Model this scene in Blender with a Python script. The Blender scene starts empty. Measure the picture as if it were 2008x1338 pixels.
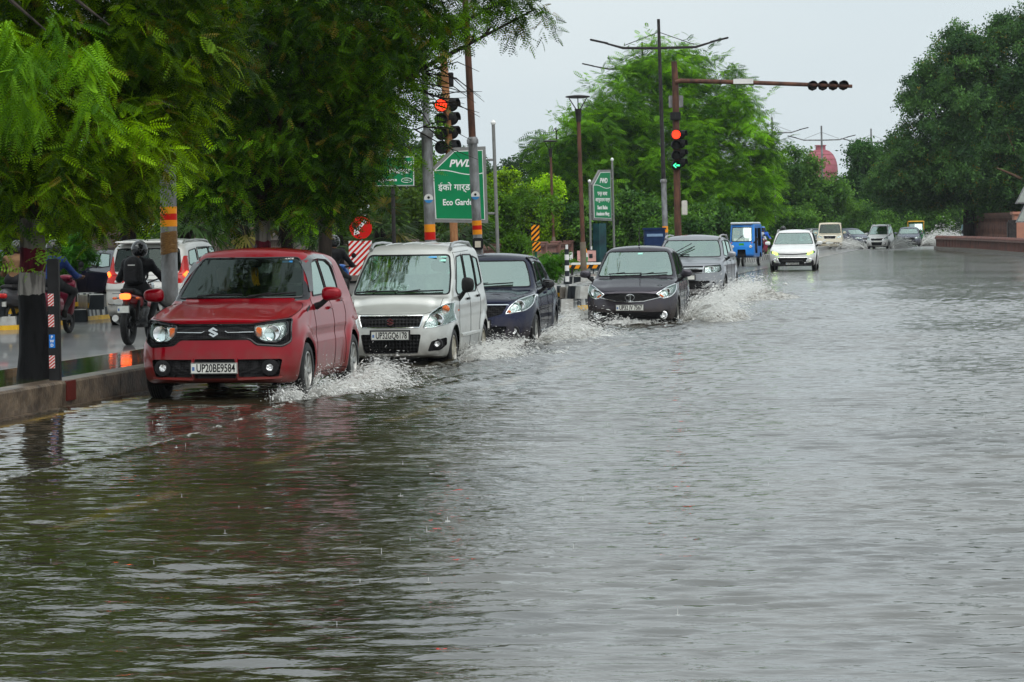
import bpy, bmesh, math, random
import numpy as np
from mathutils import Vector, Matrix
C = bpy.context.scene.collection
sc = bpy.context.scene
PI = math.pi
R = math.radians
# ------------------------------------------------------------------ camera
CAM_H = 1.77
FPX = 5857.0
cd = bpy.data.cameras.new('camera'); cam = bpy.data.objects.new('camera', cd); C.objects.link(cam)
sc.camera = cam
cd.sensor_width = 36.0; cd.lens = 36.0*FPX/2008.0; cd.clip_start = 0.5; cd.clip_end = 6000
YAW, PITCH, ROLL = R(9.37), math.atan(222/FPX), R(-0.8)
cam.matrix_world = (Matrix.Translation((0, 0, CAM_H)) @ Matrix.Rotation(YAW, 4, 'Z') @
                    Matrix.Rotation(PI/2-PITCH, 4, 'X') @ Matrix.Rotation(ROLL, 4, 'Z'))
CM = cam.matrix_world.copy()
VF = Vector((-math.sin(YAW), math.cos(YAW), 0)); VR = Vector((math.cos(YAW), math.sin(YAW), 0))
# ------------------------------------------------------------------ overcast sky, weak soft sun
w = bpy.data.worlds.new('World'); sc.world = w; w.use_nodes = True
nt = w.node_tree; nt.nodes.clear()
SUN_EL, SUN_AZ = R(58), R(150)
o_ = nt.nodes.new('ShaderNodeOutputWorld'); bg = nt.nodes.new('ShaderNodeBackground')
sky = nt.nodes.new('ShaderNodeTexSky'); sky.sky_type = 'NISHITA'; sky.sun_disc = False
sky.sun_elevation = SUN_EL; sky.sun_rotation = SUN_AZ; sky.dust_density = 4; sky.air_density = 1.2
hs = nt.nodes.new('ShaderNodeHueSaturation'); hs.inputs['Saturation'].default_value = 0.35
tc = nt.nodes.new('ShaderNodeTexCoord'); mp = nt.nodes.new('ShaderNodeMapping'); mp.inputs['Scale'].default_value = (1, 1, 3)
nz = nt.nodes.new('ShaderNodeTexNoise'); nz.inputs['Scale'].default_value = 2.2; nz.inputs['Detail'].default_value = 5
cr = nt.nodes.new('ShaderNodeValToRGB')
cr.color_ramp.elements[0].position = .3; cr.color_ramp.elements[0].color = (.755, .87, .93, 1)
cr.color_ramp.elements[1].position = .7; cr.color_ramp.elements[1].color = (.92, 1.0, 1.02, 1)
vm = nt.nodes.new('ShaderNodeVectorMath'); vm.operation = 'SCALE'; vm.inputs['Scale'].default_value = 6.6
mx = nt.nodes.new('ShaderNodeMix'); mx.data_type = 'RGBA'; mx.inputs[0].default_value = .85
L_ = nt.links.new
L_(tc.outputs['Generated'], mp.inputs[0]); L_(mp.outputs[0], nz.inputs[0]); L_(nz.outputs[0], cr.inputs[0])
L_(cr.outputs[0], vm.inputs[0]); L_(sky.outputs[0], hs.inputs['Color']); L_(hs.outputs[0], mx.inputs[6]); L_(vm.outputs[0], mx.inputs[7])
L_(mx.outputs[2], bg.inputs[0]); bg.inputs[1].default_value = 0.1; L_(bg.outputs[0], o_.inputs[0])
sl = bpy.data.lights.new('sun', 'SUN'); sl.energy = 1.5; sl.angle = R(75); sl.color = (1, .97, .93)
so = bpy.data.objects.new('sun', sl); C.objects.link(so)
so.rotation_euler = Vector((math.sin(SUN_AZ)*math.cos(SUN_EL), math.cos(SUN_AZ)*math.cos(SUN_EL), math.sin(SUN_EL))).to_track_quat('Z', 'Y').to_euler()
sc.view_settings.view_transform = 'Standard'; sc.view_settings.look = 'None'
sc.view_settings.exposure = 0.55; sc.view_settings.gamma = 1.0
sc.cycles.max_bounces = 6; sc.cycles.transparent_max_bounces = 12; sc.cycles.use_denoising = True
sc.cycles.caustics_reflective = False; sc.cycles.caustics_refractive = False
# ------------------------------------------------------------------ places
def at(px, py, d):
    """world point seen at photo pixel px,py at view depth d metres"""
    v = CM.to_3x3() @ Vector(((px-1004)/FPX, (669-py)/FPX, -1.0))
    k = d/v.dot(VF)
    return Vector((0, 0, CAM_H)) + v*k
def ground(px, py, z=0.0):
    v = CM.to_3x3() @ Vector(((px-1004)/FPX, (669-py)/FPX, -1.0))
    return Vector((0, 0, CAM_H)) + v*((z-CAM_H)/v.z)
def stand(px, py, d, z=0.0):
    p = at(px, py, d); return Vector((p.x, p.y, z))
# ------------------------------------------------------------------ materials
MATS = {}
def mat(name, col, rough=.5, metal=0.0, coat=0.0, var=.12, nscale=6.0, bump=0.0, bscale=30.0, spec=.13,
        emit=None, estr=0.0, alpha=None, backdark=False, col2=None, trans=0.0, stretch=(1, 1, 1), attr=None, sss=0.0):
    if name in MATS: return MATS[name]
    m = bpy.data.materials.new(name); m.use_nodes = True; n = m.node_tree.nodes; l = m.node_tree.links
    b = n['Principled BSDF']; b.inputs['Roughness'].default_value = rough; b.inputs['Metallic'].default_value = metal
    b.inputs['Coat Weight'].default_value = coat; b.inputs['Coat Roughness'].default_value = .03
    b.inputs['Specular IOR Level'].default_value = spec
    if trans: b.inputs['Transmission Weight'].default_value = trans
    tcn = n.new('ShaderNodeTexCoord'); mpn = n.new('ShaderNodeMapping'); mpn.inputs['Scale'].default_value = stretch
    l.new(tcn.outputs['Object'], mpn.inputs[0])
    nzn = n.new('ShaderNodeTexNoise'); nzn.inputs['Scale'].default_value = nscale; nzn.inputs['Detail'].default_value = 6
    nzn.inputs['Roughness'].default_value = .6
    l.new(mpn.outputs[0], nzn.inputs[0])
    rp = n.new('ShaderNodeValToRGB'); c2 = col2 or tuple(c*(1-var) for c in col)
    rp.color_ramp.elements[0].position = .35; rp.color_ramp.elements[1].position = .65
    rp.color_ramp.elements[0].color = (*[max(0, c) for c in c2], 1)
    rp.color_ramp.elements[1].color = (*[min(1, c*(1+(0 if col2 else var))) for c in col], 1)
    l.new(nzn.outputs[0], rp.inputs[0])
    out = rp.outputs[0]
    if attr:
        an = n.new('ShaderNodeAttribute'); an.attribute_name = attr
        mm = n.new('ShaderNodeMix'); mm.data_type = 'RGBA'; mm.blend_type = 'MULTIPLY'; mm.inputs[0].default_value = 1
        l.new(out, mm.inputs[6]); l.new(an.outputs['Color'], mm.inputs[7]); out = mm.outputs[2]
    if backdark:
        g = n.new('ShaderNodeNewGeometry'); mm = n.new('ShaderNodeMix'); mm.data_type = 'RGBA'
        l.new(g.outputs['Backfacing'], mm.inputs[0]); l.new(out, mm.inputs[6]); mm.inputs[7].default_value = (.03, .03, .03, 1); out = mm.outputs[2]
    l.new(out, b.inputs['Base Color'])
    if sss: b.inputs['Subsurface Weight'].default_value = sss
    if bump:
        nb = n.new('ShaderNodeTexNoise'); nb.inputs['Scale'].default_value = bscale; nb.inputs['Detail'].default_value = 4
        l.new(mpn.outputs[0], nb.inputs[0])
        bp = n.new('ShaderNodeBump'); bp.inputs['Strength'].default_value = bump; bp.inputs['Distance'].default_value = .02
        l.new(nb.outputs[0], bp.inputs['Height']); l.new(bp.outputs[0], b.inputs['Normal'])
    if emit: b.inputs['Emission Color'].default_value = (*emit, 1); b.inputs['Emission Strength'].default_value = estr
    MATS[name] = m; return m
def paint(name, col, metal=.35, rough=.32, coat=.6):
    """wet car paint: flake noise, clear coat, rain beads"""
    if name in MATS: return MATS[name]
    m = mat(name, col, rough=rough, metal=metal, coat=coat, var=.05, nscale=3, backdark=True)
    n = m.node_tree.nodes; l = m.node_tree.links; b = n['Principled BSDF']
    tcn = n.new('ShaderNodeTexCoord'); v = n.new('ShaderNodeTexVoronoi'); v.inputs['Scale'].default_value = 75
    l.new(tcn.outputs['Object'], v.inputs[0])
    r = n.new('ShaderNodeValToRGB'); r.color_ramp.elements[0].position = .08; r.color_ramp.elements[1].position = .3
    r.color_ramp.elements[0].color = (1, 1, 1, 1); r.color_ramp.elements[1].color = (0, 0, 0, 1)
    l.new(v.outputs['Distance'], r.inputs[0])
    nz = n.new('ShaderNodeTexNoise'); nz.inputs['Scale'].default_value = 2.0; l.new(tcn.outputs['Object'], nz.inputs[0])
    ad = n.new('ShaderNodeMath'); ad.operation = 'MULTIPLY_ADD'; ad.inputs[1].default_value = .1
    l.new(r.outputs[0], ad.inputs[0]); l.new(nz.outputs[0], ad.inputs[2])
    bp = n.new('ShaderNodeBump'); bp.inputs['Strength'].default_value = .12; bp.inputs['Distance'].default_value = .02
    l.new(ad.outputs[0], bp.inputs['Height']); l.new(bp.outputs[0], b.inputs['Coat Normal'])
    b.inputs['Specular IOR Level'].default_value = .06; b.inputs['Specular Tint'].default_value = (*[min(1, c*2+.15) for c in col], 1)
    gz = n.new('ShaderNodeSeparateXYZ'); l.new(tcn.outputs['Object'], gz.inputs[0]); gn = n.new('ShaderNodeTexNoise'); gn.inputs['Scale'].default_value = 7; gn.inputs['Detail'].default_value = 7; l.new(tcn.outputs['Object'], gn.inputs[0])
    ga = n.new('ShaderNodeMath'); ga.operation = 'MULTIPLY_ADD'; ga.inputs[1].default_value = -.5; l.new(gn.outputs[0], ga.inputs[0]); l.new(gz.outputs[2], ga.inputs[2])
    gr = n.new('ShaderNodeMapRange'); gr.inputs[1].default_value = -.05; gr.inputs[2].default_value = .34; gr.inputs[3].default_value = .55; gr.inputs[4].default_value = 0; l.new(ga.outputs[0], gr.inputs[0])
    gm = n.new('ShaderNodeMix'); gm.data_type = 'RGBA'; gm.inputs[7].default_value = (.10, .08, .06, 1); old = b.inputs['Base Color'].links[0].from_socket
    l.new(gr.outputs[0], gm.inputs[0]); l.new(old, gm.inputs[6]); l.new(gm.outputs[2], b.inputs['Base Color'])
    return m
def glass(name, tint=(.55, .75, .68), alpha=.45, rough=.02):
    """see-through tinted glass: transparent part + mirror part by fresnel, with drops"""
    if name in MATS: return MATS[name]
    m = bpy.data.materials.new(name); m.use_nodes = True; n = m.node_tree.nodes; l = m.node_tree.links; n.clear()
    o = n.new('ShaderNodeOutputMaterial'); t = n.new('ShaderNodeBsdfTransparent'); g = n.new('ShaderNodeBsdfGlossy')
    t.inputs[0].default_value = (*tint, 1); g.inputs['Roughness'].default_value = rough; g.inputs[0].default_value = (.82, 1, .92, 1)
    f = n.new('ShaderNodeFresnel'); f.inputs[0].default_value = 1.5
    a = n.new('ShaderNodeMath'); a.operation = 'MULTIPLY_ADD'; a.inputs[1].default_value = 1.0; a.inputs[2].default_value = alpha*.2
    a.use_clamp = True
    nz = n.new('ShaderNodeTexNoise'); nz.inputs['Scale'].default_value = 7; nz.inputs['Detail'].default_value = 1
    tcn = n.new('ShaderNodeTexCoord'); l.new(tcn.outputs['Object'], nz.inputs[0])
    bp = n.new('ShaderNodeBump'); bp.inputs['Strength'].default_value = .03; bp.inputs['Distance'].default_value = .01
    l.new(nz.outputs[0], bp.inputs['Height']); l.new(bp.outputs[0], g.inputs['Normal'])
    mx = n.new('ShaderNodeMixShader'); l.new(f.outputs[0], a.inputs[0]); l.new(a.outputs[0], mx.inputs[0])
    l.new(t.outputs[0], mx.inputs[1]); l.new(g.outputs[0], mx.inputs[2]); l.new(mx.outputs[0], o.inputs[0])
    MATS[name] = m; return m
def meshgrille(name, col, hole, scale):
    """black honeycomb"""
    if name in MATS: return MATS[name]
    m = mat(name, col, rough=.35); n = m.node_tree.nodes; l = m.node_tree.links; b = n['Principled BSDF']
    tcn = n.new('ShaderNodeTexCoord'); v = n.new('ShaderNodeTexVoronoi'); v.inputs['Scale'].default_value = scale; v.inputs['Randomness'].default_value = 0
    l.new(tcn.outputs['Object'], v.inputs[0])
    r = n.new('ShaderNodeValToRGB'); r.color_ramp.elements[0].position = .3; r.color_ramp.elements[1].position = .5
    r.color_ramp.elements[0].color = (*hole, 1); r.color_ramp.elements[1].color = (*col, 1)
    l.new(v.outputs['Distance'], r.inputs[0]); l.new(r.outputs[0], b.inputs['Base Color'])
    bp = n.new('ShaderNodeBump'); bp.inputs['Strength'].default_value = .8; bp.inputs['Distance'].default_value = .02
    l.new(v.outputs['Distance'], bp.inputs['Height']); l.new(bp.outputs[0], b.inputs['Normal'])
    return m
# ------------------------------------------------------------------ object helpers
def link(o, parent=None):
    C.objects.link(o)
    if parent is not None: o.parent = parent
    return o
def thing(name, label, cat, loc=(0, 0, 0), rz=0.0, group=None):
    o = bpy.data.objects.new(name, None); o.empty_display_size = .2; C.objects.link(o)
    o.location = loc; o.rotation_euler = (0, 0, rz); o['label'] = label; o['category'] = cat
    if group: o['group'] = group
    return o
def tag(o, label=None, cat=None, group=None, kind=None):
    if label: o['label'] = label
    if cat: o['category'] = cat
    if group: o['group'] = group
    if kind: o['kind'] = kind
    return o
def mesh_obj(name, verts, faces, m=None, parent=None, smooth=True, normals=None, midx=None, loopn=None):
    me = bpy.data.meshes.new(name)
    me.from_pydata([tuple(v) for v in verts] if not isinstance(verts, np.ndarray) else verts.tolist(), [], faces if isinstance(faces, list) else faces.tolist())
    ms = m if isinstance(m, (list, tuple)) else [m]
    for q in ms:
        if q: me.materials.append(q)
    if midx is not None: me.polygons.foreach_set('material_index', np.asarray(midx, dtype=np.int32))
    me.polygons.foreach_set('use_smooth', [smooth]*len(me.polygons))
    me.update()
    if normals is not None: me.normals_split_custom_set_from_vertices([tuple(x) for x in normals])
    if loopn is not None: me.normals_split_custom_set([tuple(x) for x in loopn])
    return link(bpy.data.objects.new(name, me), parent)
def fast_quads(name, V, m, parent=None, colors=None, tri=False):
    """V (n,4,3) array of loose quads, optional colour per quad"""
    k = 3 if tri else 4
    n = V.shape[0]; me = bpy.data.meshes.new(name)
    me.vertices.add(n*k); me.vertices.foreach_set('co', V.reshape(-1).astype(np.float32))
    me.loops.add(n*k); me.loops.foreach_set('vertex_index', np.arange(n*k, dtype=np.int32))
    me.polygons.add(n); me.polygons.foreach_set('loop_start', np.arange(0, n*k, k, dtype=np.int32))
    me.polygons.foreach_set('loop_total', np.full(n, k, dtype=np.int32))
    if colors is not None:
        a = me.color_attributes.new('tone', 'FLOAT_COLOR', 'POINT')
        c = np.ones((n, k, 4), np.float32); c[:, :, :3] = colors[:, None, :]
        a.data.foreach_set('color', c.reshape(-1))
    me.materials.append(m); me.update(); me.validate()
    return link(bpy.data.objects.new(name, me), parent)
class MB:
    """collects simple shapes into one mesh"""
    def __init__(s): s.v = []; s.f = []; s.mi = []
    def add(s, v, f, mi=0):
        b = len(s.v); s.v += [tuple(x) for x in v]; s.f += [tuple(i+b for i in q) for q in f]; s.mi += [mi]*len(f); return s
    def box(s, c, d, rot=None, mi=0, bev=0.0):
        """box with chamfered vertical and horizontal edges when bev>0"""
        hx, hy, hz = d[0]/2, d[1]/2, d[2]/2
        if bev <= 0:
            v = [Vector((x*hx, y*hy, z*hz)) for x in (-1, 1) for y in (-1, 1) for z in (-1, 1)]
            f = [(0, 1, 3, 2), (4, 6, 7, 5), (0, 4, 5, 1), (2, 3, 7, 6), (0, 2, 6, 4), (1, 5, 7, 3)]
        else:
            bm = bmesh.new(); bmesh.ops.create_cube(bm, size=1)
            for q in bm.verts: q.co = Vector((q.co.x*d[0], q.co.y*d[1], q.co.z*d[2]))
            bmesh.ops.bevel(bm, geom=bm.edges[:], offset=min(bev, min(d)*.49), segments=2, affect='EDGES')
            bm.verts.index_update(); v = [q.co.copy() for q in bm.verts]; f = [tuple(q.index for q in fc.verts) for fc in bm.faces]; bm.free()
        M = rot.to_matrix() if hasattr(rot, 'to_matrix') else (rot or Matrix.Identity(3))
        return s.add([M @ x + Vector(c) for x in v], f, mi)
    def tube(s, pts, r, n=8, mi=0, cap=True, closed=False):
        pts = [Vector(p) for p in pts]; rs = r if isinstance(r, (list, tuple)) else [r]*len(pts)
        v = []; f = []; N = len(pts); up = None
        for i, p in enumerate(pts):
            a = pts[i-1] if (i > 0 or closed) else p; b = pts[(i+1) % N] if (i < N-1 or closed) else p
            t = (b-a); t = t.normalized() if t.length > 1e-9 else Vector((0, 0, 1))
            if up is None: up = Vector((0, 0, 1)) if abs(t.z) < .9 else Vector((1, 0, 0))
            u = up - t*up.dot(t)
            u = u.normalized() if u.length > 1e-6 else t.orthogonal().normalized()
            up = u; w_ = t.cross(u)
            for k in range(n):
                a_ = 2*PI*k/n; v.append(p + (u*math.cos(a_)+w_*math.sin(a_))*rs[i])
        M = N if closed else N-1
        for i in range(M):
            for k in range(n):
                a0 = i*n+k; a1 = i*n+(k+1) % n; b0 = ((i+1) % N)*n+k; b1 = ((i+1) % N)*n+(k+1) % n
                f.append((a0, a1, b1, b0))
        if cap and not closed: f.append(tuple(range(n-1, -1, -1))); f.append(tuple((N-1)*n+k for k in range(n)))
        return s.add(v, f, mi)
    def lathe(s, prof, c=(0, 0, 0), axis='Z', n=24, mi=0, rot=None):
        """prof list of (r,h)"""
        v = []; f = []
        for r, h in prof:
            for k in range(n):
                a = 2*PI*k/n
                x, y = r*math.cos(a), r*math.sin(a)
                p = Vector((x, y, h)) if axis == 'Z' else (Vector((h, x, y)) if axis == 'X' else Vector((x, h, y)))
                if rot is not None: p = rot @ p
                v.append(p+Vector(c))
        for i in range(len(prof)-1):
            for k in range(n): f.append((i*n+k, i*n+(k+1) % n, (i+1)*n+(k+1) % n, (i+1)*n+k))
        return s.add(v, f, mi)
    def prism(s, poly, plane, a, b, mi=0):
        """poly of 2D points extruded: plane 'XZ' along Y, 'YZ' along X, 'XY' along Z"""
        def P(p, t):
            return {'XZ': (p[0], t, p[1]), 'YZ': (t, p[0], p[1]), 'XY': (p[0], p[1], t)}[plane]
        n = len(poly); v = [P(p, a) for p in poly]+[P(p, b) for p in poly]
        f = [tuple(range(n)), tuple(range(2*n-1, n-1, -1))]+[(i, i+n, (i+1) % n+n, (i+1) % n) for i in range(n)]
        return s.add(v, f, mi)
    def build(s, name, m, parent=None, smooth=False, sharp=35):
        me = bpy.data.meshes.new(name); me.from_pydata(s.v, [], s.f)
        for q in (m if isinstance(m, (list, tuple)) else [m]): me.materials.append(q)
        me.polygons.foreach_set('material_index', s.mi)
        bm = bmesh.new(); bm.from_mesh(me); bmesh.ops.recalc_face_normals(bm, faces=bm.faces[:])
        if smooth:
            for f in bm.faces: f.smooth = True
            for e in bm.edges:
                if len(e.link_faces) == 2 and e.calc_face_angle(0) > R(sharp): e.smooth = False
        bm.to_mesh(me); bm.free()
        return link(bpy.data.objects.new(name, me), parent)
def copy_tree(o, parent=None):
    c = o.copy(); C.objects.link(c); c.parent = parent
    for ch in [q for q in o.children]: copy_tree(ch, c)
    return c
def text_mesh(txt, size, depth=.004, align='CENTER', xs=1.0, bold=0.0, shear=0.0):
    """text as mesh arrays in its own XY plane, centred"""
    cu = bpy.data.curves.new('t', 'FONT'); cu.body = txt; cu.size = size; cu.extrude = depth/2; cu.align_x = align
    cu.align_y = 'CENTER'; cu.offset = bold; cu.shear = shear; cu.resolution_u = 3
    o = bpy.data.objects.new('t', cu); C.objects.link(o)
    dg = bpy.context.evaluated_depsgraph_get(); dg.update()
    me = bpy.data.meshes.new_from_object(o.evaluated_get(dg))
    v = [Vector((p.co.x*xs, p.co.y, p.co.z)) for p in me.vertices]; f = [tuple(p.vertices) for p in me.polygons]
    bpy.data.objects.remove(o); bpy.data.curves.remove(cu); bpy.data.meshes.remove(me)
    return v, f
def text_to(mb, txt, size, M, mi=0, **k):
    """M maps the text plane (x right, y up, z out) to where it stands; fits a width if given"""
    fit = k.pop('fit', None)
    v, f = text_mesh(txt, size, **k)
    if not v: return
    if fit:
        w_ = max(p.x for p in v)-min(p.x for p in v); s_ = fit/w_; c_ = (max(p.x for p in v)+min(p.x for p in v))/2
        v = [Vector(((p.x-c_)*s_, p.y, p.z)) for p in v]
    mb.add([M @ p for p in v], f, mi)
def frontM(p, rz=0.0, tilt=0.0):
    """plane that faces -Y at p (text reads from the camera side)"""
    return Matrix.Translation(p) @ Matrix.Rotation(rz, 4, 'Z') @ Matrix.Rotation(PI/2+tilt, 4, 'X')
# ------------------------------------------------------------------ implicit surfaces
def smax(a, b, k):
    h = np.maximum(k-np.abs(a-b), 0)/k
    return np.maximum(a, b)+h*h*k*.25
def smin(a, b, k): return -smax(-a, -b, k)
def ip(t, tab):
    """smooth table lookup (monotone cubic)"""
    xs = np.array([a for a, b in tab], float); ys = np.array([b for a, b in tab], float)
    if len(xs) < 3: return np.interp(t, xs, ys)
    d = np.diff(ys)/np.diff(xs); m = np.zeros(len(xs)); m[0] = d[0]; m[-1] = d[-1]
    for i in range(1, len(xs)-1):
        if d[i-1]*d[i] > 0: m[i] = 2*d[i-1]*d[i]/(d[i-1]+d[i])
    t = np.clip(t, xs[0], xs[-1]); i = np.clip(np.searchsorted(xs, t, side='right')-1, 0, len(xs)-2)
    h = xs[i+1]-xs[i]; u = (t-xs[i])/h
    return (2*u**3-3*u**2+1)*ys[i]+(u**3-2*u**2+u)*h*m[i]+(-2*u**3+3*u**2)*ys[i+1]+(u**3-u**2)*h*m[i+1]
def grad(f, P, e=.003):
    g = np.empty_like(P)
    for k in range(3):
        d = np.zeros(3); d[k] = e
        A = P+d; B = P-d
        g[:, k] = (f(A[:, 0], A[:, 1], A[:, 2])-f(B[:, 0], B[:, 1], B[:, 2]))/(2*e)
    return g
def surface_net(F, lo, res):
    """F on grid nodes -> verts, quads (vectorised)"""
    nx, ny, nz_ = F.shape; S = F < 0
    cells = np.zeros((nx-1, ny-1, nz_-1), bool)
    c0 = S[:-1, :-1, :-1]
    for a in (0, 1):
        for b in (0, 1):
            for c in (0, 1):
                cells |= (S[a:nx-1+a, b:ny-1+b, c:nz_-1+c] != c0)
    idx = -np.ones(cells.shape, np.int64); ci = np.argwhere(cells); idx[cells] = np.arange(len(ci))
    acc = np.zeros((len(ci), 3)); cnt = np.zeros(len(ci))
    corners = [(a, b, c) for a in (0, 1) for b in (0, 1) for c in (0, 1)]
    val = {q: F[ci[:, 0]+q[0], ci[:, 1]+q[1], ci[:, 2]+q[2]] for q in corners}
    for q in corners:
        for ax in range(3):
            if q[ax] == 0:
                r = list(q); r[ax] = 1; r = tuple(r)
                a, b = val[q], val[r]; m = (a < 0) != (b < 0)
                t = np.where(m, a/np.where(a-b == 0, 1, a-b), 0)
                p = np.array(q, float)[None, :].repeat(len(ci), 0); p[:, ax] += t
                acc[m] += p[m]; cnt[m] += 1
    V = (ci+acc/cnt[:, None])*res+np.array(lo)
    Q = []
    for ax in range(3):
        s = [slice(None)]*3; s2 = [slice(None)]*3; s[ax] = slice(0, -1); s2[ax] = slice(1, None)
        A = S[tuple(s)]; B = S[tuple(s2)]; E = np.argwhere(A != B)
        o1, o2 = [k for k in range(3) if k != ax]
        ok = (E[:, o1] > 0) & (E[:, o2] > 0) & (E[:, o1] < F.shape[o1]-1) & (E[:, o2] < F.shape[o2]-1)
        E = E[ok]; ins = A[tuple(E.T)]
        def cell(d1, d2):
            q = E.copy(); q[:, o1] += d1; q[:, o2] += d2; return idx[tuple(q.T)]
        quad = np.stack([cell(-1, -1), cell(0, -1), cell(0, 0), cell(-1, 0)], 1)
        flip = ins if ax != 1 else ~ins
        quad[~flip] = quad[~flip][:, ::-1]
        Q.append(quad)
    Q = np.concatenate(Q); Q = Q[(Q >= 0).all(1)]
    return V, Q
def implicit(f, lo, hi, res, newton=3):
    n = [int(math.ceil((hi[k]-lo[k])/res))+1 for k in range(3)]
    g = [lo[k]+np.arange(n[k])*res for k in range(3)]
    X, Y, Z = np.meshgrid(*g, indexing='ij')
    F = f(X, Y, Z); V, Q = surface_net(F, lo, res)
    for _ in range(newton):
        G = grad(f, V); s = f(V[:, 0], V[:, 1], V[:, 2])/np.maximum((G*G).sum(1), 1e-6)
        V = V-G*np.clip(s, -res*.5, res*.5)[:, None]
    G = grad(f, V); N = G/np.maximum(np.linalg.norm(G, axis=1), 1e-9)[:, None]
    return V, Q, N
def inpoly(u, v, poly):
    u = np.asarray(u); v = np.asarray(v); c = np.zeros(u.shape, bool); n = len(poly)
    for i in range(n):
        x1, y1 = poly[i]; x2, y2 = poly[(i+1) % n]
        if y1 == y2: continue
        k = ((y1 > v) != (y2 > v)) & (u < (x2-x1)*(v-y1)/(y2-y1)+x1); c ^= k
    return c
def rpoly(pts, r=.03, n=3):
    """round the corners of a polygon"""
    out = []; N = len(pts)
    for i in range(N):
        rr = r[i] if isinstance(r, (list, tuple)) else r
        p = Vector(pts[i]); a = Vector(pts[i-1])-p; b = Vector(pts[(i+1) % N])-p
        d = min(rr, a.length*.45, b.length*.45); A = p+a.normalized()*d; B = p+b.normalized()*d
        if rr <= 0: out.append(tuple(p)); continue
        for k in range(n+1):
            t = k/n; out.append(tuple(A*(1-t)**2+p*2*t*(1-t)+B*t*t))
    return out
def circ(cx, cy, r, n=14, ry=None): return [(cx+r*math.cos(2*PI*k/n), cy+(ry or r)*math.sin(2*PI*k/n)) for k in range(n)]
# ------------------------------------------------------------------ car builder
M_BLACK = mat('black_plastic', (.018, .018, .019), rough=.42, var=.2)
M_GLOSSBLACK = mat('gloss_black', (.01, .01, .012), rough=.12, coat=.6)
M_RUB = mat('tyre_rubber', (.022, .022, .022), rough=.5, var=.3, nscale=14, bump=.3, bscale=60)
M_CHROME = mat('chrome', (.88, .90, .91), rough=.12, metal=1, var=.03)
M_SILVER = mat('alloy', (.42, .42, .40), rough=.35, metal=.7, var=.25, nscale=9)
M_DARKIN = mat('cabin_dark', (.025, .025, .028), rough=.7, var=.3)
M_WELL = mat('wheel_well', (.008, .008, .008), rough=.9)
M_REFL = mat('lamp_reflector', (.85, .88, .88), rough=.16, metal=.85, var=.35, nscale=26, bump=.9, bscale=38)
M_LENS = glass('lamp_lens', (.93, .98, .97), .25)
M_AMBER = mat('amber_lens', (.75, .16, .03), rough=.15, coat=.5, var=.25, nscale=40)
M_REDL = mat('red_lens', (.45, .012, .01), rough=.12, coat=.6, var=.2, nscale=30)
M_REDON = mat('red_lamp_lit', (.8, .05, .01), rough=.3, emit=(1, .12, .02), estr=3.2)
M_REDGLOW = mat('red_lamp_glow', (.7, .02, .01), rough=.3, emit=(1, .03, .015), estr=1.3)
M_PLATE = mat('plate_white', (.72, .73, .68), rough=.3, var=.08, nscale=12)
M_INK = mat('plate_ink', (.01, .01, .012), rough=.4)
M_PBLUE = mat('plate_blue', (.1, .2, .45), rough=.4)
M_WS = glass('windscreen_dark', (.40, .50, .46), .0)
M_WSG = glass('windscreen_green', (.72, .97, .85), 2.0)
M_SG = glass('side_glass', (.40, .52, .48), 1.2)
M_SEAT = mat('seat_fabric', (.05, .05, .05), rough=.8, var=.3)
M_SEATL = mat('seat_pale', (.38, .42, .36), rough=.8, var=.2)
M_WHITE = mat('white_paint', (.72, .72, .70), rough=.4, var=.08)
M_SKIN = mat('skin', (.22, .12, .075), rough=.5, var=.15, sss=.05)
M_HAIR = mat('hair', (.012, .01, .009), rough=.5, var=.4, nscale=60, bump=.6, bscale=90)

def carve(bm, regs, nlay):
    for rid, rg in enumerate(regs):
        poly = rg['poly']; cx = rg['ax']; cond = rg['cond']
        us = [p[0] for p in poly]; vs = [p[1] for p in poly]
        lo = (min(us)-.06, min(vs)-.06); hi = (max(us)+.06, max(vs)+.06)
        cand = [f for f in bm.faces if lo[0] < f.calc_center_median()[cx[0]] < hi[0] and lo[1] < f.calc_center_median()[cx[1]] < hi[1] and cond(f.calc_center_median(), f.normal)]
        n = len(poly)
        for i in range(n):
            a, b = poly[i], poly[(i+1) % n]
            d = Vector((b[0]-a[0], b[1]-a[1]))
            if d.length < 1e-5: continue
            no = [0, 0, 0]; no[cx[0]] = -d.y; no[cx[1]] = d.x
            co = [0, 0, 0]; co[cx[0]] = a[0]; co[cx[1]] = a[1]
            l2 = (min(a[0], b[0])-.004, min(a[1], b[1])-.004); h2 = (max(a[0], b[0])+.004, max(a[1], b[1])+.004)
            sel = []
            for f in cand:
                U = [v.co[cx[0]] for v in f.verts]; W_ = [v.co[cx[1]] for v in f.verts]
                if max(U) < l2[0] or min(U) > h2[0] or max(W_) < l2[1] or min(W_) > h2[1]: continue
                sel.append(f)
            if not sel: continue
            ss = set(sel); ge = set(); gv = set()
            for f in sel: ge.update(f.edges); gv.update(f.verts)
            r = bmesh.ops.bisect_plane(bm, geom=sel+list(ge)+list(gv), dist=1e-5, plane_co=co, plane_no=no)
            new = [g for g in r['geom'] if isinstance(g, bmesh.types.BMFace)]
            cand = list(set([f for f in cand if f.is_valid]+new))
        cs = [f.calc_center_median() for f in cand]
        if not cs: continue
        ins = inpoly([c[cx[0]] for c in cs], [c[cx[1]] for c in cs], poly)
        for f, k in zip(cand, ins):
            if k: f[nlay] = rid+1
AXS = {'side': (1, 2), 'front': (0, 2), 'rear': (0, 2), 'top': (0, 1)}
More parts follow.
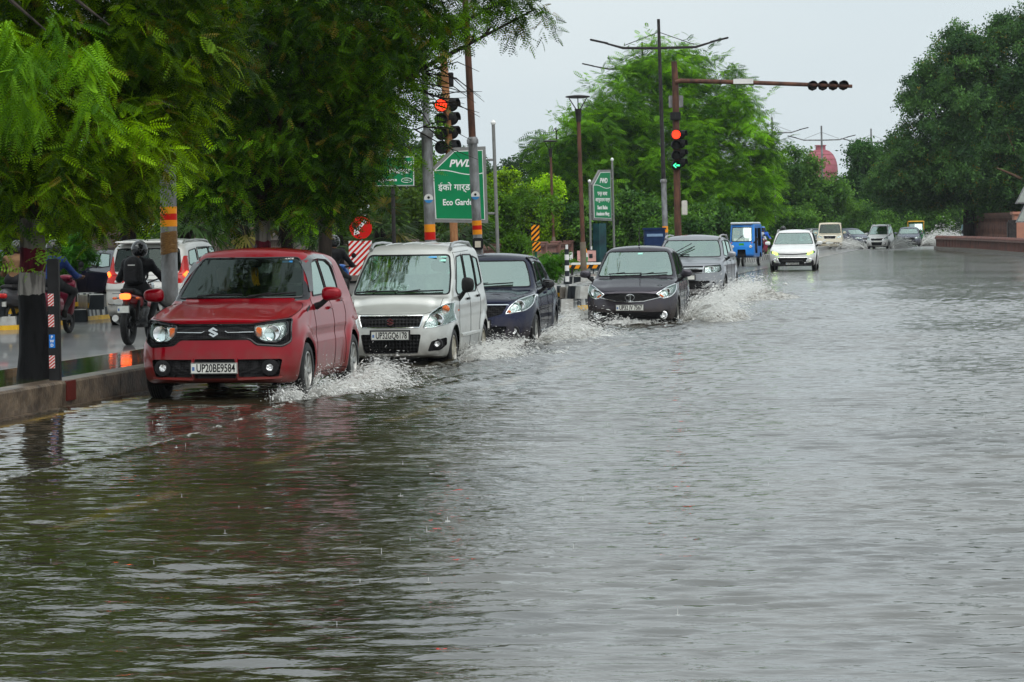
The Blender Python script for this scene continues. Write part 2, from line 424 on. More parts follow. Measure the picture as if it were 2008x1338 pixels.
def region(name, view, poly, m, sym=True, depth=0.0, rim=None, lo=-9, hi=9, nmin=.12, label=None, wall=None, back=None, split=True):
    """sym: front/rear/top polygons are mirrored to -x; side ones always cut both flanks.
    lo/hi limit y (front, rear views) or |x| (side view)"""
    return dict(name=name, view=view, poly=poly, m=m, sym=sym, depth=depth, rim=rim, lo=lo, hi=hi, nmin=nmin, label=label, wall=wall, back=back, split=split)
class Body:
    def __init__(s, sp):
        s.sp = sp; s.k1 = sp.get('kc', .10)
    def f(s, x, y, z):
        q = s.sp; ax = np.abs(x); L = q['L']
        hw = ip(z, q['side'])
        for yc, zc, Rr, amp in q['arches']:
            r = np.sqrt((y-yc)**2+(z-zc)**2)
            hw = hw+amp*np.exp(-((r-Rr)/.075)**2)
        hw = hw*(1-q.get('nose', .05)*np.clip((q.get('nosel', .9)-y)/q.get('nosel', .9), 0, 1)**2) * (1-q.get('tail', .05)*np.clip((y-(L-.9))/.9, 0, 1)**2)
        for (z0, amp, w_) in q.get('lines', []): hw = hw-amp*np.exp(-((z-z0)/w_)**2)
        side = ax-hw
        fr = (ip(z, q['front'])+q.get('fc', .10)*(ax/.8)**2.0+q.get('fc4', .10)*(ax/.8)**6)-y
        re = y-(ip(z, q['rear'])-q.get('rc', .08)*(ax/.8)**2.2)
        top = z-(ip(y, q['top'])-q.get('crown', .05)*(ax/.8)**2)
        for (x0, amp, w_) in q.get('hoodlines', []): top = top-amp*np.exp(-((ax-x0)/w_)**2)*np.clip((y-.2)/.3, 0, 1)
        bot = ip(y, q['bot'])-z
        a = smax(side, fr, q.get('kf', .22)); a = smax(a, re, q.get('kr', .2))
        a = smax(a, top, q.get('kt', .07)); a = smax(a, bot, .06)
        if 'green' not in q: return a
        g = q['green']
        gs = ax-(g['w0']-(z-g['z0'])*g['tum'])-0*z
        gs = gs+g.get('bulge', .0)*((z-g['z0'])/(q['H']-g['z0'])-.5)**2
        gr = z-(ip(y, g['roof'])-g.get('crown', .05)*(ax/.6)**2)
        y0, z0, y1, z1 = g['ws']; wl = math.hypot(y1-y0, z1-z0)
        gf = -((y-y0-g.get('wsc', .10)*(ax/.6)**2.2)*(z1-z0)-(z-z0)*(y1-y0))/wl
        y2, z2, y3, z3 = g['rw']; rl = math.hypot(y3-y2, z3-z2)
        gb = ((y-y2+g.get('rwc', .06)*(ax/.6)**2)*(z3-z2)-(z-z2)*(y3-y2))/rl
        b = smax(gs, gr, g.get('ks', .10)); b = smax(b, gf, g.get('kw', .07)); b = smax(b, gb, g.get('kb', .09))
        b = smax(b, (g['z0']-.25)-z, .02)
        return smin(a, b, g.get('blend', .05))
    def root(s, fun, lo, hi, n):
        a = np.full(n, lo, float); b = np.full(n, hi, float)
        for _ in range(34):
            m = (a+b)/2; v = fun(m) < 0; a = np.where(v, m, a); b = np.where(v, b, m)
        return (a+b)/2
    def on_side(s, pts, sx=1, off=0.0, dense=True):
        P = s.dens(pts) if dense else np.array(pts, float); n = len(P)
        x = s.root(lambda t: s.f(t, P[:, 0], P[:, 1]), .0, 1.3, n)
        return s.push(np.stack([x, P[:, 0], P[:, 1]], 1), off, sx)
    def on_front(s, pts, off=0.0, dense=True, rear=False):
        P = s.dens(pts) if dense else np.array(pts, float); n = len(P); mid = s.sp['L']*.5
        y = s.root(lambda t: s.f(P[:, 0], t, P[:, 1]), mid, s.sp['L']+.5 if rear else -.5, n)
        return s.push(np.stack([P[:, 0], y, P[:, 1]], 1), off, 1)
    def on_top(s, pts, off=0.0, dense=True):
        P = s.dens(pts) if dense else np.array(pts, float); n = len(P)
        z = s.root(lambda t: s.f(P[:, 0], P[:, 1], t), .4, 2.6, n)
        return s.push(np.stack([P[:, 0], P[:, 1], z], 1), off, 1)
    def push(s, V, off, sx):
        if off:
            G = grad(s.f, V); V = V+G/np.linalg.norm(G, axis=1)[:, None]*off
        V = V*np.array([sx, 1, 1]); return [Vector(v) for v in V]
    def dens(s, pts, st=.04):
        o = []
        for a, b in zip(pts[:-1], pts[1:]):
            n = max(1, int(math.hypot(b[0]-a[0], b[1]-a[1])/st))
            o += [(a[0]+(b[0]-a[0])*i/n, a[1]+(b[1]-a[1])*i/n) for i in range(n)]
        return np.array(o+[pts[-1]], float)

def chain(edges):
    nb = {}
    for a, b in edges: nb.setdefault(a, []).append(b); nb.setdefault(b, []).append(a)
    loops = []; seen = set()
    for st in nb:
        if st in seen: continue
        lp = [st]; seen.add(st); cur = st
        while True:
            nx = [q for q in nb[cur] if q not in seen]
            if not nx: break
            cur = nx[0]; seen.add(cur); lp.append(cur)
        loops.append(lp)
    return loops

def build_shell(root, sp, bodymat, res=.03):
    """body mesh cut into body + parts; returns Body for further placing"""
    B = Body(sp); W2 = sp['W']/2
    V, Q, N = implicit(B.f, (-W2-.15, -.25, .05), (W2+.15, sp['L']+.2, sp['H']+.12), res)
    bm = bmesh.new()
    vs = [bm.verts.new(p) for p in V]
    for q in Q:
        try: bm.faces.new([vs[i] for i in q])
        except ValueError: pass
    bm.normal_update()
    lay = bm.faces.layers.int.new('reg')
    exp = []
    for rg in sp['regions']:
        ax = AXS[rg['view']]; lo, hi, nm = rg['lo'], rg['hi'], rg['nmin']
        v = rg['view']; mid = sp['L']/2
        if v == 'side': c = (lambda p, n, nm=nm, lo=lo, hi=hi: abs(n.x) > nm and lo < abs(p.x) < hi)
        elif v == 'front': c = (lambda p, n, nm=nm, lo=lo, hi=hi: p.y < mid and n.y < -nm and lo < p.y < hi)
        elif v == 'rear': c = (lambda p, n, nm=nm, lo=lo, hi=hi: p.y > mid and n.y > nm and lo < p.y < hi)
        else: c = (lambda p, n, nm=nm: n.z > nm)
        d = dict(rg); d['ax'] = ax; d['cond'] = c; exp.append(d)
        if v != 'side' and rg['sym']:
            d2 = dict(d); d2['poly'] = [(-a, b) for a, b in rg['poly']]; exp.append(d2)
    carve(bm, exp, lay)
    bm.verts.ensure_lookup_table(); bm.faces.ensure_lookup_table(); bm.verts.index_update()
    P = np.array([v.co[:] for v in bm.verts]); G = grad(B.f, P); NN = G/np.maximum(np.linalg.norm(G, axis=1), 1e-9)[:, None]
    groups = {}
    for f in bm.faces:
        k = f[lay]
        if k == 0: key = (0, 0)
        else:
            e = exp[k-1]
            if e['m'] is None: continue
            if e['view'] == 'side' and e['split']: key = (k, 1 if f.calc_center_median().x > 0 else -1)
            else: key = (k, 0)
        groups.setdefault(key, []).append([v.index for v in f.verts])
    bm.free()
    outs = {}
    for (k, sd), fs in sorted(groups.items()):
        used = sorted(set(i for f in fs for i in f)); mp_ = {a: i for i, a in enumerate(used)}
        F = [tuple(mp_[i] for i in f) for f in fs]; PV = P[used]; PN = NN[used]
        if k == 0:
            outs['body'] = mesh_obj('body', PV, F, bodymat, root, normals=PN); continue
        e = exp[k-1]; dep = e['depth']
        ec = {}
        for f in F:
            for a, b in zip(f, f[1:]+f[:1]):
                kk = (min(a, b), max(a, b)); ec[kk] = ec.get(kk, 0)+1
        be = [kk for kk, c in ec.items() if c == 1]
        PV2 = PV-PN*dep; verts = list(PV2); faces = list(F); mats = [e['m']]; mi = [0]*len(F); nor = list(PN)
        if dep:
            base = {}
            for a, b in be:
                for q in (a, b):
                    if q not in base:
                        base[q] = len(verts); verts.append(PV[q]); verts.append(PV2[q])
                        nor += [PN[q]*.3, PN[q]*.3]
                faces.append((base[a], base[b], base[b]+1, base[a]+1)); mi.append(1)
            mats.append(e['wall'] or M_BLACK)
        o = mesh_obj(e['name'], np.array(verts), faces, mats, root, midx=mi, loopn=None)
        if not dep: o.data.normals_split_custom_set_from_vertices([tuple(x) for x in PN])
        if e['label']: o['label'] = e['label']
        if e['back']:                       # second skin behind a clear one
            bd, bmx = e['back']
            mesh_obj('reflector', PV-PN*bd, F, bmx, o, normals=PN)
        if e['rim']:
            r, rm = e['rim']; mb = MB()
            for lp in chain(be):
                if len(lp) > 5: mb.tube([PV[i]+PN[i]*.001 for i in lp], r, n=5, closed=True)
            if mb.v: mb.build('seal', rm, o, smooth=True)
        outs.setdefault(e['name'], []).append(o)
    return B, outs

def wheel(root, x, y, Rr, w_, style='spoke', rimmat=None, name='wheel', nsp=8):
    """wheel with its axis along x; outer side is sign(x)"""
    s = 1 if x > 0 else -1; rr = Rr*.66; h = w_/2
    t = MB(); prof = [(rr, -h*.8), (rr+.02, -h), (Rr-.035, -h), (Rr-.008, -h*.82), (Rr, -h*.6), (Rr, h*.6), (Rr-.008, h*.82), (Rr-.035, h), (rr+.02, h), (rr, h*.8), (rr, -h*.8)]
    t.lathe([(a, b) for a, b in prof], axis='X', n=36)
    for gr_ in (-.45, -.15, .15, .45): t.lathe([(Rr+.001, gr_*h-.006), (Rr+.001, gr_*h+.006)], axis='X', n=36, mi=1)
    wt = t.build('tyre', [M_RUB, M_WELL], None, smooth=True)
    wt.name = 'wheel'; wt.parent = root; wt.location = (x, y, Rr)
    rm = rimmat or M_SILVER
    b = MB(); face = s*h*.55
    b.lathe([(rr+.004, s*h*.86), (rr-.012, s*h*.9), (rr-.02, s*h*.5), (rr-.03, face-s*.03)], axis='X', n=36)
    b.lathe([(rr-.01, s*-h*.7), (rr-.03, face-s*.06), (0.001, face-s*.065)], axis='X', n=30, mi=1)
    b.lathe([(.001, face+s*.018), (.045, face+s*.014), (.055, face-s*.02)], axis='X', n=18)
    for k in range(nsp):
        a = 2*PI*k/nsp
        for da in ((-.09, .09) if style == 'split' else (0,)):
            c_, s_ = math.cos(a+da), math.sin(a+da); ln = rr-.06; md = .05+ln/2
            M = Matrix.Rotation(a+da, 3, 'X')
            wd = .028 if style == 'split' else .05
            v = []
            for t_, ww in ((.04, wd*.8), (rr-.012, wd*1.25)):
                for q in (-1, 1):
                    v.append(Vector((face+s*(.012 if t_ < .1 else .02), t_, q*ww/2))); v.append(Vector((face-s*.03, t_, q*ww/2)))
            b.add([M @ p for p in v], [(0, 2, 6, 4), (0, 4, 5, 1), (2, 3, 7, 6), (4, 6, 7, 5), (1, 5, 7, 3)])
    b.build('rim', [rm, M_WELL], wt, smooth=True)
    return wt

def rbox(c, d, k=.06, res=.02):
    f = lambda x, y, z: smax(smax(np.abs(x-c[0])-d[0]/2, np.abs(y-c[1])-d[1]/2, k), np.abs(z-c[2])-d[2]/2, k)
    V, Q, N = implicit(f, [c[i]-d[i]/2-2*res for i in range(3)], [c[i]+d[i]/2+2*res for i in range(3)], res, 2)
    return V, Q
def mirror_part(root, x, y, z, m, s, size=(.20, .10, .13), arm=True):
    """wing mirror: housing, foot and glass; s side"""
    def f(X, Y, Z):
        u = (X-x)*s
        a = np.abs(u)/(size[0]/2); b = (Y-y)/(size[1]/2)+.15*u/size[0]; c = (Z-z)/(size[2]/2)
        c = c*(1+.25*u/size[0])
        return ((np.abs(a)**3+np.abs(b)**2.5+np.abs(c)**2.8)**(1/2.8)-1)*.05
    V, Q, N = implicit(f, (x-size[0]*.7, y-size[1]*.8, z-size[2]*.8), (x+size[0]*.7, y+size[1]*.8, z+size[2]*.8), .012, 2)
    o = mesh_obj('wing_mirror', V, Q, m, root, normals=N)
    b = MB(); b.tube([(x-s*size[0]*.25, y+.01, z-size[2]*.38), (x-s*size[0]*.55, y+.02, z-size[2]*.75), (x-s*size[0]*.85, y+.05, z-size[2]*.95)], [.028, .03, .04], n=8)
    b.build('mirror_foot', M_BLACK, o, smooth=True)
    g = MB(); g.box((x, y+size[1]*.47, z), (size[0]*.8, .01, size[2]*.72), bev=.004); g.build('mirror_glass', M_CHROME, o)
    return o
def number_plate(root, p, txt, wd=.5, ht=.12, rz=0.0, rear=False, surround=None, tilt=0.0):
    M = frontM(Vector(p), rz+(PI if rear else 0), tilt)
    q = MB()
    def pb(cx, cz, w_, h_, d, mi, zo=0): 
        v = [M @ Vector((cx+a*w_/2, cz+b*h_/2, zo+c)) for a in (-1, 1) for b in (-1, 1) for c in (0, d)]
        q.add(v, [(0, 1, 3, 2), (4, 6, 7, 5), (0, 4, 5, 1), (2, 3, 7, 6), (0, 2, 6, 4), (1, 5, 7, 3)], mi)
    if surround: pb(0, 0, wd+.035, ht+.03, .008, 1, -.008)
    pb(0, 0, wd, ht, .008, 0, .001)
    for sx in (-1, 1):
        pb(sx*(wd/2-.004), 0, .005, ht-.006, .002, 1, .0092)
        pb(0, sx*(ht/2-.004), wd-.006, .005, .002, 1, .0092)
    pb(-wd/2+.03, -.005, .026, ht*.34, .001, 2, .0092)
    o = q.build('number_plate', [M_PLATE, M_INK, M_PBLUE], root)
    if not txt: return o
    t = MB(); text_to(t, txt, ht*1.02, M @ Matrix.Translation((.02, -.002, .011)), fit=wd*.82, depth=.002, bold=.002)
    t.build('lettering', M_INK, o)
    return o
def seats(root, sp, m, rear=True, y0=None, z0=.36, hr=None, hrmat=None):
    y = y0 or sp['green']['ws'][0]+.85; xs = sp['W']*.22
    top = sp['H']-.42
    for s in (-1, 1):
        b = MB(); V, Q = rbox((s*xs, y, z0+.05), (.5, .52, .2), .12, .045); b.add(V.tolist(), Q.tolist())
        V, Q = rbox((s*xs, y+.3, (z0+top)/2), (.48, .16, top-z0), .12, .045)
        V[:, 1] += (V[:, 2]-z0)*.15; b.add(V.tolist(), Q.tolist())
        o = b.build('seat', m, root, smooth=True, sharp=180)
        V, Q = rbox((s*xs, y+.40, top+.10), (.27, .12, .19), .1, .03); h = MB(); h.add(V.tolist(), Q.tolist()); h.build('headrest', hrmat or m, o, smooth=True, sharp=180)
    if rear:
        b = MB(); V, Q = rbox((0, y+1.12, (z0+top)/2), (sp['W']*.74, .2, top-z0-.05), .12, .05); b.add(V.tolist(), Q.tolist()); b.build('rear_bench', m, root, smooth=True, sharp=180)
def cabin(root, sp, dash=True, dashmat=None):
    g = sp['green']; w_ = sp['W']-.16; b = MB()
    b.box((0, sp['L']/2+.1, .30), (w_, sp['L']-1.5, .04))
    b.box((0, g['ws'][0]-.02, .62), (w_, .04, g['ws'][1]*1.0-.62+.0))
    b.build('cabin_floor', M_DARKIN, root)
    V, Q = rbox((0, g['ws'][0]+.30, g['ws'][1]-.115), (w_-.08, .5, .20), .12, .045)
    d = MB(); d.add(V.tolist(), Q.tolist())
    if dash: 
        o = d.build('dashboard', dashmat or M_DARKIN, root, smooth=True, sharp=180)
        sw = MB(); xs = -sp['W']*.22; c = Vector((xs, g['ws'][0]+.60, g['ws'][1]-.06)); M = Matrix.Rotation(R(-28), 3, 'X')
        sw.tube([c+M @ Vector((.18*math.cos(a), 0, .18*math.sin(a))) for a in [2*PI*k/20 for k in range(20)]], .014, n=6, closed=True)
        for a in (0, PI, -PI/2): sw.tube([c, c+M @ Vector((.18*math.cos(a), 0, .18*math.sin(a)))], .014, n=5)
        sw.build('steering_wheel', M_DARKIN, root, smooth=True)
        rv = MB(); rv.box((0, g['ws'][2]-.03, g['ws'][3]-.13), (.24, .03, .065), bev=.012); rv.build('inside_mirror', M_GLOSSBLACK, root, smooth=True)
def wells(root, sp, R_):
    b = MB(); W2 = sp['W']/2
    for y in sp['axles']:
        for s in (-1, 1):
            pts = [(R_*1.22*math.cos(a), R_*1.22*math.sin(a)) for a in [PI*(-.12+1.24*k/14) for k in range(15)]]
            n = len(pts); xi, xo = s*(W2-.32), s*(W2-.045)
            v = [(xi, y+p[0], R_+p[1]) for p in pts]+[(xo, y+p[0], R_+p[1]) for p in pts]
            b.add(v, [(i, i+1, i+n+1, i+n) for i in range(n-1)]+[tuple(range(n))])
    b.box((0, sp['L']/2, sp['botz']+.07), (sp['W']*.7, sp['L']*.86, .1))
    b.build('underbody', M_WELL, root)
def seams(root, B, sides=(), fronts=(), tops=(), r=.0035, m=None):
    b = MB()
    for pl in sides:
        for s in (-1, 1): b.tube(B.on_side(pl, s, .0003), r, n=4)
    for pl in fronts: b.tube(B.on_front(pl, .0003), r, n=4)
    for pl in tops: b.tube(B.on_top(pl, .0003), r, n=4)
    return b.build('panel_gap', m or M_WELL, root)
def trim(root, pts, r, m, name, n=6, flat=None):
    b = MB(); b.tube(pts, r, n=n); return b.build(name, m, root, smooth=True)
def handle(root, B, y, z, m, s):
    p = B.on_side([(y, z)], s, .022, dense=False)[0]
    b = MB(); b.box(p, (.028, .17, .032), bev=.012); a = B.on_side([(y-.07, z)], s, .006, dense=False)[0]; c = B.on_side([(y+.07, z)], s, .006, dense=False)[0]
    b.box(a, (.03, .03, .03)); b.box(c, (.03, .03, .03)); return b.build('door_handle', m, root, smooth=True)
def wiper(root, B, x0, z0, x1, z1, arm=True, off=.02):
    b = MB(); pts = B.on_front([(x0, z0), (x1, z1)], off); b.tube(pts, .011, n=5)
    p2 = B.on_front([(x0, z0-.02), ((x0+x1)/2, (z0+z1)/2+.012)], off+.012); b.tube(p2, .007, n=5)
    return b.build('wiper', M_BLACK, root)
def arch_poly(y, z, r, n=20, bot=-.2):
    return [(y+r*math.cos(a), z+r*math.sin(a)) for a in [PI*k/n for k in range(n+1)]]+[(y-r, bot), (y+r, bot)]
def suzuki_s(root, p, sz, m, rz=0.0, tilt=0.0):
    """slanted S emblem"""
    S = [(-.05, 1.0), (-1, .42), (-1, .30), (.30, -.42), (-.05, -.62), (-.72, -.24), (-1, -.40), (-1, -.52), (-.05, -1.0)]
    half = [(0, 1), (-.95, .42), (-.95, .22), (.28, -.42), (0, -.58), (-.62, -.24), (-.95, -.40)]
    poly = half+[(-a, -b) for a, b in half]
    b = MB(); M = frontM(Vector(p), rz, tilt)
    n = len(poly); v = [M @ Vector((a*sz*.5, c*sz*.5, d)) for d in (0, .012) for a, c in poly]
    b.add(v, [tuple(range(n, 2*n))]+[(i, (i+1) % n, (i+1) % n+n, i+n) for i in range(n)])
    return b.build('emblem', m, root)
def hatch_red():
    t = thing('hatchback_car', 'small glossy red hatchback with black windscreen pillars beside the median kerb', 'car', (0, 0, 0))
    red = paint('paint_red', (.27, .0, .008), metal=.25, rough=.36, coat=.7)
    sp = dict(L=3.70, W=1.69, H=1.60, botz=.18, axles=(.70, 3.135),
        side=[(.15, .76), (.30, .815), (.55, .835), (.80, .815), (.95, .79), (1.05, .74)],
        front=[(.15, .10), (.27, .03), (.38, .0), (.60, .015), (.72, .03), (.84, .07), (.90, .14), (1.0, .3)],
        rear=[(.15, 3.6), (.35, 3.70), (.75, 3.70), (1.0, 3.62)],
        top=[(0, .80), (.12, .865), (.4, .93), (.95, 1.03), (1.2, 1.05), (2.5, 1.06), (3.3, 1.07), (3.7, 1.02)],
        bot=[(0, .22), (.35, .19), (1.0, .17), (2.8, .17), (3.4, .22), (3.7, .28)],
        arches=[(.70, .30, .40, .035), (3.135, .30, .40, .045)], nose=.03, nosel=.8, fc=.10, fc4=.07, rc=.10, kf=.20, kt=.06, crown=.05,
        hoodlines=[(.60, .012, .05)],
        green=dict(z0=1.0, w0=.775, tum=.30, bulge=.05, roof=[(1.2, 1.50), (1.7, 1.58), (2.2, 1.60), (2.8, 1.575), (3.4, 1.52)], crown=.05,
                   ws=(1.02, 1.03, 1.75, 1.55), wsc=.13, rw=(3.68, 1.0, 3.30, 1.52), ks=.09, kw=.05, kb=.12, blend=.05), lines=[(.66, .008, .05)])
    hous = rpoly([(-.765, .865), (-.40, .815), (.40, .815), (.765, .865), (.77, .63), (.70, .585), (.44, .605), (.37, .665), (-.37, .665), (-.44, .605), (-.70, .585), (-.77, .63)], .03)
    lens = rpoly([(.415, .805), (.73, .845), (.745, .70), (.66, .625), (.50, .635), (.42, .70)], [.03, .04, .08, .08, .08, .05])
    GR = meshgrille('honeycomb_grille', (.03, .03, .032), (.004, .004, .005), 60)
    sp['regions'] = [
        region('wheel_arch', 'side', arch_poly(.70, .30, .355), None), region('wheel_arch', 'side', arch_poly(3.135, .30, .355), None),
        region('pillar_trim', 'side', [(.98, 1.02), (1.02, 1.10), (1.62, 1.56), (1.74, 1.53), (1.62, 1.44), (1.35, 1.08), (1.25, 1.04)], M_GLOSSBLACK, nmin=.2),
        region('windscreen', 'front', rpoly([(-.69, 1.065), (.69, 1.065), (.60, 1.36), (.535, 1.487), (-.535, 1.487), (-.60, 1.36)], .05), M_WS, sym=False, lo=.8, hi=2.1, rim=(.012, M_GLOSSBLACK)),
        region('side_window', 'side', rpoly([(1.42, 1.075), (1.80, 1.43), (2.13, 1.455), (2.13, 1.085)], .04), M_SG, rim=(.010, M_BLACK), nmin=.3),
        region('side_window', 'side', rpoly([(2.19, 1.085), (2.19, 1.455), (2.62, 1.44), (2.82, 1.36), (2.80, 1.12), (2.72, 1.09)], .05), M_SG, rim=(.010, M_BLACK), nmin=.3),
        region('rear_window', 'rear', rpoly([(-.55, 1.10), (.55, 1.10), (.47, 1.42), (-.47, 1.42)], .06), M_WSG, sym=False, rim=(.01, M_BLACK)),
        region('front_grille', 'front', hous, GR, sym=False, depth=.018, wall=M_GLOSSBLACK, hi=.8, nmin=.05, rim=(.011, M_GLOSSBLACK)),
        region('headlight', 'front', lens, M_LENS, rim=(.008, M_CHROME), hi=.8, nmin=.05, back=(.035, M_REFL)),
        region('lower_grille', 'front', rpoly([(-.70, .455), (-.23, .455), (-.245, .27), (-.66, .27)], .03), GR, sym=True, depth=.045, wall=M_BLACK, hi=.8),
        region('plate_recess', 'front', rpoly([(-.215, .46), (.215, .46), (.225, .255), (-.225, .255)], .02), GR, sym=False, depth=.035, hi=.8),
        region('tail_light', 'rear', rpoly([(.56, .98), (.76, 1.0), (.78, .72), (.62, .70)], .04), M_REDL),
    ]
    B, o = build_shell(t, sp, red, .028)
    seams(t, B, sides=[[(1.30, 1.06), (1.22, .95), (1.24, .45), (1.30, .26)], [(2.16, 1.08), (2.19, .9), (2.19, .4), (2.16, .27)], [(2.85, 1.1), (2.86, .85), (2.72, .62), (2.66, .30)], [(1.30, .25), (2.70, .25)], [(.36, .88), (.75, .95), (1.1, 1.01)]],
          fronts=[[(-.75, .88), (-.42, .835), (.42, .835), (.75, .88)]], tops=[[(-.56, 1.9), (-.56, 3.1)], [(.56, 1.9), (.56, 3.1)]])
    # visor over the door glass
    for s in (-1, 1):
        v = MB()
        a = B.on_side([(1.36, 1.12), (1.70, 1.44), (1.85, 1.50), (2.16, 1.515), (2.60, 1.50), (2.86, 1.42), (2.90, 1.2)], s, .012)
        b_ = B.on_side([(1.43, 1.12), (1.74, 1.41), (1.87, 1.455), (2.16, 1.465), (2.58, 1.45), (2.80, 1.38), (2.85, 1.2)], s, .022)
        n = min(len(a), len(b_)); v.add(a[:n]+b_[:n], [(i, i+1, i+1+n, i+n) for i in range(n-1)])
        v.build('rain_visor', mat('visor_grey', (.10, .11, .115), rough=.15, coat=.5), t, smooth=True)
    for s in (-1, 1):
        trim(t, B.on_front([(s*.14, .735), (s*.42, .74)], -.004), .008, M_CHROME, 'chrome_strip')
        trim(t, B.on_front([(s*.11, .750), (s*.14, .735)], -.004), .006, M_CHROME, 'chrome_strip')
        # lamps inside the lens
        l = MB(); p = B.on_front([(s*.60, .725)], -.012, dense=False)[0]
        l.lathe([(.001, .0), (.05, -.004), (.078, -.014), (.084, -.004), (.086, .03)], c=p, axis='Y', n=22)
        l.build('lamp_bowl', M_CHROME, t, smooth=True)
        l = MB(); p = B.on_front([(s*.462, .735)], -.008, dense=False)[0]; l.box(p, (.065, .02, .10), bev=.01); l.build('turn_signal', M_AMBER, t, smooth=True)
        l = MB(); p = B.on_front([(s*.575, .365)], -.012, dense=False)[0]
        l.lathe([(.001, 0), (.035, -.006), (.04, .0)], c=p, axis='Y', n=18); l.lathe([(.042, 0), (.05, -.012), (.085, -.008), (.09, .03)], c=p, axis='Y', n=22, mi=1)
        l.build('fog_light', [M_REFL, M_BLACK], t, smooth=True)
        mirror_part(t, s*.985, 1.30, 1.10, red, s, (.22, .13, .145))
        handle(t, B, 2.02, .93, red, s); handle(t, B, 2.72, 1.0, red, s)
        p = B.on_side([(.98, .945)], s, .004, dense=False)[0]; k = MB(); k.box(p, (.012, .16, .035), rot=Matrix.Rotation(R(16), 3, 'X'), bev=.004); k.build('fender_vent', M_BLACK, t)
        wheel(t, s*.765, .70, .302, .17, 'split', nsp=7); wheel(t, s*.765, 3.135, .302, .17, 'split', nsp=7)
    suzuki_s(t, (0, -.012, .74), .105, M_CHROME)
    number_plate(t, (0, -.012, .365), 'UP20BE9584', .5, .115)
    trim(t, B.on_front([(-.235, .47), (-.24, .25)], .004), .012, red, 'bumper_rib'); trim(t, B.on_front([(.235, .47), (.24, .25)], .004), .012, red, 'bumper_rib')
    trim(t, B.on_front([(-.68, .262), (-.24, .252)], .012), .016, red, 'bumper_rib'); trim(t, B.on_front([(.68, .262), (.24, .252)], .012), .016, red, 'bumper_rib')
    cabin(t, sp); seats(t, sp, M_SEAT); wells(t, sp, .30)
    wiper(t, B, -.45, 1.075, .05, 1.085); wiper(t, B, .12, 1.07, .60, 1.10)
    k = MB(); p = B.on_front([(.42, 1.45)], -.006, dense=False)[0]; k.box(p, (.115, .004, .03), rot=Matrix.Rotation(R(-50), 3, 'X')); k.build('permit_sticker', mat('sticker_blue', (.05, .25, .55)), t)
    k = MB(); M = frontM(B.on_front([(.41, 1.475)], .004, dense=False)[0], 0, R(-50)); text_to(k, 'POLICE', .03, M, fit=.15, depth=.001, bold=.001); k.build('lettering', M_WHITE, t)
    # garland from the mirror
    k = MB(); rnd = random.Random(4)
    for i in range(14):
        x = .02+rnd.uniform(-.03, .03); y = 1.78; k.tube([(x, y, 1.42), (x+rnd.uniform(-.02, .02), y+.02, 1.33), (.03+rnd.uniform(-.05, .05), y, 1.21+rnd.uniform(-.03, .03))], .006, n=5)
    k.build('garland', mat('marigold', (.75, .35, .02), rough=.7, var=.4, nscale=40), t, smooth=True)
    k = MB(); k.tube([(0, 1.95, 1.60), (0, 1.955, 1.64)], [.014, .008]); k.build('antenna_base', M_BLACK, t)
    return t, sp, B
def car_common(t, sp, B, pm, mirror_m=None, handles=(), wst='spoke', rimm=None, mz=None, my=None, interior=M_SEAT, nsp=8, wipers=None, plate=None, full=True, hrm=None, msize=(.20, .12, .14)):
    g = sp['green']; W2 = sp['W']/2
    for s in (-1, 1):
        mirror_part(t, s*(W2+.11), my or g['ws'][0]+.28, mz or g['ws'][1]+.06, mirror_m or pm, s, msize)
        for (y, z) in handles: handle(t, B, y, z, pm, s)
        for y in sp['axles']: wheel(t, s*(W2-.095), y, sp['tyre'], .17, wst, rimm, nsp=nsp)
    wells(t, sp, sp['tyre'])
    if full: cabin(t, sp); seats(t, sp, interior, hrmat=hrm)
    for w_ in (wipers or []): wiper(t, B, *w_)
    if plate:
        p, txt, wd, ht = plate; number_plate(t, p, txt, wd, ht, surround=True)
def base_shape(L, W, H, axles, tyre, nose_z, hood_z, cowl_y, ws_top, ws_top_z, rear='hatch', side=None, front=None, green=None, **k):
    w = W/2; ftop = nose_z
    sp = dict(L=L, W=W, H=H, botz=.18, axles=axles, tyre=tyre,
        side=side or [(.15, w*.90), (.30, w*.965), (.55, w*.99), (.78, w*.975), (.92, w*.945), (1.05, w*.89)],
        front=front or [(.15, .10), (.27, .03), (.40, 0), (.60, .02), (.72, .05), (ftop, .12), (ftop+.2, .35)],
        rear=[(.15, L-.1), (.35, L), (.75, L), (1.0, L-.06)],
        top=[(0, ftop-.05), (.12, ftop), (.45, ftop+(hood_z-ftop)*.45), (cowl_y, hood_z), (cowl_y+.3, hood_z+.01), (L*.7, hood_z+.03), (L-.3, hood_z+.03), (L, hood_z-.02)],
        bot=[(0, .22), (.35, .19), (1.0, .17), (L-.8, .17), (L-.3, .22), (L, .28)],
        arches=[(axles[0], tyre, tyre+.09, .02), (axles[1], tyre, tyre+.09, .025)],
        nose=.05, nosel=.9, fc=.12, fc4=.09, kf=.24, kt=.08, crown=.05, lines=[])
    g = dict(z0=hood_z-.03, w0=w*.925, tum=.30, bulge=.05, crown=.05,
             roof=[(ws_top-.5, ws_top_z+.0), (ws_top+.1, H-.035), (ws_top+.6, H), (L-1.2, H-.015), (L-.3, H-.09)],
             ws=(cowl_y+.02, hood_z, ws_top, ws_top_z+.04), wsc=.14, rw=(L-.02, hood_z-.02, L-.38, H-.10), ks=.11, kw=.06, kb=.12, blend=.06)
    g.update(green or {}); sp['green'] = g; sp.update(k); return sp
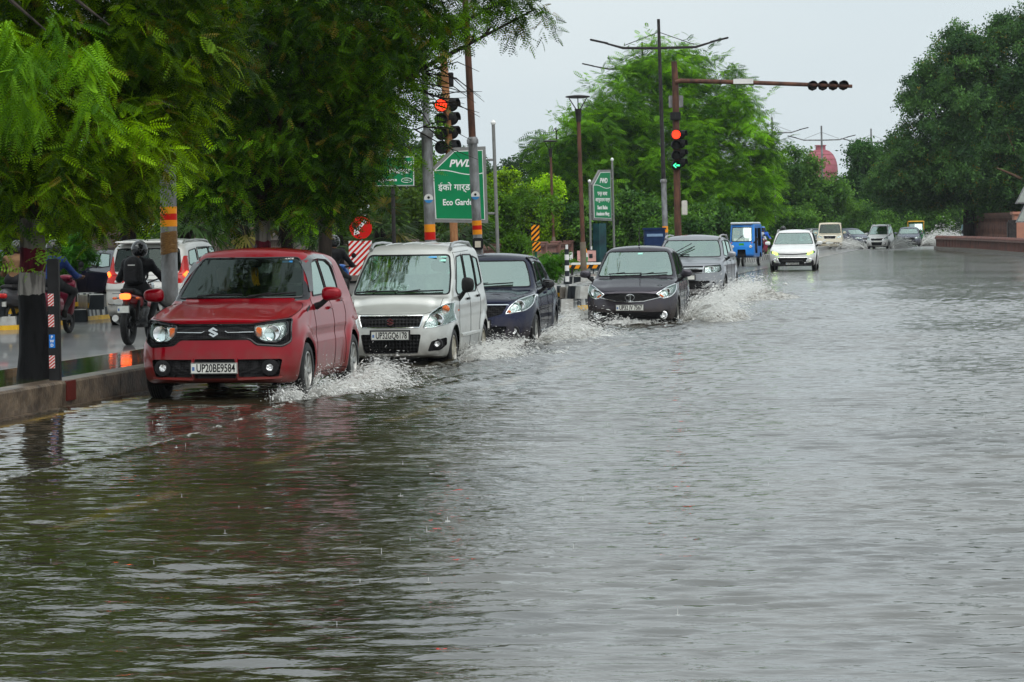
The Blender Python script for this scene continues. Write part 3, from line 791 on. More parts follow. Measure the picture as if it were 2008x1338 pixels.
def glazing(sp, wsb, wst, wsbz, wstz, wins, wsm=M_WSG, pillars=None, sealm=None):
    r = []
    for y in sp['axles']: r.append(region('wheel_arch', 'side', arch_poly(y, sp['tyre'], sp['tyre']+.052), None))
    r.append(region('windscreen', 'front', rpoly([(-wsb, wsbz), (wsb, wsbz), ((wsb+wst)/2+.015, (wsbz+wstz)/2), (wst, wstz), (-wst, wstz), (-(wsb+wst)/2-.015, (wsbz+wstz)/2)], .05), wsm, sym=False, lo=.25, hi=sp['L']*.6, rim=(.012, M_BLACK)))
    for w_ in wins: r.append(region('side_window', 'side', rpoly(w_, .04), M_SG, rim=(.011, M_BLACK), nmin=.3))
    g = sp['green']
    r.append(region('rear_window', 'rear', rpoly([(-sp['W']*.32, g['z0']+.10), (sp['W']*.32, g['z0']+.10), (sp['W']*.27, sp['H']-.16), (-sp['W']*.27, sp['H']-.16)], .06), M_WSG, sym=False, rim=(.01, M_BLACK)))
    r.append(region('tail_light', 'rear', rpoly([(sp['W']*.34, .98), (sp['W']*.48, 1.0), (sp['W']*.48, .74), (sp['W']*.37, .72)], .04), M_REDL))
    return r
def lampset(t, B, s, at_, r=.075, amber=None, off=-.012, mat_=None):
    l = MB(); p = B.on_front([(s*at_[0], at_[1])], off, dense=False)[0]
    l.lathe([(.001, -.006), (r*.5, -.008), (r*.92, -.016), (r, -.004), (r*1.02, .03)], c=p, axis='Y', n=20)
    l.build('lamp_bowl', mat_ or M_CHROME, t, smooth=True)
    if amber:
        l = MB(); p = B.on_front([(s*amber[0], amber[1])], off+.004, dense=False)[0]
        l.lathe([(.001, -.014), (amber[2]*.7, -.010), (amber[2], .0)], c=p, axis='Y', n=16); l.build('turn_signal', M_AMBER, t, smooth=True)
def fog(t, B, s, x, z, r=.045, ring=None):
    l = MB(); p = B.on_front([(s*x, z)], -.004, dense=False)[0]
    l.lathe([(.001, 0), (r*.85, -.008), (r, .004)], c=p, axis='Y', n=18); l.lathe([(r*1.02, 0), (r*1.3, -.012), (r*1.7, -.006), (r*1.75, .03)], c=p, axis='Y', n=22, mi=1)
    l.build('fog_light', [M_REFL, ring or M_BLACK], t, smooth=True)
def roof_rails(t, sp, x, y0, y1, z, m):
    for s in (-1, 1):
        b = MB(); b.tube([(s*x, y0, z-.05), (s*x, y0+.12, z+.01), (s*x, y0+.3, z+.03), (s*x, (y0+y1)/2, z+.04), (s*x, y1-.2, z+.02), (s*x, y1, z-.06)], [.028, .024, .018, .018, .022, .028], n=8)
        b.build('roof_rail', m, t, smooth=True)

def wagon_silver():
    t = thing('tall_hatchback_car', 'tall beige silver hatchback with roof rails and black mirrors just behind the red car', 'car')
    pm = paint('paint_champagne', (.60, .61, .575), metal=.5, rough=.3)
    sp = base_shape(3.60, 1.475, 1.70, (.68, 3.08), .285, .79, 1.00, .62, 1.42, 1.555,
        side=[(.15, .665), (.30, .71), (.60, .735), (.80, .732), (.95, .72), (1.10, .70)],
        front=[(.15, .09), (.25, .03), (.38, 0), (.55, .01), (.70, .03), (.80, .08), (.95, .25)],
        green=dict(w0=.700, tum=.165, z0=1.0, roof=[(1.0, 1.60), (1.4, 1.655), (1.9, 1.69), (2.6, 1.70), (3.4, 1.66)], rw=(3.58, 1.0, 3.40, 1.62), ks=.12, wsc=.12, crown=.04),
        fc=.10, fc4=.16, hoodlines=[(.50, -.012, .06)], arches=[(.68, .285, .36, .022), (3.08, .285, .36, .025)])
    sp['regions'] = glazing(sp, .645, .545, 1.015, 1.53, [
        [(1.10, 1.06), (1.50, 1.50), (1.92, 1.525), (1.90, 1.02), (1.18, 1.0)], [(1.98, 1.02), (2.00, 1.525), (2.68, 1.52), (2.72, 1.06), (2.6, 1.02)], [(2.78, 1.08), (2.76, 1.50), (3.12, 1.46), (3.20, 1.12)]])
    GR = meshgrille('slat_grille', (.012, .012, .013), (.004, .004, .004), 22)
    sp['regions'] += [
        region('front_grille', 'front', rpoly([(-.43, .755), (.43, .755), (.385, .60), (-.385, .60)], .02), GR, sym=False, depth=.02, rim=(.009, M_CHROME), hi=.6),
        region('lower_grille', 'front', rpoly([(-.40, .515), (.40, .515), (.355, .265), (-.355, .265)], .03), GR, sym=False, depth=.035, hi=.6),
        region('headlight', 'front', rpoly([(.43, .595), (.475, .73), (.55, .845), (.66, .90), (.80, .91), (.80, .70), (.70, .635), (.55, .60)], [.01, .05, .08, .05, .02, .05, .05, .03]), M_LENS, back=(.03, M_REFL), rim=(.007, M_CHROME), hi=.75, nmin=.02),
        region('fog_recess', 'front', rpoly([(.48, .29), (.53, .42), (.70, .465), (.70, .37), (.63, .30)], .02), M_BLACK, depth=.03, hi=.6)]
    B, o = build_shell(t, sp, pm, .028)
    seams(t, B, sides=[[(1.12, 1.0), (1.06, .85), (1.06, .40), (1.12, .25)], [(1.95, 1.55), (1.94, .9), (1.95, .25)], [(2.76, 1.5), (2.80, .85), (2.68, .6), (2.62, .3)], [(1.12, .25), (2.62, .25)], [(1.15, 1.2), (1.50, 1.56), (2.6, 1.58)]],
          fronts=[[(-.52, .80), (-.43, .775), (.43, .775), (.52, .80)]], tops=[[(-.53, .12), (-.60, .60)], [(.53, .12), (.60, .60)]])
    seams(t, B, tops=[[(x, 1.6), (x, 3.0)] for x in (-.36, -.12, .12, .36)], r=.006, m=pm)
    for s in (-1, 1):
        lampset(t, B, s, (.60, .70), .085, (.665, .835, .05)); fog(t, B, s, .60, .385, .04)
        k = MB(); p = B.on_side([(.98, .80)], s, .003, dense=False)[0]; k.box(p, (.01, .045, .03), bev=.004); k.build('side_repeater', M_AMBER, t)
        k = MB(); pts = [B.on_side([(y, .46)], s, .008, dense=False)[0] for y in np.linspace(1.15, 2.6, 8)]; k.tube(pts, .028, n=6); k.build('side_moulding', pm, t, smooth=True)
        for y, z in ((1.78, .93), (2.60, .95)): handle(t, B, y, z, M_BLACK, s)
    car_common(t, sp, B, pm, M_BLACK, mz=1.13, my=1.08, rimm=mat('steel_cover', (.45, .42, .34), rough=.4, metal=.4), interior=M_SEATL, hrm=M_SEAT, plate=((0, -.02, .50), 'UP32GQ6178', .5, .115), wipers=[(-.60, 1.035, -.02, 1.05), (-.02, 1.035, .56, 1.05)], msize=(.17, .11, .20))
    roof_rails(t, sp, .545, 1.50, 3.1, 1.66, mat('rail_silver', (.45, .46, .46), rough=.3, metal=.8))
    suzuki_s(t, B.on_front([(0, .675)], .006, dense=False)[0], .10, M_CHROME)
    k = MB()
    for s in (-1, 1):
        V, Q = rbox((s*.31, 1.02, .985), (.46, .34, .05), .05, .03); k2 = MB(); k2.add(V.tolist(), Q.tolist()); k2.build('dash_cover', mat('dash_cover_pale', (.55, .62, .45), rough=.7), t, smooth=True, sharp=180)
    k = MB(); 
    for c, y0 in (((1, 1), 0),): 
        k.tube([(-.06, .95, 1.10), (0, .94, 1.07), (.06, .95, 1.10)], .012); k.tube([(-.08, .95, 1.13), (0, .94, 1.12), (.08, .95, 1.13)], .009)
    k.build('dash_ornament', mat('ornament', (.8, .75, .7), var=.4, nscale=20), t)
    k = MB()
    for (x, z, w_, h_, mi) in ((.32, 1.50, .14, .035, 0), (.46, 1.50, .11, .03, 1), (.47, 1.455, .09, .05, 1)):
        p = B.on_front([(x, z)], .003, dense=False)[0]; k.box(p, (w_, .003, h_), rot=Matrix.Rotation(R(-55), 3, 'X'), mi=mi)
    k.build('permit_sticker', [mat('sticker_sky', (.12, .40, .70)), mat('sticker_mint', (.35, .70, .60))], t)
    return t
def baleno_navy():
    t = thing('hatchback_car', 'dark navy hatchback half hidden behind the beige silver tall car', 'car')
    pm = paint('paint_navy', (.010, .014, .045), metal=.5, rough=.25)
    sp = base_shape(3.99, 1.745, 1.51, (.80, 3.32), .30, .80, .97, 1.02, 1.85, 1.40, green=dict(tum=.34, rw=(3.9, .95, 3.3, 1.38), roof=[(1.2, 1.42), (1.9, 1.475), (2.4, 1.505), (3.0, 1.48), (3.6, 1.38)]), hoodlines=[(.55, -.015, .09)], fc=.16, fc4=.16)
    sp['regions'] = glazing(sp, .72, .56, .99, 1.385, [
        [(1.50, 1.02), (1.95, 1.36), (2.28, 1.375), (2.28, .99), (1.6, .98)], [(2.34, .99), (2.34, 1.375), (2.85, 1.34), (2.98, 1.20), (2.95, 1.04)], [(3.04, 1.07), (3.02, 1.24), (3.2, 1.14)]])
    GR = meshgrille('dark_mesh', (.012, .012, .014), (.004, .004, .004), 40)
    sp['regions'] += [
        region('front_grille', 'front', rpoly([(-.50, .73), (.50, .73), (.42, .60), (.18, .54), (-.18, .54), (-.42, .60)], .03), GR, sym=False, depth=.02, hi=.6),
        region('lower_grille', 'front', rpoly([(-.50, .42), (.50, .42), (.44, .27), (-.44, .27)], .03), GR, sym=False, depth=.03, hi=.6),
        region('headlight', 'front', rpoly([(.475, .605), (.53, .70), (.62, .80), (.84, .885), (.845, .74), (.76, .65)], [.01, .03, .06, .02, .06, .05]), M_LENS, back=(.03, M_REFL), rim=(.008, M_CHROME), hi=1.1, nmin=.02)]
    B, o = build_shell(t, sp, pm, .032)
    seams(t, B, sides=[[(1.42, .98), (1.36, .85), (1.36, .4), (1.42, .25)], [(2.31, 1.4), (2.33, .9), (2.33, .25)], [(3.0, 1.1), (3.02, .8), (2.88, .55), (2.82, .25)]], fronts=[[(-.7, .86), (-.45, .76), (.45, .76), (.7, .86)]])
    trim(t, B.on_front([(-.68, .66), (-.50, .74), (0, .745), (.50, .74), (.52, .735)], .003), .009, M_CHROME, 'chrome_strip')
    for s in (-1, 1):
        trim(t, B.on_side([(1.45, .30), (2.75, .32)], s, .006), .016, M_CHROME, 'chrome_strip')
        trim(t, B.on_side([(1.55, 1.06), (1.98, 1.42), (2.3, 1.435), (2.9, 1.39)], s, .012), .014, M_GLOSSBLACK, 'rain_visor')
        lampset(t, B, s, (.68, .74), .075, (.53, .635, .03)); fog(t, B, s, .60, .345, .045)
    car_common(t, sp, B, pm, M_GLOSSBLACK, handles=((2.15, .88), (2.85, .92)), wst='split', nsp=8, interior=M_SEATL, hrm=M_SEATL, wipers=[(-.3, 1.00, .45, 1.035)], plate=((0, -.015, .45), None, .5, .115))
    suzuki_s(t, B.on_front([(0, .65)], .006, dense=False)[0], .10, M_CHROME)
    return t
def tiago_grey():
    t = thing('hatchback_car', 'wet brownish grey hatchback throwing up a tall splash on its right in the photo', 'car')
    pm = paint('paint_brown_grey', (.060, .055, .068), metal=.55, rough=.25)
    sp = base_shape(3.75, 1.647, 1.535, (.74, 3.14), .295, .775, .965, .92, 1.72, 1.43, green=dict(tum=.30, rw=(3.7, .95, 3.25, 1.42), roof=[(1.2, 1.45), (1.8, 1.505), (2.3, 1.535), (2.9, 1.51), (3.5, 1.42)], wsc=.15), hoodlines=[(.50, -.012, .09)], fc=.13, fc4=.12)
    sp['regions'] = glazing(sp, .69, .545, .985, 1.425, [
        [(1.38, 1.02), (1.80, 1.39), (2.18, 1.41), (2.18, .99), (1.5, .98)], [(2.24, .99), (2.24, 1.41), (2.75, 1.38), (2.95, 1.18), (2.9, 1.04)]])
    GR = meshgrille('tri_mesh', (.012, .012, .014), (.004, .004, .004), 45)
    low = rpoly([(-.56, .355), (-.2, .35), (.2, .35), (.56, .355), (.66, .40), (.70, .27), (.64, .215), (-.64, .215), (-.70, .27), (-.66, .40)], .03)
    sp['regions'] += [
        region('front_grille', 'front', rpoly([(-.49, .675), (-.25, .695), (.25, .695), (.49, .675), (.54, .62), (.25, .553), (0, .54), (-.25, .553), (-.54, .62)], .02), GR, sym=False, depth=.018, hi=.7),
        region('lower_grille', 'front', low, GR, sym=False, depth=.02, hi=.6),
        region('headlight', 'front', rpoly([(.475, .672), (.66, .80), (.79, .85), (.80, .72), (.73, .63), (.60, .59)], [.01, .04, .02, .06, .05, .03]), M_LENS, back=(.03, M_REFL), rim=(.010, M_CHROME), hi=1.0, nmin=.02)]
    B, o = build_shell(t, sp, pm, .032)
    seams(t, B, sides=[[(1.30, .98), (1.25, .85), (1.25, .4), (1.32, .25)], [(2.21, 1.4), (2.23, .9), (2.23, .25)], [(2.92, 1.1), (2.9, .8), (2.75, .55), (2.7, .25)]], fronts=[[(-.72, .84), (-.48, .73), (-.25, .715), (.25, .715), (.48, .73), (.72, .84)]])
    trim(t, B.on_front([(-.55, .615), (-.25, .548), (0, .535), (.25, .548), (.55, .615)], .005), .011, M_CHROME, 'chrome_strip')
    for s in (-1, 1):
        lampset(t, B, s, (.665, .715), .065)
        k = MB(); a = B.on_front([(s*.53, .665), (s*.60, .62)], -.008); k.tube(a, .018, n=5); k.build('turn_signal', M_AMBER, t, smooth=True)
        fog(t, B, s, .60, .295, .042, M_CHROME)
    p = B.on_front([(0, .612)], .012, dense=False)[0]; e = MB()
    e.tube([p+Vector((.082*math.cos(a), 0, .058*math.sin(a))) for a in [2*PI*k/24 for k in range(24)]], .008, n=6, closed=True)
    e.tube([p+Vector((.055*math.cos(a), 0, .030+.02*math.sin(a))) for a in [PI*.1+PI*.8*k/8 for k in range(9)]], .008, n=5)
    e.tube([p+Vector((-.012, 0, .045)), p+Vector((-.010, 0, -.05))], .006, n=5); e.tube([p+Vector((.012, 0, .045)), p+Vector((.010, 0, -.05))], .006, n=5)
    e.build('emblem', M_CHROME, t, smooth=True)
    car_common(t, sp, B, pm, None, handles=((2.05, .88), (2.75, .93)), interior=M_SEATL, hrm=M_SEATL, wipers=[(-.48, 1.01, .12, 1.02), (.10, 1.0, .58, 1.02)])
    number_plate(t, (0, -.03, .435), 'UP32 JV 7567', .5, .11)
    k = MB(); k.tube([(0, 1.9, 1.53), (0, 1.91, 1.57), (.0, 2.02, 1.93)], [.022, .012, .004]); k.build('antenna', M_BLACK, t)
    k = MB(); p = B.on_front([(.05, 1.385)], .003, dense=False)[0]; k.box(p, (.09, .003, .05), rot=Matrix.Rotation(R(-55), 3, 'X')); k.build('permit_sticker', mat('sticker_mint', (.35, .70, .60)), t)
    return t
def brezza_grey():
    t = thing('compact_suv', 'silver grey compact suv with a raised wiper behind the brownish grey hatchback', 'car')
    pm = paint('paint_grey', (.30, .31, .33), metal=.6, rough=.28)
    sp = base_shape(3.995, 1.79, 1.64, (.80, 3.30), .33, .93, 1.10, .95, 1.62, 1.50, green=dict(tum=.24, z0=1.07, rw=(3.9, 1.1, 3.55, 1.55)),
        front=[(.15, .12), (.27, .05), (.42, 0), (.7, .01), (.88, .04), (.96, .10), (1.1, .3)], side=[(.15, .82), (.3, .87), (.6, .89), (.9, .885), (1.05, .86), (1.15, .82)], fc=.10, fc4=.12)
    sp['regions'] = glazing(sp, .74, .62, 1.11, 1.50, [[(1.35, 1.14), (1.75, 1.48), (2.2, 1.50), (2.2, 1.10)], [(2.26, 1.10), (2.26, 1.50), (2.95, 1.48), (3.0, 1.13)]])
    GR = meshgrille('dark_mesh', (.012, .012, .014), (.004, .004, .004), 40)
    sp['regions'] += [region('front_grille', 'front', rpoly([(-.44, .90), (.44, .90), (.42, .72), (-.42, .72)], .02), GR, sym=False, depth=.02, hi=.6),
        region('lower_grille', 'front', rpoly([(-.60, .55), (.60, .55), (.55, .35), (-.55, .35)], .03), GR, sym=False, depth=.02, hi=.6),
        region('headlight', 'front', rpoly([(.47, .735), (.475, .89), (.82, .92), (.84, .80), (.78, .745)], .02), M_LENS, back=(.03, M_REFL), rim=(.01, M_BLACK), hi=.8, nmin=.02)]
    B, o = build_shell(t, sp, pm, .036)
    seams(t, B, sides=[[(1.3, 1.1), (1.25, .4)], [(2.23, 1.5), (2.23, .3)], [(3.0, 1.2), (2.95, .8), (2.8, .5)]], fronts=[[(-.8, .95), (.8, .95)]])
    k = MB(); pts = B.on_front([(-.46, .83), (.46, .83)], .012); k.tube(pts, .028, n=6); k.build('chrome_strip', M_CHROME, t, smooth=True)
    trim(t, B.on_front([(-.46, .745), (.80, .735)], .006), .010, M_CHROME, 'chrome_strip')
    for s in (-1, 1): lampset(t, B, s, (.63, .825), .065); fog(t, B, s, .66, .45, .045)
    car_common(t, sp, B, pm, None, handles=((2.05, 1.0), (2.85, 1.02)), interior=M_SEATL, hrm=M_SEAT, plate=((0, -.02, .63), None, .5, .11), wipers=[(-.5, 1.14, .0, 1.15)])
    roof_rails(t, sp, .66, 1.7, 3.4, 1.59, M_SILVER)
    k = MB(); q = B.on_front([(-.32, 1.13), (.10, 1.33)], .04); k.tube(q, .012, n=5); q = B.on_front([(-.36, 1.15), (.02, 1.37)], .07); k.tube(q, .010, n=5); k.build('raised_wiper', M_BLACK, t)
    return t
def far_car(name, label, pm, L, W, H, cowl=.95, wt=1.75, nose=.80, hood=.98, res=.045, gr=(.50, .72, .56), lg=(.55, .45, .26), hl=(.50, .80, .62, .84), drl=None, rails=False, mirrorm=None, group=None, tum=.28, tyre=.31, plate=None, full=True, boxy=False, wsm=None, bullbar=False, axles=None):
    t = thing(name, label, 'car', group=group)
    ax = axles or (.80, L-.72)
    kw = {}
    if boxy: kw = dict(kf=.10, kt=.04, fc=.03, fc4=.03, nose=.0, crown=.02, side=[(.2, W/2*.95), (.4, W/2*.98), (.8, W/2), (1.05, W/2*.98), (1.2, W/2*.95)])
    g = dict(tum=tum)
    if boxy: g.update(ks=.05, kw=.03, kb=.05, wsc=.03, crown=.02, rw=(L-.02, hood, L-.1, H-.05), roof=[(1, H-.04), (2, H), (3, H), (L, H-.03)])
    sp = base_shape(L, W, H, ax, tyre, nose, hood, cowl, wt, H-.12, green=g, **kw)
    w = W/2; wt_ = w*.925-(H-.15-hood)*tum-.12
    sp['regions'] = glazing(sp, w*.84, max(.4, wt_), hood+.02, H-.135, [
        [(cowl+.42, hood+.05), (wt+.12, H-.15), (L*.56, H-.14), (L*.56, hood+.02)], [(L*.575, hood+.02), (L*.575, H-.14), (L*.74, H-.16), (L*.78, hood+.06)]], wsm=wsm or M_WSG)
    GR = meshgrille('dark_mesh', (.012, .012, .014), (.004, .004, .004), 40)
    sp['regions'] += [region('front_grille', 'front', rpoly([(-gr[0], gr[1]), (gr[0], gr[1]), (gr[0]*.85, gr[2]), (-gr[0]*.85, gr[2])], .02), GR, sym=False, depth=.02, hi=.7, rim=(.010, M_CHROME)),
        region('lower_grille', 'front', rpoly([(-lg[0], lg[1]), (lg[0], lg[1]), (lg[0]*.85, lg[2]), (-lg[0]*.85, lg[2])], .03), GR, sym=False, depth=.03, hi=.6),
        region('headlight', 'front', rpoly([(hl[0], hl[2]), (hl[0]+.05, hl[1]-.04), (min(hl[3], w-.05)-.05, hl[1]+.04), (min(hl[3], w-.03), hl[1]), (min(hl[3], w-.03), hl[2]+.07)], .03), M_LENS, back=(.03, M_REFL), hi=1.0, nmin=.02)]
    B, o = build_shell(t, sp, pm, res)
    for s in (-1, 1):
        lampset(t, B, s, ((hl[0]+min(hl[3], w))/2, (hl[1]+hl[2])/2), .06)
        if drl:
            k = MB(); k.tube(B.on_front([(s*(hl[0]+.06), hl[2]+.03), (s*(min(hl[3], w)-.10), hl[2]+.10)], .012), .035, n=6); k.build('running_lamp', drl, t)
        fog(t, B, s, w*.74, .40, .045, M_CHROME if drl else None)
    car_common(t, sp, B, pm, mirrorm, handles=(), interior=M_SEATL, full=full)
    number_plate(t, (0, -.03, (gr[2]+lg[1])/2 if not boxy else .5), plate, .5, .11)
    if rails: roof_rails(t, sp, w*.72, wt+.1, L-.5, H-.045, M_SILVER)
    return t, sp, B
# ------------------------------------------------------------------ people (one continuous skin, grown from joints)
def figure(name_root, caps, mats, k=.045, res=.016, parent=None):
    """caps: (a, b, ra, rb, material slot); one smooth surface through all of them"""
    A = np.array([c[0] for c in caps], float); Bb = np.array([c[1] for c in caps], float)
    lo = np.minimum(A, Bb).min(0)-.2; hi = np.maximum(A, Bb).max(0)+.2
    n = [int((hi[i]-lo[i])/res)+1 for i in range(3)]
    F = np.full(n, .3); g = [lo[i]+np.arange(n[i])*res for i in range(3)]
    for a, b, ra, rb, sl_ in caps:
        a = np.array(a, float); b = np.array(b, float); m = max(ra, rb)+.09
        i0 = [max(0, int((min(a[i], b[i])-m-lo[i])/res)) for i in range(3)]; i1 = [min(n[i], int((max(a[i], b[i])+m-lo[i])/res)+2) for i in range(3)]
        X, Y, Z = np.meshgrid(*[g[i][i0[i]:i1[i]] for i in range(3)], indexing='ij')
        ab = b-a; L2 = max(ab.dot(ab), 1e-9)
        t = np.clip(((X-a[0])*ab[0]+(Y-a[1])*ab[1]+(Z-a[2])*ab[2])/L2, 0, 1)
        d = np.sqrt((X-a[0]-t*ab[0])**2+(Y-a[1]-t*ab[1])**2+(Z-a[2]-t*ab[2])**2)-(ra+(rb-ra)*t)
        s = tuple(slice(i0[i], i1[i]) for i in range(3)); kk = min(k, max(ra, rb)*.8)
        F[s] = smin(F[s], d, kk)
    V, Q = surface_net(F, lo, res)
    cen = V[Q].mean(1); best = np.full(len(cen), 9.0); idx = np.zeros(len(cen), int)
    for a, b, ra, rb, sl_ in caps:
        a = np.array(a, float); b = np.array(b, float); ab = b-a; L2 = max(ab.dot(ab), 1e-9)
        t = np.clip(((cen-a)@ab)/L2, 0, 1); d = np.linalg.norm(cen-a-t[:, None]*ab, axis=1)-(ra+(rb-ra)*t)
        m = d < best; best[m] = d[m]; idx[m] = sl_
    return mesh_obj(name_root, V, Q, mats, parent, midx=idx)
def V3(*a): return Vector(a)
def hand_caps(w, d, up, side, m=0, r=.011, curl=1.0):
    """palm from the wrist w along d with four bent fingers and a thumb; side=+1/-1 thumb side"""
    d = Vector(d).normalized(); up = Vector(up).normalized(); sd = d.cross(up).normalized()*side
    c = [(w, w+d*.075, .026, .030, m)]
    for i, (o, l) in enumerate(((-.030, .062), (-.010, .075), (.011, .078), (.031, .068))):
        b = w+d*.085-sd*o; k1 = b+d*l*.45-up*l*.25*curl; k2 = k1-up*l*.45*curl+d*l*.1
        c += [(b, k1, r, r*.95, m), (k1, k2, r*.95, r*.8, m)]
    t0 = w+d*.03+sd*.03; c += [(t0, t0+sd*.03+d*.03, r*1.25, r*1.1, m), (t0+sd*.03+d*.03, t0+sd*.03+d*.055-up*.02, r*1.1, r, m)]
    return c
def seated_rider(root_name, label, mats, seat=(0, .25, .80), grip=(.33, -.42, 1.02), peg=(.20, -.05, .30), lean=.14, helmet=None, pack=None, group=None, head_turn=0.0, feetslot=3):
    """rider facing -Y; mats: skin, top, trousers, shoes"""
    root = thing(root_name, label, 'person', group=group)
    sx, sy, sz = seat; pel = V3(0, sy, sz+.08); wa = V3(0, sy-lean*.25, sz+.24); ch = V3(0, sy-lean*.8, sz+.39); nk = V3(0, sy-lean*1.2, sz+.51); hd = nk+V3(0, -.05, .135)
    c = [(pel+V3(-.07, 0, 0), pel+V3(.07, 0, 0), .135, .135, 2), (pel, wa, .13, .125, 1), (wa, ch, .125, .145, 1), (ch+V3(-.09, 0, .02), ch+V3(.09, 0, .02), .125, .125, 1),
         (ch+V3(0, 0, .06), nk, .08, .055, 1), (nk, hd, .052, .06, 0), (hd+V3(0, 0, .02), hd+V3(0, -.01, .06), .088, .092, 0), (hd+V3(0, -.04, -.02), hd+V3(0, -.06, -.045), .06, .035, 0),
         (hd+V3(0, -.085, .02), hd+V3(0, -.108, -.008), .012, .015, 0)]
    for s in (-1, 1):
        sh = ch+V3(s*.19, .0, .075); gp = V3(s*grip[0], grip[1], grip[2]); el = (sh+gp)/2+V3(s*.10, .06, -.13); wr = gp+(el-gp).normalized()*.06
        c += [(ch+V3(s*.1, 0, .05), sh, .10, .075, 1), (sh, el, .068, .052, 1), (el, wr, .050, .034, 1)]
        c += hand_caps(wr, gp-wr+V3(0, -.02, 0), V3(0, 0, 1), -s)
        hp = pel+V3(s*.10, 0, -.02); pg = V3(s*peg[0], peg[1], peg[2]); kn = V3(s*.21, min(sy-.42, peg[1]-.22), (sz+peg[2])/2+.16); an = pg+V3(0, .06, .08)
        c += [(hp, kn, .105, .068, 2), (kn, an, .066, .042, 2), (an, pg+V3(0, .06, 0), .045, .042, feetslot), (pg+V3(0, .05, .0), pg+V3(0, -.14, -.01), .042, .036, feetslot)]
    o = figure('body', c, mats, parent=root)
    if helmet:
        hc = hd+V3(0, -.005, .045); h = MB(); n1, n2 = 14, 22; v = []; f = []
        fn = lambda X, Y, Z: smax(np.sqrt(((X-hc.x)/.132)**2+((Y-hc.y)/.155)**2+((Z-hc.z)/.145)**2)-1, (hc.z-.105)-Z-(Y-hc.y)*.18, .03)*.13
        VV, Q, N = implicit(fn, (hc.x-.2, hc.y-.22, hc.z-.2), (hc.x+.2, hc.y+.22, hc.z+.2), .016, 2)
        ho = mesh_obj('helmet', VV, Q, helmet, root, normals=N)
        vs = MB(); pts = [(hc.x+.120*math.sin(a)*1.1, hc.y-.157*math.cos(a)) for a in np.linspace(-1.15, 1.15, 12)]
        vs.add([(p[0], p[1], hc.z+.055) for p in pts]+[(p[0]*1.02, p[1]-.004, hc.z-.045) for p in pts], [(i, i+1, i+13, i+12) for i in range(11)])
        vs.build('visor', M_GLOSSBLACK, ho, smooth=True)
        vt = MB(); vt.box((hc.x, hc.y+.135, hc.z+.06), (.05, .03, .02), bev=.006); vt.build('vent', M_SILVER, ho)
    else:
        ha = figure('hair', [(hd+V3(0, .02, .05), hd+V3(0, .0, .085), .09, .085, 0), (hd+V3(0, .05, .0), hd+V3(0, .03, .05), .07, .08, 0)], [M_HAIR], parent=root)
    for s in (-1, 1):
        e = MB(); e.lathe([(.001, -.006), (.010, -.003), (.012, .004)], c=hd+V3(s*.032, -.092, .035), axis='Y', n=8); e.build('eye', M_WHITE, root, smooth=True)
    if pack:
        bc = (wa+ch)/2+V3(0, .22, .04)
        fn = lambda X, Y, Z: smax(smax(np.abs(X-bc.x)-(.155-.05*np.clip((Z-bc.z)/.25, 0, 1)**2), np.abs(Y-bc.y)-.095, .10), np.abs(Z-bc.z)-.25, .14)
        VV, Q, N = implicit(fn, (bc.x-.3, bc.y-.2, bc.z-.35), (bc.x+.3, bc.y+.2, bc.z+.35), .022, 2)
        bp = mesh_obj('backpack', VV, Q, pack, None, normals=N); tag(bp, pack_label, 'backpack')
        p = MB(); p.box((bc.x, bc.y+.10, bc.z-.08), (.22, .05, .20), bev=.02); p.build('pocket', pack, bp, smooth=True)
        p = MB(); p.box((bc.x, bc.y+.098, bc.z+.09), (.12, .012, .016), bev=.004); p.build('zip_badge', M_WHITE, bp)
        for s in (-1, 1):
            p = MB(); p.tube([(s*.10, bc.y-.06, bc.z+.22), (s*.12, ch.y+.02, ch.z+.15), (s*.13, ch.y-.12, ch.z+.06), (s*.14, wa.y-.12, wa.z), (s*.14, bc.y-.04, bc.z-.20)], .018, n=6); p.build('strap', pack, bp, smooth=True)
        return root, bp
    return root
pack_label = 'black backpack worn by the helmeted motorcyclist beside the striped pole'
def bike_wheel(root, y, Rr, w_=.09, rim=None):
    t = MB(); t.tube([(0, y+Rr*.88*math.cos(a), Rr+Rr*.88*math.sin(a)) for a in [2*PI*k/30 for k in range(30)]], w_/2, n=10, closed=True)
    o = t.build('wheel', M_RUB, root, smooth=True)
    r = MB(); r.tube([(0, y+Rr*.74*math.cos(a), Rr+Rr*.74*math.sin(a)) for a in [2*PI*k/30 for k in range(30)]], .018, n=6, closed=True)
    r.tube([(-.06, y, Rr), (.06, y, Rr)], .05, n=12)
    for k in range(5):
        a = 2*PI*k/5; r.tube([(0, y, Rr), (0, y+Rr*.72*math.cos(a), Rr+Rr*.72*math.sin(a))], .016, n=5)
    r.build('rim', rim or M_BLACK, o, smooth=True); return o
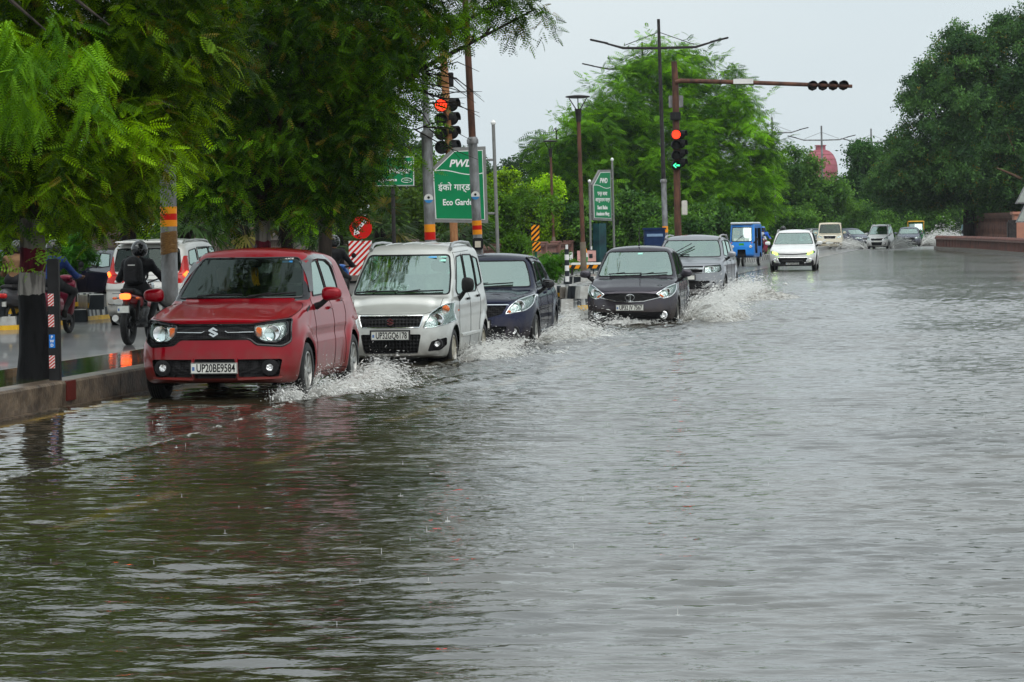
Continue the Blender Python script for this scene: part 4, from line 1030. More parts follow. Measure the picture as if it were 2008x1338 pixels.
def motorcycle(label, pm, lit=True, name='motorcycle', plate=True, group=None):
    """faces -Y: front wheel at y=-.65, rear wheel at y=.65"""
    t = thing(name, label, 'motorcycle', group=group)
    bike_wheel(t, -.64, .30, .085); bike_wheel(t, .64, .31, .115)
    for s in (-1, 1):
        b = MB(); b.tube([(s*.09, -.64, .30), (s*.09, -.44, .86)], [.026, .022], n=8); b.build('fork', M_SILVER, t, smooth=True)
        b = MB(); b.tube([(s*.10, .64, .31), (s*.10, .05, .38)], .028, n=6); b.tube([(s*.12, .58, .38), (s*.11, .42, .68)], .03, n=8); b.build('swing_arm', M_BLACK, t, smooth=True)
        b = MB(); b.tube([(s*.02, -.42, .95), (s*.22, -.40, 1.02), (s*.36, -.36, 1.0)], .013, n=6); b.tube([(s*.25, -.40, 1.02), (s*.37, -.36, 1.0)], .020, n=6); b.build('handlebar', M_BLACK, t, smooth=True)
        b = MB(); b.tube([(s*.24, -.41, 1.03), (s*.30, -.42, 1.20)], .007, n=5); V, Q = rbox((s*.33, -.42, 1.24), (.13, .03, .085), .03, .015); b.add(V.tolist(), Q.tolist()); b.build('mirror', M_BLACK, t, smooth=True, sharp=180)
        b = MB(); b.tube([(s*.08, .70, .74), (s*.16, .72, .73)], .010, n=5); V, Q = rbox((s*.19, .73, .73), (.08, .05, .045), .03, .012); b.add(V.tolist(), Q.tolist(), 1); b.build('indicator', [M_BLACK, M_AMBER], t, smooth=True, sharp=180)
        b = MB(); b.tube([(s*.08, .0, .32), (s*.24, .0, .31)], .014, n=6); b.build('foot_peg', M_BLACK, t, smooth=True)
    b = MB(); b.tube([(.10, -.1, .30), (.14, .2, .27), (.17, .45, .34), (.17, .78, .42)], [.025, .03, .05, .055], n=10); b.build('exhaust', M_SILVER, t, smooth=True)
    V, Q = rbox((0, -.02, .42), (.26, .40, .34), .08, .03); b = MB(); b.add(V.tolist(), Q.tolist()); b.build('engine', mat('engine_metal', (.12, .12, .12), rough=.4, metal=.6, var=.5, nscale=30, bump=.6), t, smooth=True, sharp=180)
    fn = lambda X, Y, Z: (np.sqrt((X/.15)**2+((Y+.14)/.30)**2+((Z-.82)/.14)**2)-1)*.13
    V, Q, N = implicit(fn, (-.25, -.5, .6), (.25, .25, 1.05), .025, 2); mesh_obj('fuel_tank', V, Q, pm, t, normals=N)
    V, Q = rbox((0, .36, .80), (.26, .66, .10), .06, .025); V[:, 2] += np.clip(V[:, 1]-.3, 0, 1)*.12; b = MB(); b.add(V.tolist(), Q.tolist()); b.build('seat', M_BLACK, t, smooth=True, sharp=180)
    fn = lambda X, Y, Z: smax(smax(np.abs(X)-.12+.12*np.clip(Y-.3, 0, 1), np.abs(Y-.46)-.32, .08), np.abs(Z-.70-.15*(Y-.46))-.09, .06)
    V, Q, N = implicit(fn, (-.2, .05, .5), (.2, .9, .95), .022, 2); mesh_obj('tail_cowl', V, Q, pm, t, normals=N)
    V, Q = rbox((0, .79, .76), (.19, .07, .10), .05, .015); b = MB(); b.add(V.tolist(), Q.tolist()); b.build('tail_lamp', M_REDON if lit else M_REDL, t, smooth=True, sharp=180)
    b = MB(); b.tube([(0, .70, .68), (0, .82, .58), (0, .90, .42)], [.05, .06, .05], n=6); b.build('mudguard', M_BLACK, t, smooth=True)
    if plate: number_plate(t, (0, .91, .56), plate if isinstance(plate, str) else None, .20, .12, rear=True)
    b = MB(); b.tube([(0, -.30, .55), (0, -.40, .86)], .035, n=6); b.tube([(0, -.35, .62), (0, .3, .66)], .025, n=6); b.build('frame', M_BLACK, t, smooth=True)
    b = MB(); b.lathe([(.001, -.09), (.06, -.08), (.085, -.04), (.07, .06), (.001, .09)], c=(0, -.52, .90), axis='Y', n=16); b.build('headlamp', M_REFL, t, smooth=True)
    b = MB(); n = 10; pts = [(0, -.64+.345*math.cos(a), .30+.345*math.sin(a)) for a in np.linspace(.3, 2.6, n)]
    b.add([(p[0]+q*.06, p[1], p[2]) for p in pts for q in (-1, 1)], [(2*i, 2*i+1, 2*i+3, 2*i+2) for i in range(n-1)]); b.build('front_mudguard', pm, t, smooth=True)
    return t
def scooter(label, pm, lit=True, group=None):
    """faces -Y"""
    t = thing('scooter', label, 'scooter', group=group)
    bike_wheel(t, -.60, .22, .085); bike_wheel(t, .52, .22, .09)
    fn = lambda X, Y, Z: smax(smax(np.abs(X)-.19+.10*np.clip((Y-.3)/.5, 0, 1)**2+.1*np.clip(.1-Y, 0, 1), np.abs(Y-.42)-.42, .14), np.abs(Z-.56-.12*(Y-.4))-.17, .16)
    V, Q, N = implicit(fn, (-.3, -.15, .25), (.3, 1.0, .95), .026, 2); mesh_obj('rear_body', V, Q, pm, t, normals=N)
    fn = lambda X, Y, Z: smax(smax(np.abs(X)-.20+.15*(Z-.6)**2, np.abs(Y+.42+.28*(Z-.6))-.045, .04), np.abs(Z-.62)-.34, .12)
    V, Q, N = implicit(fn, (-.3, -.75, .2), (.3, -.1, 1.05), .024, 2); mesh_obj('leg_shield', V, Q, pm, t, normals=N)
    b = MB(); b.box((0, -.12, .27), (.30, .56, .06), bev=.02); b.build('footboard', M_BLACK, t)
    V, Q = rbox((0, .34, .78), (.27, .68, .10), .07, .025); b = MB(); b.add(V.tolist(), Q.tolist()); b.build('seat', M_BLACK, t, smooth=True, sharp=180)
    V, Q = rbox((0, .83, .62), (.18, .06, .10), .04, .015); b = MB(); b.add(V.tolist(), Q.tolist()); b.build('tail_lamp', M_REDGLOW if lit else M_REDL, t, smooth=True, sharp=180)
    V, Q = rbox((0, -.50, .96), (.26, .16, .14), .08, .02); b = MB(); b.add(V.tolist(), Q.tolist()); b.build('headset', pm, t, smooth=True, sharp=180)
    b = MB(); b.lathe([(.001, -.10), (.05, -.09), (.06, -.05)], c=(0, -.50, .96), axis='Y', n=14); b.build('headlamp', M_REFL, t, smooth=True)
    for s in (-1, 1):
        b = MB(); b.tube([(s*.08, -.46, .97), (s*.34, -.40, .99)], .016, n=6); b.build('handlebar', M_BLACK, t)
        b = MB(); b.tube([(s*.22, -.44, 1.0), (s*.30, -.46, 1.18)], .006, n=5); b.lathe([(.001, -.01), (.05, -.008), (.055, .01), (.001, .02)], c=(s*.31, -.46, 1.21), axis='Y', n=14); b.build('mirror', M_BLACK, t, smooth=True)
    b = MB(); b.tube([(.14, .2, .26), (.16, .75, .30)], .045, n=8); b.build('exhaust', M_SILVER, t, smooth=True)
    number_plate(t, (0, .88, .47), None, .18, .10, rear=True)
    return t
# ------------------------------------------------------------------ three wheelers
def three_wheeler(name, label, cat, body_m, roof_m, W=1.05, L=2.7, H=1.85, passenger=True):
    """faces -Y, one front wheel, cab with big windscreen, canopy roof, two rear wheels"""
    t = thing(name, label, cat); w = W/2
    fr = lambda z: ip(z, [(.3, .10), (.5, .02), (.8, .0), (1.0, .03), (1.75, .22)])
    def f(x, y, z):
        ax = np.abs(x); a = smax(ax-(w-.03*np.clip(z-1.0, 0, 1)), fr(z)+.10*(ax/w)**2-y, .14)
        a = smax(a, y-L+.02, .05); a = smax(a, z-(H-.07), .05)
        a = smax(a, (.36+.12*np.clip((.7-y), 0, 1))-z, .08); return a
    sp = dict(L=L, W=W, H=H, regions=[
        region('windscreen', 'front', rpoly([(-w*.82, 1.06), (w*.82, 1.06), (w*.78, H-.20), (-w*.78, H-.20)], .06), M_WSG, sym=False, hi=.6, rim=(.016, M_BLACK)),
        region('front_opening', 'side', rpoly([(.38, .80), (.52, 1.62), (1.15, 1.62), (1.15, .55), (.50, .55)], .05), None),
        region('side_opening', 'side', rpoly([(1.28, .85), (1.28, 1.62), (2.35, 1.62), (2.35, .85)], .06), None),
        region('wheel_arch', 'side', arch_poly(2.15, .26, .34), None), region('fork_recess', 'front', rpoly([(-.17, .72), (.17, .72), (.2, .0), (-.2, .0)], .04), M_WELL, sym=False, depth=.10, hi=.6)])
    B = Body(sp); B.f = f
    Bd_f = Body.f
    V, Q, N = None, None, None
    class BB(Body):
        def f(s, x, y, z): return f(x, y, z)
    global Body_tmp
    old = globals()['Body']; globals()['Body'] = BB
    try: B, o = build_shell(t, sp, body_m, .04)
    finally: globals()['Body'] = old
    V, Q = rbox((0, L/2+.02, H-.03), (W-.06, L*.94, .10), .08, .035); b = MB(); b.add(V.tolist(), Q.tolist()); b.build('canopy', roof_m, t, smooth=True, sharp=180)
    for s in (-1, 1):
        b = MB(); p = B.on_front([(s*w*.72, .84)], -.004, dense=False)[0]; b.lathe([(.001, -.03), (.055, -.025), (.07, -.008), (.075, .03)], c=p, axis='Y', n=18); b.build('headlight', M_REFL, t, smooth=True)
        b = MB(); p = B.on_front([(s*w*.80, 1.00)], .0, dense=False)[0]; b.box(p, (.05, .03, .05), bev=.01); b.build('turn_signal', M_AMBER, t)
        mirror_part(t, s*(w+.10), .12, 1.15, M_BLACK, s, (.12, .06, .16))
        o_ = wheel(t, s*(w-.08), 2.15, .24, .11, nsp=5)
    wheel(t, 0.03, .28, .24, .10, nsp=5)
    b = MB(); b.tube([(.0, .28, .48), (0, .30, .75)], .05, n=8); b.tube([(-.10, .28, .5), (.10, .28, .5)], .03, n=6); b.build('fork', M_BLACK, t)
    b = MB(); b.box((0, 1.2, .42), (W*.86, 1.9, .05)); b.box((0, 1.18, .80), (W*.9, .05, .8)); b.build('cab_floor', M_DARKIN, t)
    b = MB(); V, Q = rbox((0, 1.0, .72), (W*.6, .3, .16), .08, .04); b.add(V.tolist(), Q.tolist()); b.build('seat', M_SEAT, t, smooth=True, sharp=180)
    b = MB(); V, Q = rbox((0, 2.2, .95), (W*.8, .16, .6), .08, .05); b.add(V.tolist(), Q.tolist()); b.build('rear_bench', M_SEAT, t, smooth=True, sharp=180)
    wiper(t, B, -.2, 1.09, .05, 1.3, off=.02)
    return t, B
# ------------------------------------------------------------------ foliage
def leaf_mat(name, gloss=.45, trans=.34):
    if name in MATS: return MATS[name]
    m = bpy.data.materials.new(name); m.use_nodes = True; n = m.node_tree.nodes; l = m.node_tree.links
    b = n['Principled BSDF']; o = n['Material Output']; b.inputs['Roughness'].default_value = gloss; b.inputs['Specular IOR Level'].default_value = .12
    a = n.new('ShaderNodeAttribute'); a.attribute_name = 'tone'
    t = n.new('ShaderNodeBsdfTranslucent'); hs = n.new('ShaderNodeHueSaturation'); hs.inputs['Value'].default_value = 1.5; hs.inputs['Saturation'].default_value = 1.1; hs.inputs['Hue'].default_value = .485
    l.new(a.outputs['Color'], b.inputs['Base Color']); l.new(a.outputs['Color'], hs.inputs['Color']); l.new(hs.outputs[0], t.inputs[0])
    mx = n.new('ShaderNodeMixShader'); mx.inputs[0].default_value = trans
    l.new(b.outputs[0], mx.inputs[1]); l.new(t.outputs[0], mx.inputs[2]); l.new(mx.outputs[0], o.inputs[0])
    MATS[name] = m; return m
LEAF = leaf_mat('leaf')
def frond_template(pairs=11, L=1.0, ll=.17, lw=.055, droop=.25):
    q = []
    for i in range(pairs):
        t = (i+.7)/pairs; x = t*L; z = -droop*t*t
        s = ll*(math.sin(PI*min(1, .18+.82*t))**.5)*(.55 if t > .93 else 1)
        for sd in (-1, 1):
            b = np.array([x, 0, z]); d = np.array([.35, sd*.92, -.22]); p = np.array([-.9*lw*.5/.5, 0, 0])*.55
            tip = b+d*s; mid = b+d*s*.5
            w_ = np.array([lw*.5, -sd*lw*.15, .012])
            q.append([b, mid-w_, tip, mid+w_])
    q.append([[0, -.006, 0], [L*.5, -.006, -droop*.25], [L*.5, .006, -droop*.25], [0, .006, 0]])
    q.append([[L*.5, -.006, -droop*.25], [L, 0, -droop], [L, 0.002, -droop], [L*.5, .006, -droop*.25]])
    return np.array(q, float)
def tuft_template(n, seed, leaf=.42, ratio=.5):
    r = np.random.default_rng(seed); q = []
    for i in range(n):
        c = r.normal(size=3)*.38; d = r.normal(size=3); d[2] -= .5; d /= np.linalg.norm(d); u = np.cross(d, r.normal(size=3)); u /= np.linalg.norm(u)
        s = leaf*r.uniform(.7, 1.3); q.append([c, c+d*s*.5-u*s*ratio*.5, c+d*s, c+d*s*.5+u*s*ratio*.5])
    return np.array(q, float)
FROND = frond_template(); FROND_S = frond_template(6, 1.0, .24, .11)
TUFTS = [tuft_template(9, s) for s in range(3)]
def place(T, pos, dirs, scale, rng, roll=.6):
    """instances of template T: x axis along dirs"""
    n = len(pos); d = dirs/np.linalg.norm(dirs, axis=1)[:, None]
    up = np.tile([0, 0, 1.0], (n, 1))+rng.normal(size=(n, 3))*roll
    y = np.cross(up, d); y /= np.maximum(np.linalg.norm(y, axis=1)[:, None], 1e-6); z = np.cross(d, y)
    M = np.stack([d, y, z], 2)*scale[:, None, None]
    return (np.einsum('nij,qkj->nqki', M, T)+pos[:, None, None, :])
def crown(name, lobes, nspray, parent, seed, T=FROND, size=.34, per=7, spl=.55, droop=.5, cols=((.035, .085, .012), (.06, .13, .018)), hang=.0, shell=.45, clump=11, tpow=1.3, yellow=0.0, m=None, outside=None):
    """leaf sprays over the shells of the lobes [(centre, radii, weight)]"""
    rng = np.random.default_rng(seed); w_ = np.array([l[2] if len(l) > 2 else l[1][0]*l[1][2] for l in lobes], float); w_ /= w_.sum()
    nc = max(6, nspray//clump); li = rng.choice(len(lobes), nc, p=w_); cen = np.array([l[0] for l in lobes], float)[li]; rad = np.array([l[1] for l in lobes], float)[li]
    u = rng.normal(size=(nc, 3)); u /= np.linalg.norm(u, axis=1)[:, None]
    rr = 1-shell*rng.random(nc)**1.6+rng.normal(size=nc)*.07
    lump = 1+.16*np.sin(u[:, 0]*5+seed)*np.sin(u[:, 1]*6+2*seed)*np.sin(u[:, 2]*5+1)
    cb = cen+u*rad*(rr*lump)[:, None]; ct = rng.random(nc)
    ci = rng.integers(nc, size=nspray); mr = rad[ci].mean(1)
    base = cb[ci]+rng.normal(size=(nspray, 3))*(mr*.15)[:, None]*np.array([1, 1, .75]); u = u[ci]*.6+rng.normal(size=(nspray, 3))*.4
    out = u*np.array([1, 1, .5]); out[:, 2] -= droop; out += rng.normal(size=out.shape)*.35; out /= np.linalg.norm(out, axis=1)[:, None]
    tn0 = np.sin(base[:, 0]*2.1+seed)*np.sin(base[:, 2]*2.6+1)+np.sin(base[:, 1]*1.9+base[:, 2]*1.3+seed)*.6; tone = np.clip(.12+.24*tn0+.55*ct[ci]+rng.normal(size=nspray)*.12, 0, 1)**tpow
    t = (np.arange(per)+.5)/per
    pos = base[:, None, :]+out[:, None, :]*(t*spl)[None, :, None]; pos[:, :, 2] -= hang*(t**2)[None, :]*spl
    sidev = np.cross(out, np.tile([0, 0, 1.0], (nspray, 1))); sidev /= np.maximum(np.linalg.norm(sidev, axis=1)[:, None], 1e-6)
    sg = np.where(np.arange(per) % 2 == 0, 1, -1)
    dr = out[:, None, :]*.6+sidev[:, None, :]*(sg*.8)[None, :, None]+rng.normal(size=(nspray, per, 3))*.3; dr[:, :, 2] -= droop*.35
    pos = pos.reshape(-1, 3); dr = dr.reshape(-1, 3); n = len(pos)
    if outside is not None:
        k = outside(pos); pos = pos[k]; dr = dr[k]; keep = k
    else: keep = np.ones(n, bool)
    n2 = len(pos); sc_ = size*rng.uniform(.65, 1.2, n2)
    if isinstance(T, list):
        ch = rng.integers(len(T), size=n2); G = np.concatenate([place(T[i], pos[ch == i], dr[ch == i], sc_[ch == i], rng) for i in range(len(T))]); order = np.concatenate([np.where(ch == i)[0] for i in range(len(T))])
    else: G = place(T, pos, dr, sc_, rng); order = np.arange(n2)
    tn = np.repeat(tone, per)[keep][order]; tn = np.clip(tn+rng.normal(size=n2)*.18, 0, 1)
    c0, c1 = np.array(cols[0]), np.array(cols[1]); cc = c0+(c1-c0)*tn[:, None]
    if yellow: 
        yk = rng.random(n2) < yellow; cc[yk] = np.array([.20, .17, .02])*rng.uniform(.6, 1.1, (yk.sum(), 1))
    q = G.shape[1]; cc = np.repeat(cc, q, 0)*rng.uniform(.85, 1.15, (n2*q, 1))
    return fast_quads(name, G.reshape(-1, 4, 3), m or LEAF, parent, cc)
BARK = mat('bark', (.045, .035, .028), rough=.7, col2=(.012, .01, .009), nscale=9, bump=1.0, bscale=14, stretch=(1, 1, .25))
def limbs(root, base, top, r, lobes, seed, m=None, n=2, name='limb'):
    rnd = random.Random(seed)
    for l in lobes:
        c = Vector(l[0]); s = base.lerp(top, rnd.uniform(.75, 1)); b = MB()
        mid = s.lerp(c, .5)+Vector((rnd.uniform(-.2, .2), rnd.uniform(-.2, .2), .25*abs(c.z-s.z)*.3))
        b.tube([s, s.lerp(mid, .5)+Vector((0, 0, .05)), mid, c], [r*.5, r*.4, r*.28, r*.10], n=7)
        for k in range(n+2):
            p = mid.lerp(c, rnd.random()); e = p+Vector((rnd.uniform(-1, 1)*l[1][0]*.7, rnd.uniform(-1, 1)*l[1][1]*.7, rnd.uniform(-.3, .6)*l[1][2]))
            b.tube([p, p.lerp(e, .5)+Vector((0, 0, .1)), e], [r*.18, r*.12, r*.04], n=5)
        b.build(name, m or BARK, root, smooth=True)
def tree(name, label, base, trunk_h, r, lobes, nspray, seed, group=None, trunk_m=None, lean=(0, 0), wob=.06, rise=None, **kw):
    """lobes in local coordinates (base at 0)"""
    root = thing(name, label, 'tree', base, group=group); rnd = random.Random(seed)
    pts = []; rs = []
    for i in range(9):
        t = i/8; pts.append(Vector((lean[0]*t+rnd.uniform(-wob, wob)*t, lean[1]*t+rnd.uniform(-wob, wob)*t, -.05+trunk_h*t))); rs.append(r*(1.25 if i == 0 else 1.05-.35*t))
    b = MB(); b.tube(pts, rs, n=14)
    b.build('trunk', trunk_m or BARK, root, smooth=True)
    limbs(root, pts[4], pts[-1], r*1.1, lobes, seed)
    crown('crown', lobes, nspray, root, seed, **kw)
    return root
def bush(name, label, loc, rad, n, seed, cat='bush', group=None, **kw):
    root = thing(name, label, cat, loc, group=group)
    crown('foliage', [((0, 0, rad[2]*.75), rad, 1)], n, root, seed, **kw)
    b = MB(); rnd = random.Random(seed)
    for k in range(5): b.tube([(rnd.uniform(-.05, .05), rnd.uniform(-.05, .05), -.02), (rnd.uniform(-.4, .4)*rad[0], rnd.uniform(-.4, .4)*rad[1], rad[2]*.9)], [.02, .008], n=5)
    b.build('stem', BARK, root); return root
def fan_palm(label, loc, h, seed, nf=26, fr=.75, group=None, skirt=True, r=.17):
    root = thing('fan_palm', label, 'palm', loc, group=group); rng = np.random.default_rng(seed)
    b = MB(); b.tube([(0, 0, -.05), (.02, 0, h*.5), (0, .03, h)], [r*1.2, r, r*.9], n=12)
    b.build('trunk', mat('palm_trunk', (.03, .022, .018), rough=.8, col2=(.008, .006, .006), nscale=12, bump=1.0, bscale=26), root, smooth=True)
    Q = []; Cc = []
    def strip(a, bb, w_): 
        d = bb-a; u = np.cross(d, rng.normal(size=3)); u = u/np.linalg.norm(u)*w_; Q.append([a, a+(bb-a)*.45-u, bb, a+(bb-a)*.45+u])
    S = []
    for k in range(240):
        a = rng.random()*6.28; z = h*rng.uniform(.25, 1.0); p = np.array([math.cos(a)*r*.8, math.sin(a)*r*.8, z]); e = p+np.array([math.cos(a)*.14, math.sin(a)*.14, -.22])*rng.uniform(.5, 1.2); u = np.array([-math.sin(a), math.cos(a), 0])*.03
        S.append([p-u, p+u, e+u*.3, e-u*.3])
    S = np.array(S); fast_quads('bark_fringe', S, LEAF, root, np.tile([.018, .013, .010], (len(S), 1))*rng.uniform(.5, 1.5, (len(S), 1)))
    for k in range(nf):
        a = rng.random()*6.28; el = rng.uniform(-.55, 1.35); d = np.array([math.cos(a)*math.cos(el), math.sin(a)*math.cos(el), math.sin(el)])
        st = np.array([0, 0, h]); pe = st+d*fr*rng.uniform(.7, 1.0); side = np.cross(d, [0, 0, 1]); side /= np.linalg.norm(side); up = np.cross(side, d)
        Q.append([st-side*.012, pe-side*.012, pe+side*.012, st+side*.012]); col = np.array([.05, .10, .03]) if rng.random() > .2 else np.array([.14, .13, .03])
        Cc.append(col*.8); nb = 24; Rb = fr*rng.uniform(.75, 1.0)
        for i in range(nb):
            th = -2.1+4.2*i/(nb-1); dd = d*math.cos(th)+side*math.sin(th); dd = dd+up*.15*rng.normal(); tip = pe+dd*Rb*(.75+.25*math.cos(th*.7))-np.array([0, 0, Rb*.22]); m_ = pe+(tip-pe)*.55+np.array([0, 0, Rb*.07])
            w2 = (-d*math.sin(th)+side*math.cos(th))*Rb*.055; Q.append([pe, m_-w2, tip, m_+w2]); Cc.append(col*rng.uniform(.6, 1.3))
    Q = np.array([q for q in Q]); fast_quads('fronds', Q, LEAF, root, np.array(Cc)); return root
# ------------------------------------------------------------------ flood water, roads, kerbs
rng0 = np.random.default_rng(7)
CARS = [  # front centre (photo column, depth) -> where each stands on the road
    ('red', stand(420, 700, 31.0)), ('silver', stand(765, 640, 38.8)), ('navy', stand(928, 600, 44.9)), ('brown', stand(1235, 600, 53.7)), ('suv', stand(1342, 540, 71.0))]
CP = {k: v for k, v in CARS}
def seg_dist(X, Y, pl):
    d = np.full(X.shape, 99.0)
    for (x0, y0), (x1, y1) in zip(pl[:-1], pl[1:]):
        dx, dy = x1-x0, y1-y0; t = np.clip(((X-x0)*dx+(Y-y0)*dy)/(dx*dx+dy*dy), 0, 1)
        d = np.minimum(d, np.hypot(X-x0-t*dx, Y-y0-t*dy))
    return d
def waves(X, Y, seed, n, lmin, lmax, amp, spread):
    r = np.random.default_rng(seed); h = np.zeros(X.shape)
    for _ in range(n):
        lam = math.exp(r.uniform(math.log(lmin), math.log(lmax))); a = PI/2+.16+r.normal()*spread
        k = 2*PI/lam; wob = .35*lam*np.sin(X*r.uniform(.4, 1.4)+Y*r.uniform(.2, .7)+r.uniform(0, 6))
        g = .55+.45*np.sin(X*r.uniform(.2, .9)+r.uniform(0, 6))*np.sin(Y*r.uniform(.15, .6)+r.uniform(0, 6))
        ph = np.sin(k*(X*math.cos(a)+Y*math.sin(a)+wob)+r.uniform(0, 6)); h += amp*lam*g*(.6*ph+.5*(1-np.sqrt(np.clip((1-ph)*.5+.004, 0, 1)))*1.6)/n**.5
    return h
def snoise(X, Y, sc_, seed):
    r = np.random.default_rng(seed); h = np.zeros(X.shape)
    for _ in range(7):
        a = r.uniform(0, 6.28); f = sc_*r.uniform(.6, 1.6); h += np.sin((X*math.cos(a)+Y*math.sin(a))*f+r.uniform(0, 6.28)+1.3*np.sin((X*math.sin(a)-Y*math.cos(a))*f*.7+r.uniform(0, 6)))
    return h/7**.5
def water_material():
    m = bpy.data.materials.new('flood_water'); m.use_nodes = True; n = m.node_tree.nodes; l = m.node_tree.links
    b = n['Principled BSDF']; b.inputs['Roughness'].default_value = .035; b.inputs['IOR'].default_value = 2.4; b.inputs['Specular IOR Level'].default_value = .62
    at_ = n.new('ShaderNodeAttribute'); at_.attribute_name = 'mask'; sp = n.new('ShaderNodeSeparateColor'); l.new(at_.outputs['Color'], sp.inputs[0])
    tcn = n.new('ShaderNodeTexCoord')
    # mud colour
    nz = n.new('ShaderNodeTexNoise'); nz.inputs['Scale'].default_value = .35; nz.inputs['Detail'].default_value = 4; l.new(tcn.outputs['Object'], nz.inputs[0])
    r1 = n.new('ShaderNodeValToRGB'); r1.color_ramp.elements[0].color = (.020, .017, .009, 1); r1.color_ramp.elements[1].color = (.042, .035, .020, 1)
    r1.color_ramp.elements[0].position = .35; r1.color_ramp.elements[1].position = .65; l.new(nz.outputs[0], r1.inputs[0])
    mY = n.new('ShaderNodeMix'); mY.data_type = 'RGBA'; mY.inputs[7].default_value = (.36, .24, .05, 1); l.new(sp.outputs[2], mY.inputs[0]); l.new(r1.outputs[0], mY.inputs[6])
    # broken foam
    fn_ = n.new('ShaderNodeTexNoise'); fn_.inputs['Scale'].default_value = 9; fn_.inputs['Detail'].default_value = 9; fn_.inputs['Roughness'].default_value = .75; l.new(tcn.outputs['Object'], fn_.inputs[0])
    ad = n.new('ShaderNodeMath'); ad.operation = 'ADD'; l.new(fn_.outputs[0], ad.inputs[0]); l.new(sp.outputs[0], ad.inputs[1])
    fr = n.new('ShaderNodeValToRGB'); fr.color_ramp.elements[0].position = .78; fr.color_ramp.elements[1].position = 1.25 if False else 1.0; l.new(ad.outputs[0], fr.inputs[0])
    mF = n.new('ShaderNodeMix'); mF.data_type = 'RGBA'; mF.inputs[7].default_value = (.62, .64, .60, 1); l.new(fr.outputs[0], mF.inputs[0]); l.new(mY.outputs[2], mF.inputs[6])
    l.new(mF.outputs[2], b.inputs['Base Color'])
    rr = n.new('ShaderNodeMath'); rr.operation = 'MULTIPLY_ADD'; rr.inputs[1].default_value = .5; rr.inputs[2].default_value = .035; l.new(fr.outputs[0], rr.inputs[0]); ra = n.new('ShaderNodeMath'); ra.operation = 'ADD'; l.new(rr.outputs[0], ra.inputs[0]); l.new(at_.outputs['Alpha'], ra.inputs[1]); l.new(ra.outputs[0], b.inputs['Roughness'])
    # small ripples: three stretched noises and pocks of rain
    mp = n.new('ShaderNodeMapping'); mp.inputs['Rotation'].default_value = (0, 0, -.16); mp.inputs['Scale'].default_value = (.5, 1.0, 1); l.new(tcn.outputs['Object'], mp.inputs[0])
    h = None
    for sc_, det, amp in ((1.5, 2, .30), (5.5, 2, .30), (15, 2, .17), (36, 2, .05)):
        q = n.new('ShaderNodeTexNoise'); q.inputs['Scale'].default_value = sc_; q.inputs['Detail'].default_value = det; q.inputs['Distortion'].default_value = .9; l.new(mp.outputs[0], q.inputs[0])
        k = n.new('ShaderNodeMath'); k.operation = 'MULTIPLY_ADD'; k.inputs[1].default_value = amp; l.new(q.outputs[0], k.inputs[0])
        if h is None: k.inputs[2].default_value = 0
        else: l.new(h, k.inputs[2])
        h = k.outputs[0]
    vo = n.new('ShaderNodeTexVoronoi'); vo.inputs['Scale'].default_value = 1.9; l.new(tcn.outputs['Object'], vo.inputs[0])
    w1 = n.new('ShaderNodeMath'); w1.operation = 'MULTIPLY'; w1.inputs[1].default_value = 95; l.new(vo.outputs['Distance'], w1.inputs[0])
    w2 = n.new('ShaderNodeMath'); w2.operation = 'SINE'; l.new(w1.outputs[0], w2.inputs[0])
    w3 = n.new('ShaderNodeMapRange'); w3.inputs[1].default_value = .0; w3.inputs[2].default_value = .16; w3.inputs[3].default_value = .05; w3.inputs[4].default_value = 0; l.new(vo.outputs['Distance'], w3.inputs[0])
    w4 = n.new('ShaderNodeMath'); w4.operation = 'MULTIPLY_ADD'; l.new(w2.outputs[0], w4.inputs[0]); l.new(w3.outputs[0], w4.inputs[1]); l.new(h, w4.inputs[2])
    hh = n.new('ShaderNodeMath'); hh.operation = 'MULTIPLY'; l.new(w4.outputs[0], hh.inputs[0]); l.new(sp.outputs[1], hh.inputs[1])
    bp = n.new('ShaderNodeBump'); bp.inputs['Strength'].default_value = 1.0; bp.inputs['Distance'].default_value = WBUMP; l.new(hh.outputs[0], bp.inputs['Height'])
    l.new(bp.outputs[0], b.inputs['Normal'])
    return m
WBUMP = .040
